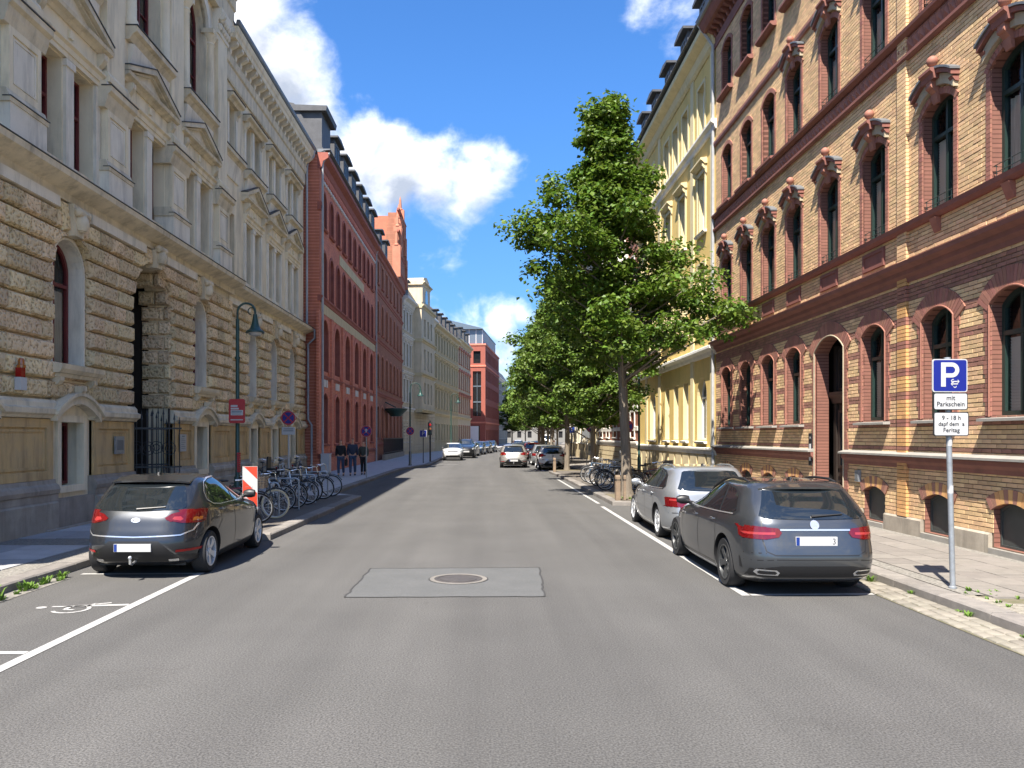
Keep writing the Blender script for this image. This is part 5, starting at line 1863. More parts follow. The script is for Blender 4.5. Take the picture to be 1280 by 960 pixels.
q.build('bay_cornice', 'sandstone', tw)
q = MB()
q.box(-4.5, .7, 7.2, 11.8, 16.2, 18.7)
q.ext(cornice_prof(18.7, 19.1, .7, 1.0, -4.7), 7.0, 12.0)
q.prism([(7.1, 19.1), (11.9, 19.1), (11.0, 19.6), (9.5, 19.9), (8.0, 19.6)], -4.5, .72)
q.build('tower', 'plaster_grey', tw)
q = MB()
for u in (9.5,):
    q.prism(outline(O(u, 1.5, 16.9, 18.4, 'arch')), .66, .73)
for n in (-1.9,):
    q.prism(outline(O(0, 1.3, 16.9, 18.4, 'arch')), 0, 1)
    q.v[-len(outline(O(0, 1.3, 16.9, 18.4, 'arch'))) * 2:] = [(n + u, 7.17 + (d - .5) * .08, z) for d, u, z in q.v[-len(outline(O(0, 1.3, 16.9, 18.4, 'arch'))) * 2:]]
q.build('tower_window', 'car_glass', tw)
q = MB()
for i in range(13): q.box(-.0, .10, .0, 18.5, .5 + i * .32, .76 + i * .32)
q.build('rusticated_base', 'plaster_grey', tw)
h5 = house('olive_house', 'long olive plaster house with brown mansard roof beyond the tower house', tuple(along(18.6)), A6, 20.5, 16.0, 'plaster_olive',
    fl(20.5, 9, Z4, .95, 'sandstone', 'flat', dark=1),
    [('string_course', 4.6, 5.0, .25, 'sandstone'), ('string_course', 8.4, 8.7, .2, 'sandstone'), ('string_course', 12.1, 12.4, .2, 'sandstone'), ('eaves_cornice', 15.3, 16.1, .6, 'sandstone')],
    roof=('roof_brown', 2.9, [(u, 1.2, 1.9) for u in lin(1.6, 19, 6)]))
h6 = house('narrow_plaster_house', 'narrower grey plaster house with slate dormers before the modern red corner block', tuple(along(39.2)), A6, 14.5, 16.6, 'plaster_grey',
    fl(14.5, 6, Z4, .95, 'brick_orange', 'tri', dark=1),
    [('string_course', 4.6, 5.0, .25, 'sandstone'), ('string_course', 8.4, 8.7, .2, 'brick_orange'), ('eaves_cornice', 15.9, 16.7, .5, 'sandstone')],
    roof=('slate', 2.8, [(u, 1.4, 2.0) for u in (3, 7, 11)]))
# modern red corner block with a glass top
pc = along(62)
mod = thing('modern_block', 'modern red corner block with a glazed rooftop storey at the end of the west side', 'building', tuple(pc), A6)
def fbox(q, n0, n1, u0, u1, z0, z1): q.box(n0, n1, u0, u1, z0, z1)
q = MB()
# street face (n=1.2) and south face (u=0)
wall(q, 0, 26, 0, 18.4, [O(u, 1.5, a, b) for u in lin(2.5, 24, 10) for a, b in ((.4, 3.2), (5.4, 7.6), (8.8, 11), (12, 14), (15.4, 17.4))], 1.6, 1.1)
q.add([(-16, 26, 0), (1.6, 26, 0), (1.6, 26, 18.4), (-16, 26, 18.4)], [(0, 1, 2, 3)])
q.add([(-16, 0, 18.4), (1.6, 0, 18.4), (1.6, 26, 18.4), (-16, 26, 18.4)], [(0, 1, 2, 3)])
q.build('street_wall', 'facade_red', mod)
q = MB()
tmp = MB()
wall(tmp, -16, 1.6, 0, 18.4, [O(.1, 1.3, 15.0, 17.2), O(.1, 1.5, 5.6, 13.6), O(-6, 1.6, 15, 17.2), O(-6, 1.6, 5.6, 13.6), O(-1.0, 3.2, .5, 3.9)], 0, 1)
q.add([(u, n * .4, z) for n, u, z in tmp.v], tmp.f)
q.build('south_wall', 'facade_red', mod)
MB().box(-15.5, 1.05, .30, 25.5, .2, 18).build('glazing', 'car_glass', mod)
q = MB()
for z in (8.0, 10.8): q.box(-.65, .85, .20, .28, z, z + .25)
q.box(.06, .14, .20, .28, 5.6, 13.6)
q.build('window_bar', 'steel_blue', mod)
q = MB()
q.box(-2.4, .4, -.25, .2, .6, 3.8)
q.build('white_hoarding', 'paint_white', mod)
q = MB()
for z in (4.3, 14.4, 18.2): q.box(-16.1, 1.72, -.12, 26.1, z, z + .3)
q.build('floor_band', 'brick_red', mod)
q = MB()
q.box(-14, .9, 1.2, 25, 18.5, 21.2)
q.build('glass_storey', 'steel_blue', mod)
q = MB()
for i in range(20): q.box(.9, .96, 1.2 + i * 1.25, 1.28 + i * 1.25, 18.5, 21.2)
for i in range(12): q.box(-14 + i * 1.25, -13.92 + i * 1.25, 1.14, 1.2, 18.5, 21.2)
q.build('mullion', 'white_frame', mod)
q = MB()
q.ext([(1.0, 21.2), (1.0, 21.35), (-7, 23.4), (-14.5, 21.35), (-14.5, 21.2)], .6, 25.6)
q.build('roof', 'steel_blue', mod)
end_l = house('far_pale_house', 'plain pale house at the end of the west side beyond the modern block', tuple(along(89)), A6, 40, 15.5, 'plaster_white', fl(40, 12, Z4, 1.0, 'white_trim', None, dark=1), [('eaves_cornice', 15.0, 15.6, .4, 'white_trim')], roof=('slate', 2.5, []))
tr = thing('far_cross_house', 'pale house closing the far end of the street', 'building', (16, 262, 0), math.radians(-90))
q = MB(); wall(q, -14, 34, 0, 13, [O(u, 1.3, a, b) for u in lin(-12, 32, 14) for a, b in Z4[:3]], 0, -.3); q.build('wall', 'plaster_white', tr)
MB().box(-8, -.35, -14, 34, .1, 12.9).build('blackout_core', 'dark_room', tr)  # added black core blocking light behind the openings
q = MB(); q.ext([(.3, 13), (-4, 17), (-8, 13)], -14, 34); q.build('roof', 'roof_brown', tr)

# east side: yellow house (local u runs towards the camera)
YE = 28.82
YL = 14.9
yl = house('yellow_house', 'yellow plaster house with white window frames next to the brick house', (8.3, YE + YL, 0), PI, YL, 17.0, 'yellow',
    [([O(YL - 2.0, 1.35, 1.9, 4.3, 'arch'), O(YL - 11.1, 1.35, 1.9, 4.3, 'arch')], 'yellow', .0, None, 'white_trim'),
     ([O(YL - x, .85, 1.9, 4.25) for x in (4.5, 6.2, 7.9)], 'yellow', .0, None, 'white_trim'),
     ([O(YL - x, 1.0, 6.3, 8.6) for x in (2.0, 4.7, 6.4, 8.1, 11.1, 13.4)], 'yellow_trim', .14, None, 'white_trim'),
     ([O(YL - x, 1.0, 9.9, 12.1) for x in (2.0, 5.0, 7.6, 11.1, 13.4)], 'yellow_trim', .14, 'flat', 'white_trim'),
     ([O(YL - x, .95, 13.7, 15.5) for x in (2.0, 4.5, 6.2, 7.9, 11.1, 13.4)], 'yellow_trim', .12, None, None)],
    [('base_ledge', 1.35, 1.62, .12, 'white_trim'), ('string_course', 5.0, 5.35, .28, 'white_trim'), ('string_course', 13.15, 13.5, .22, 'white_trim'), ('eaves_cornice', 16.2, 17.0, .5, 'yellow_trim'), ('gutter', 17.02, 17.2, .62, 'slate')],
    reveal=.30, revm='yellow_trim', roof=('slate', 2.6, [(YL - x, 1.2, 1.7) for x in (1.6, 4.6, 7.6, 10.6, 13.2)]))
for x in (.45, 3.3, 9.4, 12.5):
    q = MB()
    q.box(-.02, .06, YL - x - .22, YL - x + .22, 1.65, 16.2)
    q.build('pilaster', 'yellow_trim', yl)
q = MB()
for i in range(12):
    q.box(-.02, .05, .1 + i * 1.24, 1.1 + i * 1.24, .15, 1.33)
tag(q.build('base_block', 'sandstone', yl), kind='stuff')
# banded brick house with a bay
bd = house('banded_house', 'orange brick house with white bands half hidden behind the first street tree', (8.3, YE + YL + .05 + 15.5, 0), PI, 15.5, 16.6, 'brick_orange_tex',
    [([O(u, 1.2, 2.0, 4.4, 'arch') for u in lin(1.6, 13.9, 5)], 'white_trim', .15, None, 'white_trim', dict(dark=1)),
     ([O(u, 1.1, 6.2, 8.5) for u in lin(1.6, 13.9, 5)], 'white_trim', .15, 'flat', 'white_trim', dict(dark=1)),
     ([O(u, 1.1, 9.9, 12.1) for u in lin(1.6, 13.9, 5)], 'white_trim', .15, None, 'white_trim', dict(dark=1)),
     ([O(u, 1.1, 13.4, 15.2) for u in lin(1.6, 13.9, 5)], 'white_trim', .15, None, 'white_trim', dict(dark=1))],
    [('base_ledge', 1.4, 1.75, .12, 'white_trim'), ('white_band', 2.35, 2.6, .05, 'white_trim'), ('white_band', 3.4, 3.75, .05, 'white_trim'), ('string_course', 4.9, 5.3, .3, 'white_trim'), ('string_course', 9.0, 9.3, .2, 'white_trim'), ('eaves_cornice', 15.9, 16.7, .5, 'white_trim')],
    roof=('slate', 2.6, []))
q = MB()
for i in range(4): q.box(-.02, .07, 0, 15.5, .15 + i * .31, .42 + i * .31)
q.build('rusticated_base', 'sandstone', bd)
q = MB()
wall(q, 8.5, 12.5, 5.3, 13.2, [O(u, .95, a, b) for u in (9.6, 11.4) for a, b in ((6.2, 8.5), (9.9, 12.1))], .9, .5)
for u in (8.5, 12.5): q.add([(-.1, u, 5.3), (.9, u, 5.3), (.9, u, 13.2), (-.1, u, 13.2)], [(0, 1, 2, 3)])
q.add([(-.1, 8.5, 13.2), (.9, 8.5, 13.2), (.9, 12.5, 13.2), (-.1, 12.5, 13.2)], [(0, 1, 2, 3)])
for u in (8.9, 12.1): console(q, 0, u, 5.3, .4, 1.3, .8)
q.build('bay', 'white_trim', bd)
MB().box(.1, .6, 8.8, 12.2, 5.5, 13).build('bay_glass', 'car_glass', bd)
e1 = house('cream_house', 'cream plaster house behind the row of street trees beyond the banded house', (8.3, 82.5, 0), PI, 23, 15.8, 'sandstone', fl(23, 9, Z4, 1.0, 'white_trim', 'flat', dark=1),
    [('string_course', 4.6, 5.0, .25, 'white_trim'), ('eaves_cornice', 15.1, 15.9, .5, 'white_trim')], roof=('slate', 2.6, []))
a2 = Vector((8.3 + bend(84), 84, 0)) + dv * 44
e2 = house('far_grey_house', 'grey plaster house far down the east side of the street', tuple(a2), PI + A6, 44, 15.5, 'plaster_grey', fl(44, 15, Z4, 1.0, 'white_trim', None, dark=1), [('eaves_cornice', 14.9, 15.6, .4, 'white_trim')], roof=('slate', 2.5, []))
a3 = a2 + dv * 60
e3 = house('far_white_house', 'white plaster house at the far east end of the street', tuple(a3), PI + A6, 58, 14.5, 'plaster_white', fl(58, 18, Z4, 1.0, 'white_trim', None, dark=1), [('eaves_cornice', 14.0, 14.6, .4, 'white_trim')], roof=('roof_brown', 2.5, []))

# ------------------------------------------------------------------ cars (local: y forwards, x to the right, z up, origin on the ground under the middle)
def crom(P, sub):
    P = np.array(P, float)
    out = []
    for i in range(len(P) - 1):
        p0, p1, p2, p3 = P[max(i - 1, 0)], P[i], P[i + 1], P[min(i + 2, len(P) - 1)]
        for t in np.arange(sub) / sub:
            out.append(.5 * (2 * p1 + (p2 - p0) * t + (2 * p0 - 5 * p1 + 4 * p2 - p3) * t * t + (3 * p1 - p0 - 3 * p2 + p3) * t ** 3))
    out.append(P[-1])
    return np.array(out)
def car_body(sl, L, nr, nf, arches, paint, NP=88):
    S_ = crom(sl, 5)
    V, F = [], []
    th = np.linspace(0, 2 * PI, 721)[:-1]
    for z, yr, yf, hw, *rest in S_:
        c, s = np.cos(th), np.sin(th)
        e = np.where(s < 0, nr, nf)
        x = hw * np.sign(c) * np.abs(c) ** (2 / e)
        yc = yr + (yf - yr) * .45
        y = yc + np.where(s < 0, yc - yr, yf - yc) * np.sign(s) * np.abs(s) ** (2 / e)
        d = np.hypot(np.diff(np.append(x, x[0])), np.diff(np.append(y, y[0])))
        cum = np.concatenate([[0], np.cumsum(d)])
        q = np.linspace(0, cum[-1], NP + 1)[:-1]
        V += [(a, b - L / 2, z) for a, b in zip(np.interp(q, cum, np.append(x, x[0])), np.interp(q, cum, np.append(y, y[0])))]
    k = len(S_)
    for i in range(k - 1):
        for j in range(NP):
            j2 = (j + 1) % NP
            F.append((i * NP + j, i * NP + j2, (i + 1) * NP + j2, (i + 1) * NP + j))
    F.append(tuple(range(NP - 1, -1, -1)))
    F.append(tuple((k - 1) * NP + j for j in range(NP)))
    me = MB().add(V, F).mesh('body', [paint, 'black_trim'])
    bm = bmesh.new(); bm.from_mesh(me)
    bvh = BVHTree.FromBMesh(bm); bm.free()
    tmp = obj('body_tmp', me)
    cut = MB()
    for (y, z, r) in arches:
        for s in (-1, 1):
            cut.lathe([(r, min(s * .60, s * 1.2)), (r, max(s * .60, s * 1.2))], (0, y - L / 2, z), 40, 'x')
    cme = cut.mesh('cut', 'black_trim')
    co = obj('cut_tmp', cme)
    md = tmp.modifiers.new('b', 'BOOLEAN')
    md.operation = 'DIFFERENCE'
    md.object = co
    md.solver = 'EXACT'
    dg = bpy.context.evaluated_depsgraph_get()
    dg.update()
    nm = bpy.data.meshes.new_from_object(tmp.evaluated_get(dg))
    bpy.data.objects.remove(tmp); bpy.data.objects.remove(co)
    nm.materials.clear()
    nm.materials.append(MT[paint]); nm.materials.append(MT['black_trim'])
    for p in nm.polygons:
        p.use_smooth = True
        p.material_index = 0
        c = p.center
        for (y, z, r) in arches:
            d = math.hypot(c.y - (y - L / 2), c.z - z)
            if d < r * 1.003 and (abs(p.normal.x) < .4 or abs(c.x) < .62) and abs(c.x) < .95 and abs(d - r) < .02: p.material_index = 1
            elif d < r and abs(c.x) < .61: p.material_index = 1
        if c.z < .22: p.material_index = 1
    nm.set_sharp_from_angle(angle=math.radians(38))
    nm.name = 'body'
    return nm, bvh
def patch_mesh(name, bvh, polys, mode, mat, off=.006, g=.05, L=0):
    mb = MB()
    for poly in polys:
        poly = [Vector(p) for p in poly]
        P = []
        for a, b in zip(poly, poly[1:] + poly[:1]):
            n = max(1, int((b - a).length / g))
            P += [a + (b - a) * i / n for i in range(n)]
        k = len(P)
        es = [(i, (i + 1) % k) for i in range(k)]
        xs, ys_ = [p.x for p in P], [p.y for p in P]
        pts = list(P)
        x = min(xs) + g / 2
        while x < max(xs):
            y = min(ys_) + g / 2
            while y < max(ys_):
                pts.append(Vector((x, y))); y += g
            x += g
        r = delaunay_2d_cdt(pts, es, [list(range(k))], 1, 1e-6)
        out, good = [], []
        for p in r[0]:
            if mode in 'LR':
                s = -1 if mode == 'L' else 1
                o, d = Vector((s * 3, p.x - L / 2, p.y)), Vector((-s, 0, 0))
            elif mode == 'B':
                o, d = Vector((p.x, -6, p.y)), Vector((0, 1, 0))
            elif mode == 'F':
                o, d = Vector((p.x, 6, p.y)), Vector((0, -1, 0))
            else:
                o, d = Vector((p.x, p.y - L / 2, 4)), Vector((0, 0, -1))
            h = bvh.ray_cast(o, d)
            ok = h[0] is not None and abs(h[1].dot(d)) > .16
            if h[0] is None:
                h = bvh.find_nearest(o + d * (3 - .7))
            nn = h[1] if h[1].dot(d) < 0 else -h[1]
            out.append(h[0] + nn * off)
            good.append(ok)
        fs = [tuple(f) for f in r[2] if all(good[i] for i in f)]
        par = list(range(len(out)))
        def root_(i):
            while par[i] != i: i = par[i]
            return i
        for f in fs:
            for i in f[1:]: par[root_(i)] = root_(f[0])
        cnt = {}
        for f in fs: cnt[root_(f[0])] = cnt.get(root_(f[0]), 0) + 1
        big_ = max(cnt, key=cnt.get) if cnt else None
        mb.add(out, [f for f in fs if root_(f[0]) == big_])
    return mb.mesh(name, mat, smooth=True, angle=60, recalc=False)
def strip_poly(pts, w):
    P = [Vector(p) for p in pts]
    l, r = [], []
    for i, p in enumerate(P):
        d = (P[min(i + 1, len(P) - 1)] - P[max(i - 1, 0)]).normalized()
        n = Vector((-d.y, d.x)) * w / 2
        l.append(tuple(p + n)); r.append(tuple(p - n))
    return l + r[::-1]
WH = {}
def wheel_meshes(r, w, style, rimmat):
    key = (r, w, style, rimmat)
    if key not in WH:
        rr = r * .70
        t = MB().lathe([(rr, -w / 2), (r * .93, -w / 2 - .008), (r * .985, -w / 2 + .02), (r, -w / 4), (r, w / 4), (r * .985, w / 2 - .02), (r * .93, w / 2 + .008), (rr, w / 2)], seg=40, axis='x', cap=False).mesh('tyre', 'tyre', smooth=True)
        m = MB()
        m.lathe([(rr * 1.01, w / 2 - .005), (rr * 1.01, w / 2 + .006), (rr * .93, w / 2 + .004), (rr * .90, w / 2 - .05), (rr * .90, -w / 2)], seg=40, axis='x', cap=False)
        n = {'five': 5, 'seven': 7, 'ten': 10}[style]
        for i in range(n):
            a = 2 * PI * i / n
            for da in ((-.16, .16) if n < 7 else (0,)):
                ww = .026 if n < 7 else .026
                V = []
                for rad, h, k in ((.03, w / 2 - .03, 1.5), (rr * .5, w / 2 - .012, 1.1), (rr * .95, w / 2 - .004, .9)):
                    aa = a + da * (rad / rr)
                    ca, sa = math.cos(aa), math.sin(aa)
                    for s in (-1, 1):
                        for dh in (0, -.03):
                            V.append((h + dh, rad * ca - s * ww * k * sa, rad * sa + s * ww * k * ca))
                F = []
                for q in (0, 4):
                    F += [(q, q + 2, q + 6, q + 4), (q + 1, q + 5, q + 7, q + 3), (q, q + 4, q + 5, q + 1), (q + 2, q + 3, q + 7, q + 6)]
                m.add(V, F)
        m.lathe([(.055, w / 2 - .04), (.055, w / 2 - .012), (.035, w / 2 - .004), (.0001, w / 2 - .004)], seg=16, axis='x')
        rm = m.mesh('rim', rimmat, smooth=True, angle=30)
        d = MB().lathe([(rr * .98, w / 2 - .09), (.0001, w / 2 - .085)], seg=28, axis='x').mesh('brake_disc', 'rim_dark')
        WH[key] = (t, rm, d)
    return WH[key]
def add_wheels(root, ys_, x, r, w, style, rimmat, xf):
    t, rm, d = wheel_meshes(r, w, style, rimmat)
    for y in ys_:
        for s in (1, -1):
            o = obj('wheel', t, root, (s * (x if y < 0 else xf), y, r))
            o.rotation_euler = (0.3 * y, 0, 0) if s > 0 else (0.3 * y, 0, PI)
            obj('rim', rm, o)
            obj('brake_disc', d, o)
def mirror_poly(ps): return [(-x, z) for x, z in ps][::-1]
def car(spec, paint, label, loc, rz, group=None, cat='car', name='parked_car'):
    L = spec['L']
    root = thing(name, label, cat, loc, rz, group)
    body, bvh = car_body(spec['sl'], L, spec.get('nr', 4.6), spec.get('nf', 3.2), [(y, spec['r'] + .01, spec['r'] + .05) for y in spec['ax']], paint)
    obj('body', body, root)
    add_wheels(root, [y - L / 2 for y in spec['ax']], spec['tx'], spec['r'], spec.get('tw', .215), spec['rim'], spec.get('rimmat', 'rim'), spec.get('txf', spec['tx']))
    def P(name, polys, mode, mat, off=.006, g=.05, parent=None, both=False):
        if both:
            for md in 'LR':
                obj(name, patch_mesh(name, bvh, polys, md, mat, off, g, L), parent or root)
        else:
            return obj(name, patch_mesh(name, bvh, polys, mode, mat, off, g, L), parent or root)
    for w in spec['side_glass']: P('side_window', [w], '', 'car_glass', .007, both=True)
    P('window_trim', [spec['glass_zone']], '', 'black_trim', .003, both=True)
    for tpoly in spec.get('chrome', []): P('chrome_strip', [strip_poly(tpoly, .016)], '', 'chrome', .010, .08, both=True)
    P('rear_window', [spec['rear_glass']], 'B', 'car_glass', .007)
    P('windscreen', [spec['windscreen']], 'F', 'car_glass', .007)
    for s in spec['seams_side']: P('door_seam', [strip_poly(s, .013)], '', 'black_trim', .002, .06, both=True)
    for s in spec['seams_rear']: P('tailgate_seam', [strip_poly(s, .014)], 'B', 'black_trim', .002, .06)
    for nm, polys, mode, mat, off in spec['rear']:
        P(nm, polys, mode, mat, off)
        if nm in ('tail_light', 'tail_lens', 'reflector', 'exhaust', 'exhaust_trim'):
            P(nm, [mirror_poly(q) for q in polys], mode, mat, off)
    for nm, polys, mat, off in spec['side']: P(nm, polys, '', mat, off, both=True)
    for nm, polys, mat, off in spec['front']:
        P(nm, polys, 'F', mat, off)
        if nm in ('headlight', 'fog_lamp'): P(nm, [mirror_poly(q) for q in polys], 'F', mat, off)
    # number plate: white with blue band
    x0, x1, z0, z1, yy = spec['plate']
    h = bvh.ray_cast(Vector(((x0 + x1) / 2, -6, (z0 + z1) / 2)), Vector((0, 1, 0)))[0]
    q = MB().box(x0, x1, h.y - .02, h.y + .02, z0, z1)
    pl = q.build('number_plate', 'sign_white', root)
    MB().box(x0 + .004, x0 + .045, h.y - .022, h.y - .018, z0 + .004, z1 - .004).build('blue_band', 'plate_blue', pl)
    hf = bvh.ray_cast(Vector((0, 6, .5)), Vector((0, -1, 0)))[0]
    MB().box(-.26, .26, hf.y - .02, hf.y + .015, .46, .57).build('number_plate', 'sign_white', root)
    # mirrors
    for s in (-1, 1):
        q = MB()
        ym, zm = spec['mirror']
        hh = bvh.ray_cast(Vector((s * 3, ym - L / 2, zm - .04)), Vector((-s, 0, 0)))[0]
        q.lathe([(.0001, -.11), (.055, -.10), (.085, -.04), (.09, .03), (.07, .09), (.0001, .11)], (0, 0, 0), 14, 'x')
        q.v = [(hh.x + s * .15 + a, hh.y + b * .75, hh.z + .06 + c * .85) for a, b, c in q.v]
        q.tube([(hh.x - s * .02, hh.y + .02, hh.z), (hh.x + s * .12, hh.y, hh.z + .03)], [.03, .025], 8)
        q.build('mirror', spec.get('mirrormat', paint), root, smooth=True)
        for yh, zh in spec['handles']:
            h1 = bvh.ray_cast(Vector((s * 3, yh - L / 2, zh)), Vector((-s, 0, 0)))[0]
            q = MB()
            q.tube([(h1.x - s * .01, h1.y - .10, zh), (h1.x + s * .025, h1.y - .08, zh), (h1.x + s * .025, h1.y + .08, zh), (h1.x - s * .01, h1.y + .10, zh)], .013, 6)
            q.build('door_handle', spec.get('handlemat', paint), root, smooth=True)
    # wiper and antenna
    zw = spec['wiper']
    a = bvh.ray_cast(Vector((-.02, -6, zw)), Vector((0, 1, 0)))[0]
    b = bvh.ray_cast(Vector((.38, -6, zw + .03)), Vector((0, 1, 0)))[0]
    q = MB().tube([a + Vector((0, -.02, 0)), b + Vector((0, -.025, 0))], [.016, .008], 6)
    q.build('wiper', 'black_trim', root)
    t = bvh.ray_cast(Vector((0, spec['fin'] - L / 2, 4)), Vector((0, 0, -1)))[0]
    q = MB().prism([(t.y - .08, t.z - .01), (t.y + .10, t.z - .01), (t.y - .02, t.z + .04), (t.y - .06, t.z + .045)], -.012, .012)
    q.build('antenna', 'black_trim', root)
    if 'rails' in spec:
        y0, y1, xr = spec['rails']
        for s in (-1, 1):
            pts = []
            for yv in np.linspace(y0, y1, 9):
                hh = bvh.ray_cast(Vector((s * xr, yv - L / 2, 4)), Vector((0, 0, -1)))[0]
                pts.append(hh + Vector((0, 0, .035 if y0 < yv < y1 else 0)))
            MB().tube(pts, .018, 8).build('roof_rail', spec.get('railmat', 'black_trim'), root, smooth=True)
    if 'spoiler' in spec:
        ys0, ys1, zs_, hw = spec['spoiler']
        q = MB()
        q.v = []
        prof = [(ys0, zs_ - .035), (ys0 - .005, zs_ - .01), (ys1, zs_ + .055), (ys1, zs_ - .03)]
        V = []
        for x in np.linspace(-hw, hw, 11):
            k = abs(x / hw) ** 3
            V += [(x, y + k * .10 - L / 2, z - k * .03) for y, z in prof]
        F = []
        for i in range(10):
            for j in range(4):
                F.append((i * 4 + j, i * 4 + (j + 1) % 4, (i + 1) * 4 + (j + 1) % 4, (i + 1) * 4 + j))
        F += [(0, 1, 2, 3), (43, 42, 41, 40)]
        q.add(V, F)
        q.build('spoiler', paint, root, smooth=True)
    # under tray
    MB().box(-.62, .62, .35 - L / 2, L / 2 - .4, .17, .30).build('underbody', 'black_trim', root)
    return root, bvh

HATCH = dict(txf=.725, L=4.31, r=.316, tx=.745, ax=(.78, 3.43), rim='five', tw=.20, nr=4.2, nf=3.0,
    sl=[(.17, .34, 3.95, .78), (.24, .14, 4.14, .845), (.36, .04, 4.25, .875), (.50, .0, 4.31, .888), (.64, .03, 4.29, .89), (.76, .075, 4.18, .885), (.86, .115, 3.9, .875),
        (.94, .16, 3.48, .862), (1.00, .205, 3.08, .842), (1.08, .275, 2.82, .806), (1.19, .39, 2.52, .752), (1.30, .53, 2.22, .695), (1.38, .66, 1.98, .642), (1.43, .80, 1.78, .56), (1.457, 1.0, 1.55, .42), (1.47, 1.22, 1.32, .12)],
    side_glass=[[(2.95, 1.005), (2.55, 1.19), (2.20, 1.315), (1.98, 1.365), (1.86, 1.005)], [(1.80, 1.005), (1.90, 1.37), (1.55, 1.39), (1.20, 1.375), (.98, 1.33), (.84, 1.20), (.80, 1.10), (.95, 1.03), (1.2, 1.01)]],
    glass_zone=[(3.06, .985), (2.6, 1.20), (2.2, 1.345), (1.7, 1.40), (1.2, 1.395), (.93, 1.345), (.76, 1.2), (.72, 1.08), (.95, 1.0), (1.5, .985)],
    chrome=[[(3.02, .99), (2.0, .99), (1.2, .995), (.92, 1.02), (.77, 1.09), (.80, 1.21), (.96, 1.35), (1.2, 1.395), (1.6, 1.405), (2.1, 1.375), (2.5, 1.26)]],
    rear_glass=[(-.60, .985), (0, .965), (.60, .985), (.635, 1.02), (.62, 1.09), (.545, 1.27), (.50, 1.325), (0, 1.34), (-.50, 1.325), (-.545, 1.27), (-.62, 1.09), (-.635, 1.02)],
    windscreen=[(-.68, 1.03), (0, 1.05), (.68, 1.03), (.56, 1.33), (.48, 1.37), (0, 1.38), (-.48, 1.37), (-.56, 1.33)],
    seams_side=[[(2.98, .98), (3.0, .60), (2.92, .30)], [(1.83, 1.0), (1.86, .6), (1.84, .29)], [(1.14, .99), (1.20, .75), (1.02, .62)], [(2.92, .29), (1.40, .29)]],
    seams_rear=[[(-.66, .98), (-.70, .74), (-.60, .62), (0, .60), (.60, .62), (.70, .74), (.66, .98)], [(-.86, .62), (-.74, .64)], [(.86, .62), (.74, .64)]],
    rear=[('tail_light', [[(.40, .875), (.43, .845), (.62, .80), (.80, .785), (.90, .80), (.90, .99), (.80, .985), (.62, .965), (.48, .93)]], 'B', 'tail_red', .008),
          ('tail_lens', [[(.50, .855), (.60, .83), (.63, .85), (.60, .89), (.52, .89)]], 'B', 'tail_bright', .011),
          ('tail_lens', [[(.72, .82), (.80, .82), (.80, .87), (.73, .87)]], 'B', 'amber', .011),
          ('bumper_trim', [[(-.80, .26), (.80, .26), (.84, .33), (.55, .36), (.35, .56), (-.35, .56), (-.55, .36), (-.84, .33)]], 'B', 'black_trim', .004),
          ('reflector', [[(.56, .395), (.83, .40), (.83, .435), (.57, .43)]], 'B', 'plastic_red', .008),
          ('brake_light', [[(-.16, 1.355), (.16, 1.355), (.16, 1.375), (-.16, 1.375)]], 'B', 'plastic_red', .012),
          ('chrome_strip', [strip_poly([(-.78, .78), (-.74, .69), (-.62, .635), (0, .615), (.62, .635), (.74, .69), (.78, .78)], .018)], 'B', 'chrome', .006),
          ('badge', [[(.065 * math.cos(t * PI / 8), .845 + .033 * math.sin(t * PI / 8)) for t in range(16)]], 'B', 'chrome', .008),
          ('badge_letters', [[(-.036, .832), (-.030, .832), (-.026, .843), (-.014, .832), (-.006, .832), (-.020, .846), (-.008, .858), (-.016, .858), (-.027, .847), (-.030, .858), (-.036, .858)], [(.0, .832), (.006, .832), (.006, .858), (.0, .858)],
                             [(.012, .832), (.018, .832), (.026, .850), (.034, .832), (.040, .832), (.029, .858), (.023, .858)]], 'B', 'black_trim', .010),
          ('exhaust', [[(.46, .265), (.58, .265), (.58, .30), (.46, .30)]], 'B', 'chrome', .010)][:10],
    side=[('tail_light', [[(.02, .80), (.36, .865), (.46, .945), (.40, .985), (.20, .99), (.06, .985)]], 'tail_red', .007), ('rocker', [[(1.2, .20), (3.0, .20), (3.0, .27), (1.2, .27)]], 'black_trim', .004)],
    front=[('headlight', [[(.50, .70), (.84, .74), (.86, .86), (.66, .84), (.48, .78)]], 'head_lamp', .006), ('grille', [[(-.42, .72), (.42, .72), (.46, .80), (-.46, .80)]], 'black_trim', .005),
           ('intake', [[(-.62, .28), (.62, .28), (.55, .44), (-.55, .44)]], 'black_trim', .005)],
    plate=(-.26, .26, .415, .525, 0), mirror=(2.80, 1.02), mirrormat='black_trim', handles=((2.05, .90), (1.22, .92)), wiper=1.0, fin=.98, spoiler=(.53, .86, 1.405, .575))
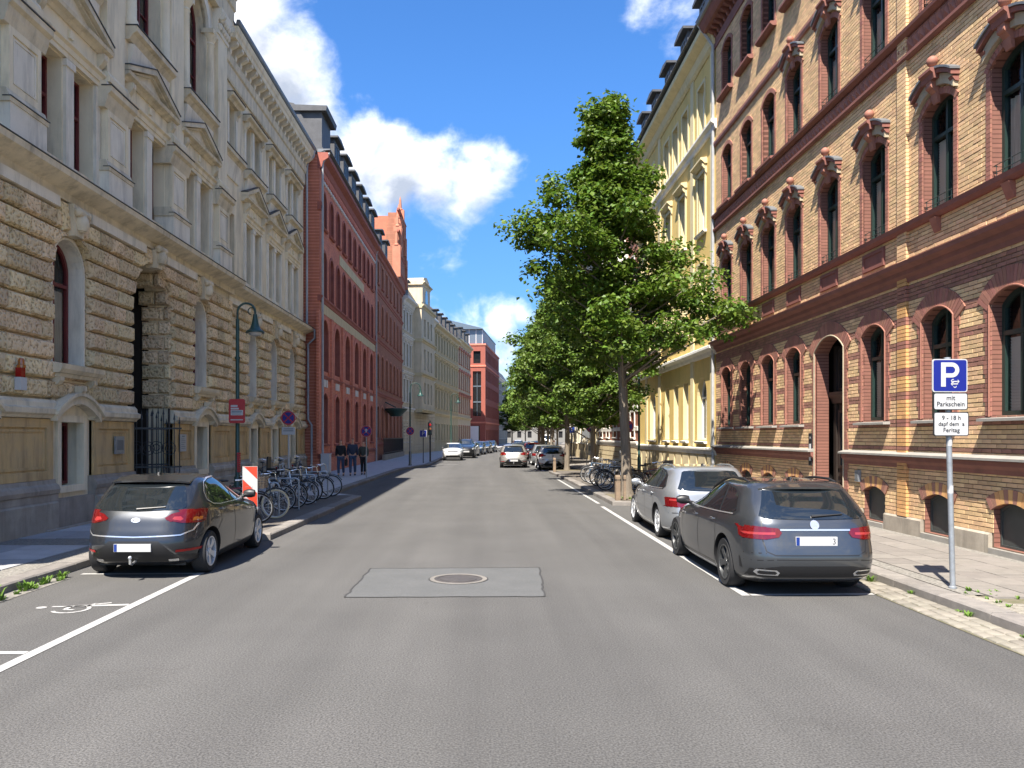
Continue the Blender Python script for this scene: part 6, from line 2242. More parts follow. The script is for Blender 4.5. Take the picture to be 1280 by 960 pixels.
ESTATE = dict(L=4.70, r=.334, tx=.765, ax=(.98, 3.82), rim='five', rimmat='rim_dark', tw=.22, nr=5.8, nf=2.85, txf=.735,
    sl=[(.16, .36, 4.36, .80), (.24, .12, 4.54, .865), (.36, .03, 4.65, .895), (.50, .0, 4.70, .905), (.62, .02, 4.70, .907), (.74, .055, 4.62, .903), (.85, .085, 4.35, .892),
        (.93, .11, 3.95, .876), (.99, .145, 3.50, .856), (1.06, .19, 3.18, .822), (1.17, .285, 2.88, .765), (1.28, .405, 2.58, .705), (1.355, .50, 2.32, .668), (1.405, .56, 2.16, .628), (1.43, .62, 2.02, .575), (1.447, .76, 1.88, .46), (1.457, 1.1, 1.7, .16)],
    side_glass=[[(3.28, .975), (2.85, 1.165), (2.50, 1.29), (2.30, 1.335), (2.22, .99)], [(2.16, .99), (2.23, 1.345), (1.75, 1.365), (1.42, 1.355), (1.30, 1.01)], [(1.23, 1.01), (1.35, 1.35), (1.05, 1.325), (.84, 1.25), (.66, 1.06), (.74, 1.03)]],
    glass_zone=[(3.40, .955), (2.9, 1.18), (2.5, 1.32), (2.1, 1.375), (1.5, 1.385), (1.05, 1.35), (.78, 1.27), (.56, 1.06), (.66, 1.0), (1.3, .985)],
    chrome=[[(3.34, .962), (2.2, .978), (1.3, .995), (.70, 1.015)]],
    rear_glass=[(-.60, 1.0), (0, .985), (.60, 1.0), (.66, 1.03), (.60, 1.16), (.525, 1.335), (.48, 1.36), (0, 1.375), (-.48, 1.36), (-.525, 1.335), (-.60, 1.16), (-.66, 1.03)],
    windscreen=[(-.70, 1.0), (0, 1.02), (.70, 1.0), (.57, 1.31), (.50, 1.34), (0, 1.355), (-.50, 1.34), (-.57, 1.31)],
    seams_side=[[(3.22, .96), (3.26, .60), (3.18, .27)], [(2.19, .98), (2.22, .6), (2.18, .26)], [(1.27, 1.0), (1.34, .8), (1.30, .64), (1.40, .30)], [(3.18, .27), (1.40, .27)]],
    seams_rear=[[(-.64, .99), (-.66, .78), (-.62, .60), (-.52, .555), (.52, .555), (.62, .60), (.66, .78), (.64, .99)], [(-.90, .56), (-.62, .58)], [(.90, .56), (.62, .58)]],
    rear=[('tail_light', [[(.42, .83), (.46, .775), (.62, .745), (.92, .745), (.92, .905), (.72, .905), (.46, .885)]], 'B', 'tail_red', .008),
          ('tail_lens', [[(.50, .805), (.86, .795), (.86, .825), (.50, .835)]], 'B', 'tail_bright', .011),
          ('bumper_trim', [[(-.80, .27), (.80, .27), (.78, .37), (.45, .42), (-.45, .42), (-.78, .37)]], 'B', 'black_trim', .004),
          ('exhaust_trim', [[(.48, .30), (.70, .30), (.74, .335), (.72, .375), (.50, .37), (.46, .335)]], 'B', 'chrome', .010),
          ('exhaust', [[(.51, .315), (.68, .315), (.71, .335), (.69, .358), (.52, .355), (.49, .335)]], 'B', 'black_trim', .014),
          ('chrome_strip', [strip_poly([(-.44, .865), (.44, .865)], .022)], 'B', 'chrome', .010),
          ('badge', [strip_poly([(.052 * math.cos(t * PI / 8), .925 + .052 * math.sin(t * PI / 8)) for t in range(17)], .010), [(-.008, .925), (0, .975), (.008, .925)], [(0, .925), (.043, .90), (0, .915)], [(0, .925), (-.043, .90), (0, .915)]], 'B', 'chrome', .010),
          ('bumper_crease', [strip_poly([(-.88, .47), (-.5, .50), (.5, .50), (.88, .47)], .012)], 'B', 'black_trim', .001)],
    side=[('tail_light', [[(.0, .755), (.18, .765), (.36, .82), (.42, .875), (.2, .90), (.02, .905)]], 'tail_red', .007), ('rocker', [[(1.45, .19), (3.4, .19), (3.4, .235), (1.45, .235)]], 'rim', .004),
          ('bumper_vent', [[(.36, .36), (.42, .36), (.42, .50), (.39, .50)]], 'black_trim', .004)],
    front=[('headlight', [[(.52, .66), (.86, .70), (.86, .80), (.66, .80), (.50, .74)]], 'head_lamp', .006), ('grille', [[(-.42, .52), (.42, .52), (.48, .72), (-.48, .72)]], 'black_trim', .005),
           ('intake', [[(-.70, .26), (.70, .26), (.6, .40), (-.6, .40)]], 'black_trim', .005)],
    plate=(-.26, .26, .675, .785, 0), mirror=(3.06, 1.0), mirrormat='black_trim', handles=((2.36, .865), (1.48, .88)), wiper=1.03, fin=.95, spoiler=(.44, .74, 1.395, .56), rails=(.82, 2.55, .585))
SILVER = dict(ESTATE, L=4.84, rimmat='rim', rim='ten', ax=(1.08, 3.97), r=.325,
    sl=[(z, yr * .9, yf + .14, hw * 1.015) for z, yr, yf, hw in ESTATE['sl']],
    rear=[('tail_light', [[(.44, .79), (.48, .70), (.62, .685), (.93, .685), (.93, .865), (.72, .865), (.46, .845)]], 'B', 'tail_red', .008),
          ('tail_lens', [[(.50, .80), (.80, .80), (.80, .83), (.51, .825)]], 'B', 'tail_bright', .011),
          ('bumper_trim', [[(-.80, .25), (.80, .25), (.78, .31), (-.78, .31)]], 'B', 'black_trim', .004),
          ('badge', [[(.042 * math.cos(t * PI / 8), .93 + .042 * math.sin(t * PI / 8)) for t in range(16)]], 'B', 'plate_blue', .010),
          ('plate_recess', [[(-.36, .64), (.36, .64), (.40, .80), (-.40, .80)]], 'B', 'black_trim', .003)],
    side=[('tail_light', [[(.0, .69), (.20, .70), (.34, .76), (.36, .85), (.02, .865)]], 'tail_red', .007), ('rub_strip', [strip_poly([(1.5, .50), (3.4, .50)], .03)], 'paint_silver', .012)],
    plate=(-.26, .26, .665, .775, 0), railmat='paint_silver', mirrormat='paint_silver', chrome=[[(3.34, .962), (2.2, .978), (1.3, .995), (.70, 1.015)]])

hatch, hb = car(HATCH, 'paint_dark', 'dark grey hatchback parked on the west side in front of the sandstone house', (-5.02, 11.30 + 4.31 / 2, 0), math.radians(.6), 'cars parked along the kerb')
def glyph(parent, polys, y, mat='sign_black'):
    q = MB()
    for p in polys: q.add([(x, y, z) for x, z in p], [tuple(range(len(p)))])
    return q.build('plate_letter', mat, parent, recalc=False)
est, eb = car(ESTATE, 'paint_grey', 'dark grey estate car parked on the east side beside the parking sign post', (4.12, 9.98 + 2.35, 0), math.radians(.4), 'cars parked along the kerb')
sil, sb = car(SILVER, 'paint_silver', 'silver estate car parked between the first street tree and the dark grey estate', (4.36, 15.2 + 2.42, 0), math.radians(-.3), 'cars parked along the kerb')
# the one plate character the picture still shows on each dark car
pl = [c for c in est.children if c.name.startswith('number_plate')][0]
yv = min(v.co.y for v in pl.data.vertices) - .001
def arcpoly(cx, cz, r, a0, a1, w, n=8):
    o = [(cx + r * math.cos(math.radians(a0 + (a1 - a0) * i / n)), cz + r * math.sin(math.radians(a0 + (a1 - a0) * i / n))) for i in range(n + 1)]
    return o + [(cx + (r - w) * math.cos(math.radians(a1 - (a1 - a0) * i / n)), cz + (r - w) * math.sin(math.radians(a1 - (a1 - a0) * i / n))) for i in range(n + 1)]
glyph(pl, [arcpoly(.215, .748, .019, 150, -90, .009), arcpoly(.215, .712, .021, 90, -150, .009)], yv)
pk = [c for c in hatch.children if c.name.startswith('number_plate')][0]
yk = min(v.co.y for v in pk.data.vertices) - .0015
glyph(pk, [[(-.245, .43), (-.24, .43), (-.24, .455), (-.245, .455)], arcpoly(-.24, .4425, .0125, 90, -90, .004)], yk, 'sign_white')
# tow bar of the hatchback
q = MB()
q.tube([(0, -2.05, .27), (0, -2.18, .24), (0, -2.24, .26), (0, -2.24, .32)], .018, 8)
q.ball((0, -2.24, .34), .028, 10)
q.build('tow_bar', 'chrome', hatch, smooth=True)

def recol(root, src, paint):
    return {src: MT[paint]}
def clone(src, srcp, paint, label, x, y, rz, group='cars parked along the kerb', name='parked_car', sc=1.0):
    c = copy_tree(src, None, {srcp: MT[paint]})
    c.name = name
    c['label'] = label
    c['group'] = group
    if group is None: del c['group']
    c.location = (x, y, 0)
    c.rotation_euler = (0, 0, rz)
    c.scale = (sc, sc, sc)
    return c
clone(hatch, 'paint_dark', 'paint_champagne', 'pale beige hatchback driving away in the middle of the road', 1.78, 53.2, math.radians(-1), None, 'moving_car', 1.03)
clone(hatch, 'paint_dark', 'paint_white', 'white hatchback parked beside the second street tree', 3.98, 50.0, 0)
clone(hatch, 'paint_dark', 'paint_white', 'white hatchback facing the camera, first of the row parked along the west kerb', -2.85, 68.3, PI + math.radians(2))
VAN = clone(est, 'paint_grey', 'paint_dark', 'tall dark people carrier parked behind the white hatchback on the west kerb', -1.95, 75.5, PI + math.radians(3), sc=1.0)
VAN.scale = (1.02, .98, 1.22)
rowc = [('paint_silver', 'silver car behind the tall dark people carrier in the west row'), ('paint_blue', 'dark blue car after the silver one in the west row'), ('paint_grey', 'grey car near the end of the west row'), ('paint_blue', 'last dark blue car of the west row before the modern block')]
for i, (pc_, lb) in enumerate(rowc):
    y = 82 + i * 6.6
    src, sp_ = (hatch, 'paint_dark') if i % 2 else (sil, 'paint_silver')
    clone(src, sp_, pc_, lb, -2.2 + bend(y), y, PI - math.atan(.109))
far = [('paint_silver', 'silver car parked between street trees behind the white hatchback', 4.0, 57.2), ('paint_red', 'dark red car parked behind the silver one between the trees', 4.0, 71.0), ('paint_grey', 'grey car in the east row far down the street', 3.6, 79.0),
       ('paint_white', 'white car in the east row far down the street', 4.6, 86.0), ('paint_blue', 'blue car in the east row near the far bend', 5.6, 93.0), ('paint_silver', 'silver car in the east row near the far bend', 6.6, 100.0), ('paint_dark', 'black car in the east row beyond the far bend', 7.8, 108.0)]
for i, (pc_, lb, x, y) in enumerate(far):
    clone(hatch if i % 2 else sil, 'paint_dark' if i % 2 else 'paint_silver', pc_, lb, x, y, 0 if y < 78 else -math.atan(.109))
clone(sil, 'paint_silver', 'paint_grey', 'grey car driving far ahead beyond the beige hatchback', 2.9, 72.0, math.radians(-3), None, 'moving_car')
clone(hatch, 'paint_dark', 'paint_white', 'white car driving towards the camera far down the road', 4.6, 118, PI - math.atan(.109), None, 'moving_car')
VN = clone(est, 'paint_grey', 'paint_white', 'white delivery van parked far down the east side', 9.5, 122, -math.atan(.109), sc=1.0)
VN.scale = (1.1, 1.1, 1.55)

# ------------------------------------------------------------------ street trees
def leaves_mesh(name, clumps, n_per, size, mat, seed):
    r = np.random.default_rng(seed)
    allV = []
    for (cx, cy, cz, rx, ry, rz, w) in clumps:
        n = int(n_per * w)
        d = r.normal(size=(n, 3))
        d /= np.linalg.norm(d, axis=1)[:, None]
        rad = r.uniform(.25, 1.0, n) ** .5 * (1 + .22 * r.normal(size=n))
        p = d * rad[:, None] * np.array([rx, ry, rz]) + np.array([cx, cy, cz])
        p[:, 2] -= .10 * (d[:, 0] ** 2 + d[:, 1] ** 2) * rad
        nrm = np.array([0, 0, 1.0]) + .62 * r.normal(size=(n, 3)) + d * .55
        nrm /= np.linalg.norm(nrm, axis=1)[:, None]
        t = r.normal(size=(n, 3))
        t -= (t * nrm).sum(1)[:, None] * nrm
        t /= np.linalg.norm(t, axis=1)[:, None]
        b = np.cross(nrm, t)
        s = size * r.uniform(.5, 1.45, n)[:, None]
        a0 = p - t * s * .5
        tip = p + t * s * .55 - nrm * s * .10
        l = p + b * s * .42 + nrm * s * .10
        rr = p - b * s * .42 + nrm * s * .10
        allV.append(np.stack([a0, rr, tip, l], 1).reshape(-1, 3))
    V = np.concatenate(allV)
    k = len(V) // 4
    F = (np.arange(k)[:, None] * 4 + np.array([0, 1, 2, 3])[None])
    F3 = np.concatenate([F[:, [0, 1, 2]], F[:, [0, 2, 3]]])
    me = bpy.data.meshes.new(name)
    me.from_pydata(V.tolist(), [], F3.tolist())
    me.materials.append(MT[mat])
    me.update()
    return me
def tree_meshes(env, ztrunk, ztop, seed, trunk_pts, rad, n_cl, n_per, size, mat, extra=()):
    """env(z) -> (centre x, half width); limbs grow from the stem into clumps of leaves"""
    r = random.Random(seed)
    T = MB()
    T.tube(trunk_pts, rad, 12)
    def stem(z):
        for (a, b) in zip(trunk_pts, trunk_pts[1:]):
            if a[2] <= z <= b[2]:
                t = (z - a[2]) / (b[2] - a[2])
                return Vector(a) * (1 - t) + Vector(b) * t
        return Vector(trunk_pts[-1])
    cl = []
    tips = []
    for i in range(n_cl):
        z = ztrunk + (ztop - ztrunk) * ((i + r.random()) / n_cl) ** .85
        cx, hw = env(z)
        a = i * 2.39996 + r.uniform(-.4, .4)
        q = r.uniform(.55, 1.03) if i % 4 else r.uniform(.1, .5)
        q *= (1.0 + .12 * math.sin(3 * a + seed))
        tip = Vector((cx + hw * q * math.cos(a), hw * q * math.sin(a) * .95, z + r.uniform(-.2, .2)))
        tips.append((tip, q))
    for e in extra: tips.append((Vector(e), 1.0))
    for tip, q in tips:
        root_z = max(trunk_pts[1][2] * .9, tip.z - .25 - .42 * (tip.xy - stem(tip.z).xy).length)
        p0 = stem(min(root_z, ztop - .6))
        mid = (p0 + tip) / 2 + Vector((0, 0, -.12 + r.uniform(-.1, .2)))
        L = (tip - p0).length
        T.tube([p0, mid, tip], [max(.018, .018 + .020 * L * .5), .016 + .004 * L, .006], 5)
        s = r.uniform(.42, .68) * (1.0 if tip.z < ztop * .72 else max(.45, 1.0 - 2.2 * (tip.z / ztop - .72)))
        cl.append((tip.x, tip.y, tip.z, s * 1.25, s * 1.25, s * .62, 1.0))
        for k in range(2):
            pq = p0.lerp(tip, r.uniform(.5, .9)) + Vector((r.uniform(-.5, .5), r.uniform(-.5, .5), r.uniform(-.1, .35)))
            s2 = r.uniform(.3, .5)
            cl.append((pq.x, pq.y, pq.z, s2 * 1.2, s2 * 1.2, s2 * .6, .6))
    return T.mesh('trunk', 'bark', smooth=True, angle=80), leaves_mesh('crown', cl, n_per, size, mat, seed)
def interp_env(tab):
    zs = [t[0] for t in tab]
    return lambda z: (float(np.interp(z, zs, [t[1] for t in tab])), float(np.interp(z, zs, [t[2] for t in tab])))
TX, TY = 4.45, 25.2
env1 = interp_env([(4.2, -.3, 1.9), (4.9, -.2, 2.7), (5.9, .1, 3.0), (7.0, -.3, 2.5), (8.3, -.85, 2.35), (9.3, -.8, 1.5), (10.3, -.75, .8), (11.3, -.7, .32), (12.4, -.7, .06)])
tp = [(.0, 0, 0), (-.03, 0, .25), (-.06, 0, 1.5), (-.14, 0, 3.2), (-.22, .05, 5.0), (-.35, 0, 7.0), (-.55, .05, 9.0), (-.66, 0, 11.0), (-.7, 0, 12.0)]
tr_, cr_ = tree_meshes(env1, 4.3, 12.2, 3, tp, [.24, .175, .155, .14, .12, .09, .06, .03, .012], 118, 180, .138, 'leaf',
    extra=[(2.5, -.6, 5.9), (3.0, -.8, 5.75), (3.3, -.9, 5.5), (2.2, -.4, 6.4), (2.5, -.3, 6.9), (-3.5, -.2, 8.5), (-3.1, .2, 8.1), (-2.8, -.4, 8.9), (-2.3, 0, 9.9), (-.55, 0, 12.5), (-.2, .1, 11.6), (-1.35, .1, 11.3), (.75, .2, 10.3)])
t1 = thing('street_tree', 'tall maple street tree with wide ragged crown at the bicycle stands by the yellow house', 'tree', (TX, TY, .12), 0, 'street trees on the east side')
obj('trunk', tr_, t1); obj('crown', cr_, t1)
env2 = interp_env([(2.9, 0, 1.9), (3.8, -.1, 2.9), (5.5, -.2, 3.2), (7.0, -.1, 2.9), (8.5, 0, 2.3), (10, 0, 1.4), (11, 0, .5)])
tp2 = [(0, 0, 0), (0, 0, .25), (.03, 0, 2.0), (0, .04, 4.0), (-.05, 0, 6.0), (0, 0, 8.5), (0, 0, 10.8)]
tr2, cr2 = tree_meshes(env2, 3.0, 11, 11, tp2, [.2, .15, .135, .115, .09, .05, .012], 92, 175, .17, 'leaf_dark')
spots = [(4.55, 45.2, 0.4, 1.0, 'second street tree from the bicycle stands, standing before the white hatchback'), (4.9, 36.6, 2.1, .84, 'smaller street tree between the bicycle stands and the second tree bed'), (4.5, 64.0, 1.5, 1.02, 'third large street tree behind the parked silver car'),
         (4.6, 56.0, 3.6, .95, 'street tree behind the white hatchback'), (4.9, 74.0, 2.6, 1.0, 'street tree beside the dark red parked car'), (6.0, 84.0, 4.4, 1.05, 'street tree beside the far white car'), (7.3, 95.0, 5.2, 1.0, 'street tree near the far bend'),
         (8.9, 108.0, .9, 1.0, 'street tree beyond the far bend'), (11.0, 124.0, 1.9, 1.1, 'street tree between the far bend and the end of the street'),
         (5.5, 172.0, .3, 1.1, 'tree closing the view at the far end beside the pale house'), (15.0, 178.0, 3.3, 1.2, 'tree at the far end next to the white delivery van'), (10.0, 205.0, 2.2, 1.2, 'farthest tree before the house across the street end')]
for x, y, rz, s, lb in spots:
    o = thing('street_tree', lb, 'tree', (x, y, .10), rz, 'street trees on the east side')
    o.scale = (s, s, s * random.uniform(.95, 1.03))
    obj('trunk', tr2, o); obj('crown', cr2, o)
# beds
sheet('tree_bed', 'soil', [(23.9, 3.95, 5.6), (26.6, 3.9, 5.6)], .133, parent=walk_r)
sheet('tree_bed', 'soil', [(44.0, 3.75, 5.4), (45.4, 4.0, 5.4)], .133, parent=walk_r)
V = [(random.uniform(3.98, 5.5), random.uniform(23.95, 26.5), .13, .08, 12) for _ in range(30)]
weeds('bed_weeds', V)

# ------------------------------------------------------------------ signs and lamps
FN = {}
def text_mesh(txt, size, mat, depth=.002):
    cu = bpy.data.curves.new('lettering', 'FONT')
    cu.body = txt
    cu.size = size
    cu.align_x = 'CENTER'
    cu.align_y = 'CENTER'
    cu.extrude = depth
    cu.resolution_u = 3
    o = bpy.data.objects.new('tmp', cu)
    COL.objects.link(o)
    dg = bpy.context.evaluated_depsgraph_get()
    dg.update()
    me = bpy.data.meshes.new_from_object(o.evaluated_get(dg))
    bpy.data.objects.remove(o)
    me.materials.clear()
    me.materials.append(MT[mat])
    me.transform(Matrix.Rotation(PI / 2, 4, 'X'))     # faces -y
    return me
def rrect(w, h, r, n=5):
    out = []
    for cx, cz, a in ((w / 2 - r, -h / 2 + r, -90), (w / 2 - r, h / 2 - r, 0), (-w / 2 + r, h / 2 - r, 90), (-w / 2 + r, -h / 2 + r, 180)):
        out += [(cx + r * math.cos(math.radians(a + 90 * i / n)), cz + r * math.sin(math.radians(a + 90 * i / n))) for i in range(n + 1)]
    return out
def yplate(poly, cz, y0, y1, cx=0):
    q = MB()
    k = len(poly)
    q.add([(x + cx, y0, z + cz) for x, z in poly] + [(x + cx, y1, z + cz) for x, z in poly], [tuple(range(k)), tuple(range(2 * k - 1, k - 1, -1))] + [(i, (i + 1) % k, k + (i + 1) % k, k + i) for i in range(k)])
    return q
def post(parent, h, r=.03, mat='steel', lean=0):
    q = MB().tube([(0, 0, 0), (lean * .5, 0, h * .5), (lean, 0, h)], r, 12)
    q.lathe([(r * 1.5, 0), (r * 1.5, .02), (r, .03)], (0, 0, 0), 12)
    return q.build('post', mat, parent, smooth=True, angle=50)
def circle(r, n=28): return [(r * math.cos(2 * PI * i / n), r * math.sin(2 * PI * i / n)) for i in range(n)]
# parking sign
ps = thing('parking_sign', 'blue parking sign with two white plates on a leaning steel post by the brick house', 'sign', (5.90, 10.12, .125))
post(ps, 2.86, .033, 'steel', -.075)
PX = -.072
a = yplate(rrect(.44, .415, .03), 2.685, -.062, -.045, PX).build('sign_plate', 'sign_white', ps)
yplate(rrect(.415, .39, .025), 2.685, -.0645, -.061, PX).build('blue_field', 'sign_blue', a)
pm = MB()
zc = 2.685
stem_ = [(-.115, -.14), (-.055, -.14), (-.055, .165), (-.115, .165)]
pm.add([(x + PX, -.0675, z + zc) for x, z in stem_], [(0, 1, 2, 3)])
def bowl(cx, cz, ro, ri, ex):
    o = [(ex, ro)] + [(cx + ro * math.cos(t), cz + ro * math.sin(t)) for t in np.linspace(PI / 2, -PI / 2, 13)] + [(ex, -ro)]
    i = [(ex, ri)] + [(cx + ri * math.cos(t), cz + ri * math.sin(t)) for t in np.linspace(PI / 2, -PI / 2, 13)] + [(ex, -ri)]
    return o, i
o_, i_ = bowl(0, 0, .095, .042, -.075)
o_ = [(x + .02 if k not in (0, 14) else x, z + .07) for k, (x, z) in enumerate(o_)]
i_ = [(x + .02 if k not in (0, 14) else x, z + .07) for k, (x, z) in enumerate(i_)]
k = len(o_)
pm.add([(x + PX, -.0676, z + zc) for x, z in o_ + i_], [(j, j + 1, k + j + 1, k + j) for j in range(k - 1)])
pm.build('letter', 'sign_white', a, recalc=False)
em = MB()                                              # small emblem: two arrows, as worn as in the picture
for s, dz in ((1, -.075), (-1, -.105)):
    for p in ([(-.035, -.007), (.035, -.007), (.035, .007), (-.035, .007)], [(.02 * s + .012 * s, .026), (.055 * s, 0), (.032 * s, -.026)]):
        em.add([(x + .062 + PX, -.0677, z + dz + zc) for x, z in p], [tuple(range(len(p)))])
for p in (arcpoly(.035, -.068, .024, 60, 300, .010), arcpoly(.06, -.135, .020, -180, 20, .009)):
    em.add([(x + PX, -.0678, z + zc) for x, z in p], [tuple(range(len(p)))])
em.build('emblem', 'sign_white', a, recalc=False)
b = yplate(rrect(.43, .215, .025), 2.36, -.062, -.045, PX + .008).build('sign_plate', 'sign_black', ps)
yplate(rrect(.41, .195, .02), 2.36, -.0645, -.061, PX + .008).build('white_field', 'sign_white', b)
for txt, z, s in (('mit', 2.403, .085), ('Parkschein', 2.325, .082)):
    obj('lettering', text_mesh(txt, s, 'sign_black'), b, (PX + .008, -.0665, z))
c = yplate(rrect(.44, .30, .025), 2.075, -.062, -.045, PX + .016).build('sign_plate', 'sign_black', ps)
yplate(rrect(.42, .28, .02), 2.075, -.0645, -.061, PX + .016).build('white_field', 'sign_white', c)
for txt, z, s in (('9 - 18 h', 2.152, .076), ('dapf dem  a', 2.075, .070), ('Feritag', 1.998, .076)):
    obj('lettering', text_mesh(txt, s, 'sign_black'), c, (PX + .016, -.0665, z))
q = MB()
for z in (2.9, 2.62, 2.36, 2.16, 1.93): q.lathe([(.040, z - .018), (.040, z + .018)], (PX * z / 2.93, 0, 0), 12)
q.build('clamp', 'steel', ps)
q = MB()
for z, a_ in ((1.85, .3), (1.25, -.4)): q.lathe([(.0345, z - .05), (.0345, z + .05)], (PX * z / 2.93, 0, 0), 16)
q.build('sticker', 'sign_white', ps)
# no stopping signs
def no_stop(parent, cz, r=.22, cross=True, arrows=0):
    a = yplate(circle(r * 1.03), cz, -.060, -.045).build('sign_disc', 'sign_white', parent)
    yplate(circle(r), cz, -.0625, -.059).build('red_ring', 'sign_red', a)
    yplate(circle(r * .80), cz, -.065, -.062).build('blue_field', 'sign_blue', a)
    q = MB()
    for s in ((-1, 1) if cross else (-1,)):
        p = strip_poly([(-.57 * r, s * .57 * r), (.57 * r, -s * .57 * r)], r * .17)
        q.add([(x, -.0665 - .0008 * (s > 0), z + cz) for x, z in p], [(0, 1, 2, 3)])
    q.build('red_bar', 'sign_red', a, recalc=False)
    if arrows:
        q = MB()
        p = [(-.12 * r, -.2 * r), (-.12 * r, .15 * r), (-.3 * r, .15 * r), (0, .5 * r), (.3 * r, .15 * r), (.12 * r, .15 * r), (.12 * r, -.2 * r)]
        q.add([(x, -.0685, z + cz) for x, z in p], [tuple(range(7))])
        q.build('arrow', 'sign_white', a, recalc=False)
    return a
n1 = thing('no_stopping_sign', 'round no stopping sign over a white plate and a pale square among the bicycles', 'sign', (-6.25, 25.3, .12), 0, 'no stopping signs along the street')
post(n1, 2.75, .03, 'sign_white')
yplate([(x * .707 - z * .707, x * .707 + z * .707) for x, z in rrect(.42, .42, .06)], 2.50, -.044, -.030).build('back_plate', 'back_orange', n1)
no_stop(n1, 2.50, .225)
a = yplate(rrect(.42, .24, .03), 2.09, -.055, -.04).build('sign_plate', 'sign_white', n1)
q = MB()
for z, w in ((2.14, .30), (2.08, .32)):
    q.add([(-w / 2, -.0565, z), (w / 2, -.0565, z), (w / 2, -.0565, z + .028), (-w / 2, -.0565, z + .028)], [(0, 1, 2, 3)])
q.build('lettering', 'zinc', a, recalc=False)
for (x, y, h, lb, ar) in ((-5.55, 37.0, 2.15, 'round no stopping sign on a thin post beside the walking people', 1), (-4.95, 52.0, 2.25, 'round no stopping sign on the far lamp post of the west pavement', 0),
                          (6.35, 49.0, 2.45, 'round no stopping sign beyond the parked bicycles on the east side', 1), (5.45, 31.0, 2.30, 'round no stopping sign half hidden by the trunk of the first street tree', 0)):
    o = thing('no_stopping_sign', lb, 'sign', (x, y, .12), 0, 'no stopping signs along the street')
    post(o, h + .25, .03, 'steel')
    no_stop(o, h, .26 if y > 36 else .24, cross=ar != 1 or True, arrows=ar)
o = thing('notice_board', 'white paper notice tied to the post of the sign beyond the bicycles', 'notice', (6.35, 48.90, .9))
yplate(rrect(.30, .75, .02), .35, -.01, .01).build('sheet', 'sign_white', o)
yplate(rrect(.2, .3, .02), .40, -.0125, -.010).build('print', 'zinc', o)
for (x, y, h, lb, ltr) in ((6.65, 53.0, 2.75, 'blue parking sign on a dark post behind the bicycles on the east side', 'P'), (6.6, 62.0, 2.4, 'pale blue square sign behind the second street tree', 'i'), (-4.5, 57.0, 2.1, 'blue square sign on the west kerb before the white hatchback', 'P')):
    o = thing('street_sign', lb, 'sign', (x, y, .12))
    post(o, h + .3, .03, 'iron')
    a = yplate(rrect(.50, .50, .05), h, -.06, -.045).build('sign_plate', 'sign_white', o)
    yplate(rrect(.45, .45, .04), h, -.0625, -.059).build('blue_field', 'plate_blue' if ltr == 'i' else 'sign_blue', a)
    obj('letter', text_mesh(ltr, .38, 'sign_white'), a, (0, -.066, h))
    if ltr == 'P' and x > 0: yplate(rrect(.6, .55, .04), h - .68, -.06, -.045).build('sign_plate', 'zinc', o)
tl = thing('traffic_light', 'small dark traffic light beside the west kerb before the white hatchback', 'traffic light', (-4.25, 60.5, .12))
post(tl, 3.1, .06, 'iron')
q = MB().box(-.16, .16, -.28, -.06, 2.0, 2.95); q.build('housing', 'iron', tl)
for z, mt in ((2.78, 'plastic_red'), (2.48, 'amber'), (2.18, 'lamp_green')):
    q = MB().lathe([(.10, -.30), (.10, -.285), (.0001, -.285)], (0, 0, z), 12, 'y'); q.build('lens', mt, tl)
# lamp posts
def lamp(label, loc, rz, h=5.2, arm=.55):
    o = thing('street_lamp', label, 'street lamp', loc, rz, 'green street lamps')
    q = MB()
    q.tube([(0, 0, 0), (0, 0, .9), (0, 0, .95), (0, 0, h - arm)], [.085, .085, .055, .045], 12)
    q.lathe([(.12, 0), (.12, .05), (.085, .08)], (0, 0, 0), 12)
    q.lathe([(.07, h - arm - 1.0), (.07, h - arm - .94)], (0, 0, 0), 12)
    q.build('post', 'lamp_green', o, smooth=True, angle=50)
    q = MB()
    R_ = arm * .55
    q.tube([(0, 0, h - arm), (0, 0, h - R_)] + [(R_ - R_ * math.cos(t), 0, h - R_ + R_ * math.sin(t)) for t in np.linspace(.2, PI, 10)] + [(2 * R_, 0, h - R_ - .10)], .028, 8)
    q.tube([(2 * R_ + .09 * math.cos(t) - .09, 0, h - R_ + .02 + .09 * math.sin(t)) for t in np.linspace(0, 4.6, 10)], .014, 6)
    q.build('arm', 'lamp_green', o, smooth=True, angle=60)
    q = MB()
    z0 = h - R_ - .10
    q.lathe([(.0001, z0 + .06), (.05, z0 + .04), (.06, z0 - .05), (.09, z0 - .20), (.13, z0 - .32), (.22, z0 - .38), (.23, z0 - .42), (.18, z0 - .41), (.0001, z0 - .40)], (2 * R_, 0, 0), 20)
    hd = q.build('lamp_head', 'lamp_green', o, smooth=True, angle=40)
    q = MB().lathe([(.165, z0 - .415), (.13, z0 - .48), (.0001, z0 - .51)], (2 * R_, 0, 0), 16)
    q.build('glass_bowl', 'sign_white', hd, smooth=True)
    return o
lamp('green bracket street lamp with a red poster board by the bicycles', (-6.22, 20.0, .12), 0, 5.25, .40)
lamp('green street lamp far along the west pavement beyond the walking people', (-5.0, 52.4, .12), 0, 5.4, .62)
lamp('green street lamp on the east pavement near the yellow and banded houses', (7.25, 38.0, .12), PI, 6.3, .9)
lamp('green street lamp beyond the white hatchback on the west side', (-3.4, 77.0, .12), 0, 6.0, .62)
pb = thing('poster_board', 'red poster board with white and blue print on the lamp post', 'poster', (-6.20, 19.9, 2.35))
a = yplate(rrect(.40, .60, .05), .32, -.03, .0).build('board', 'sign_red', pb)
q = MB()
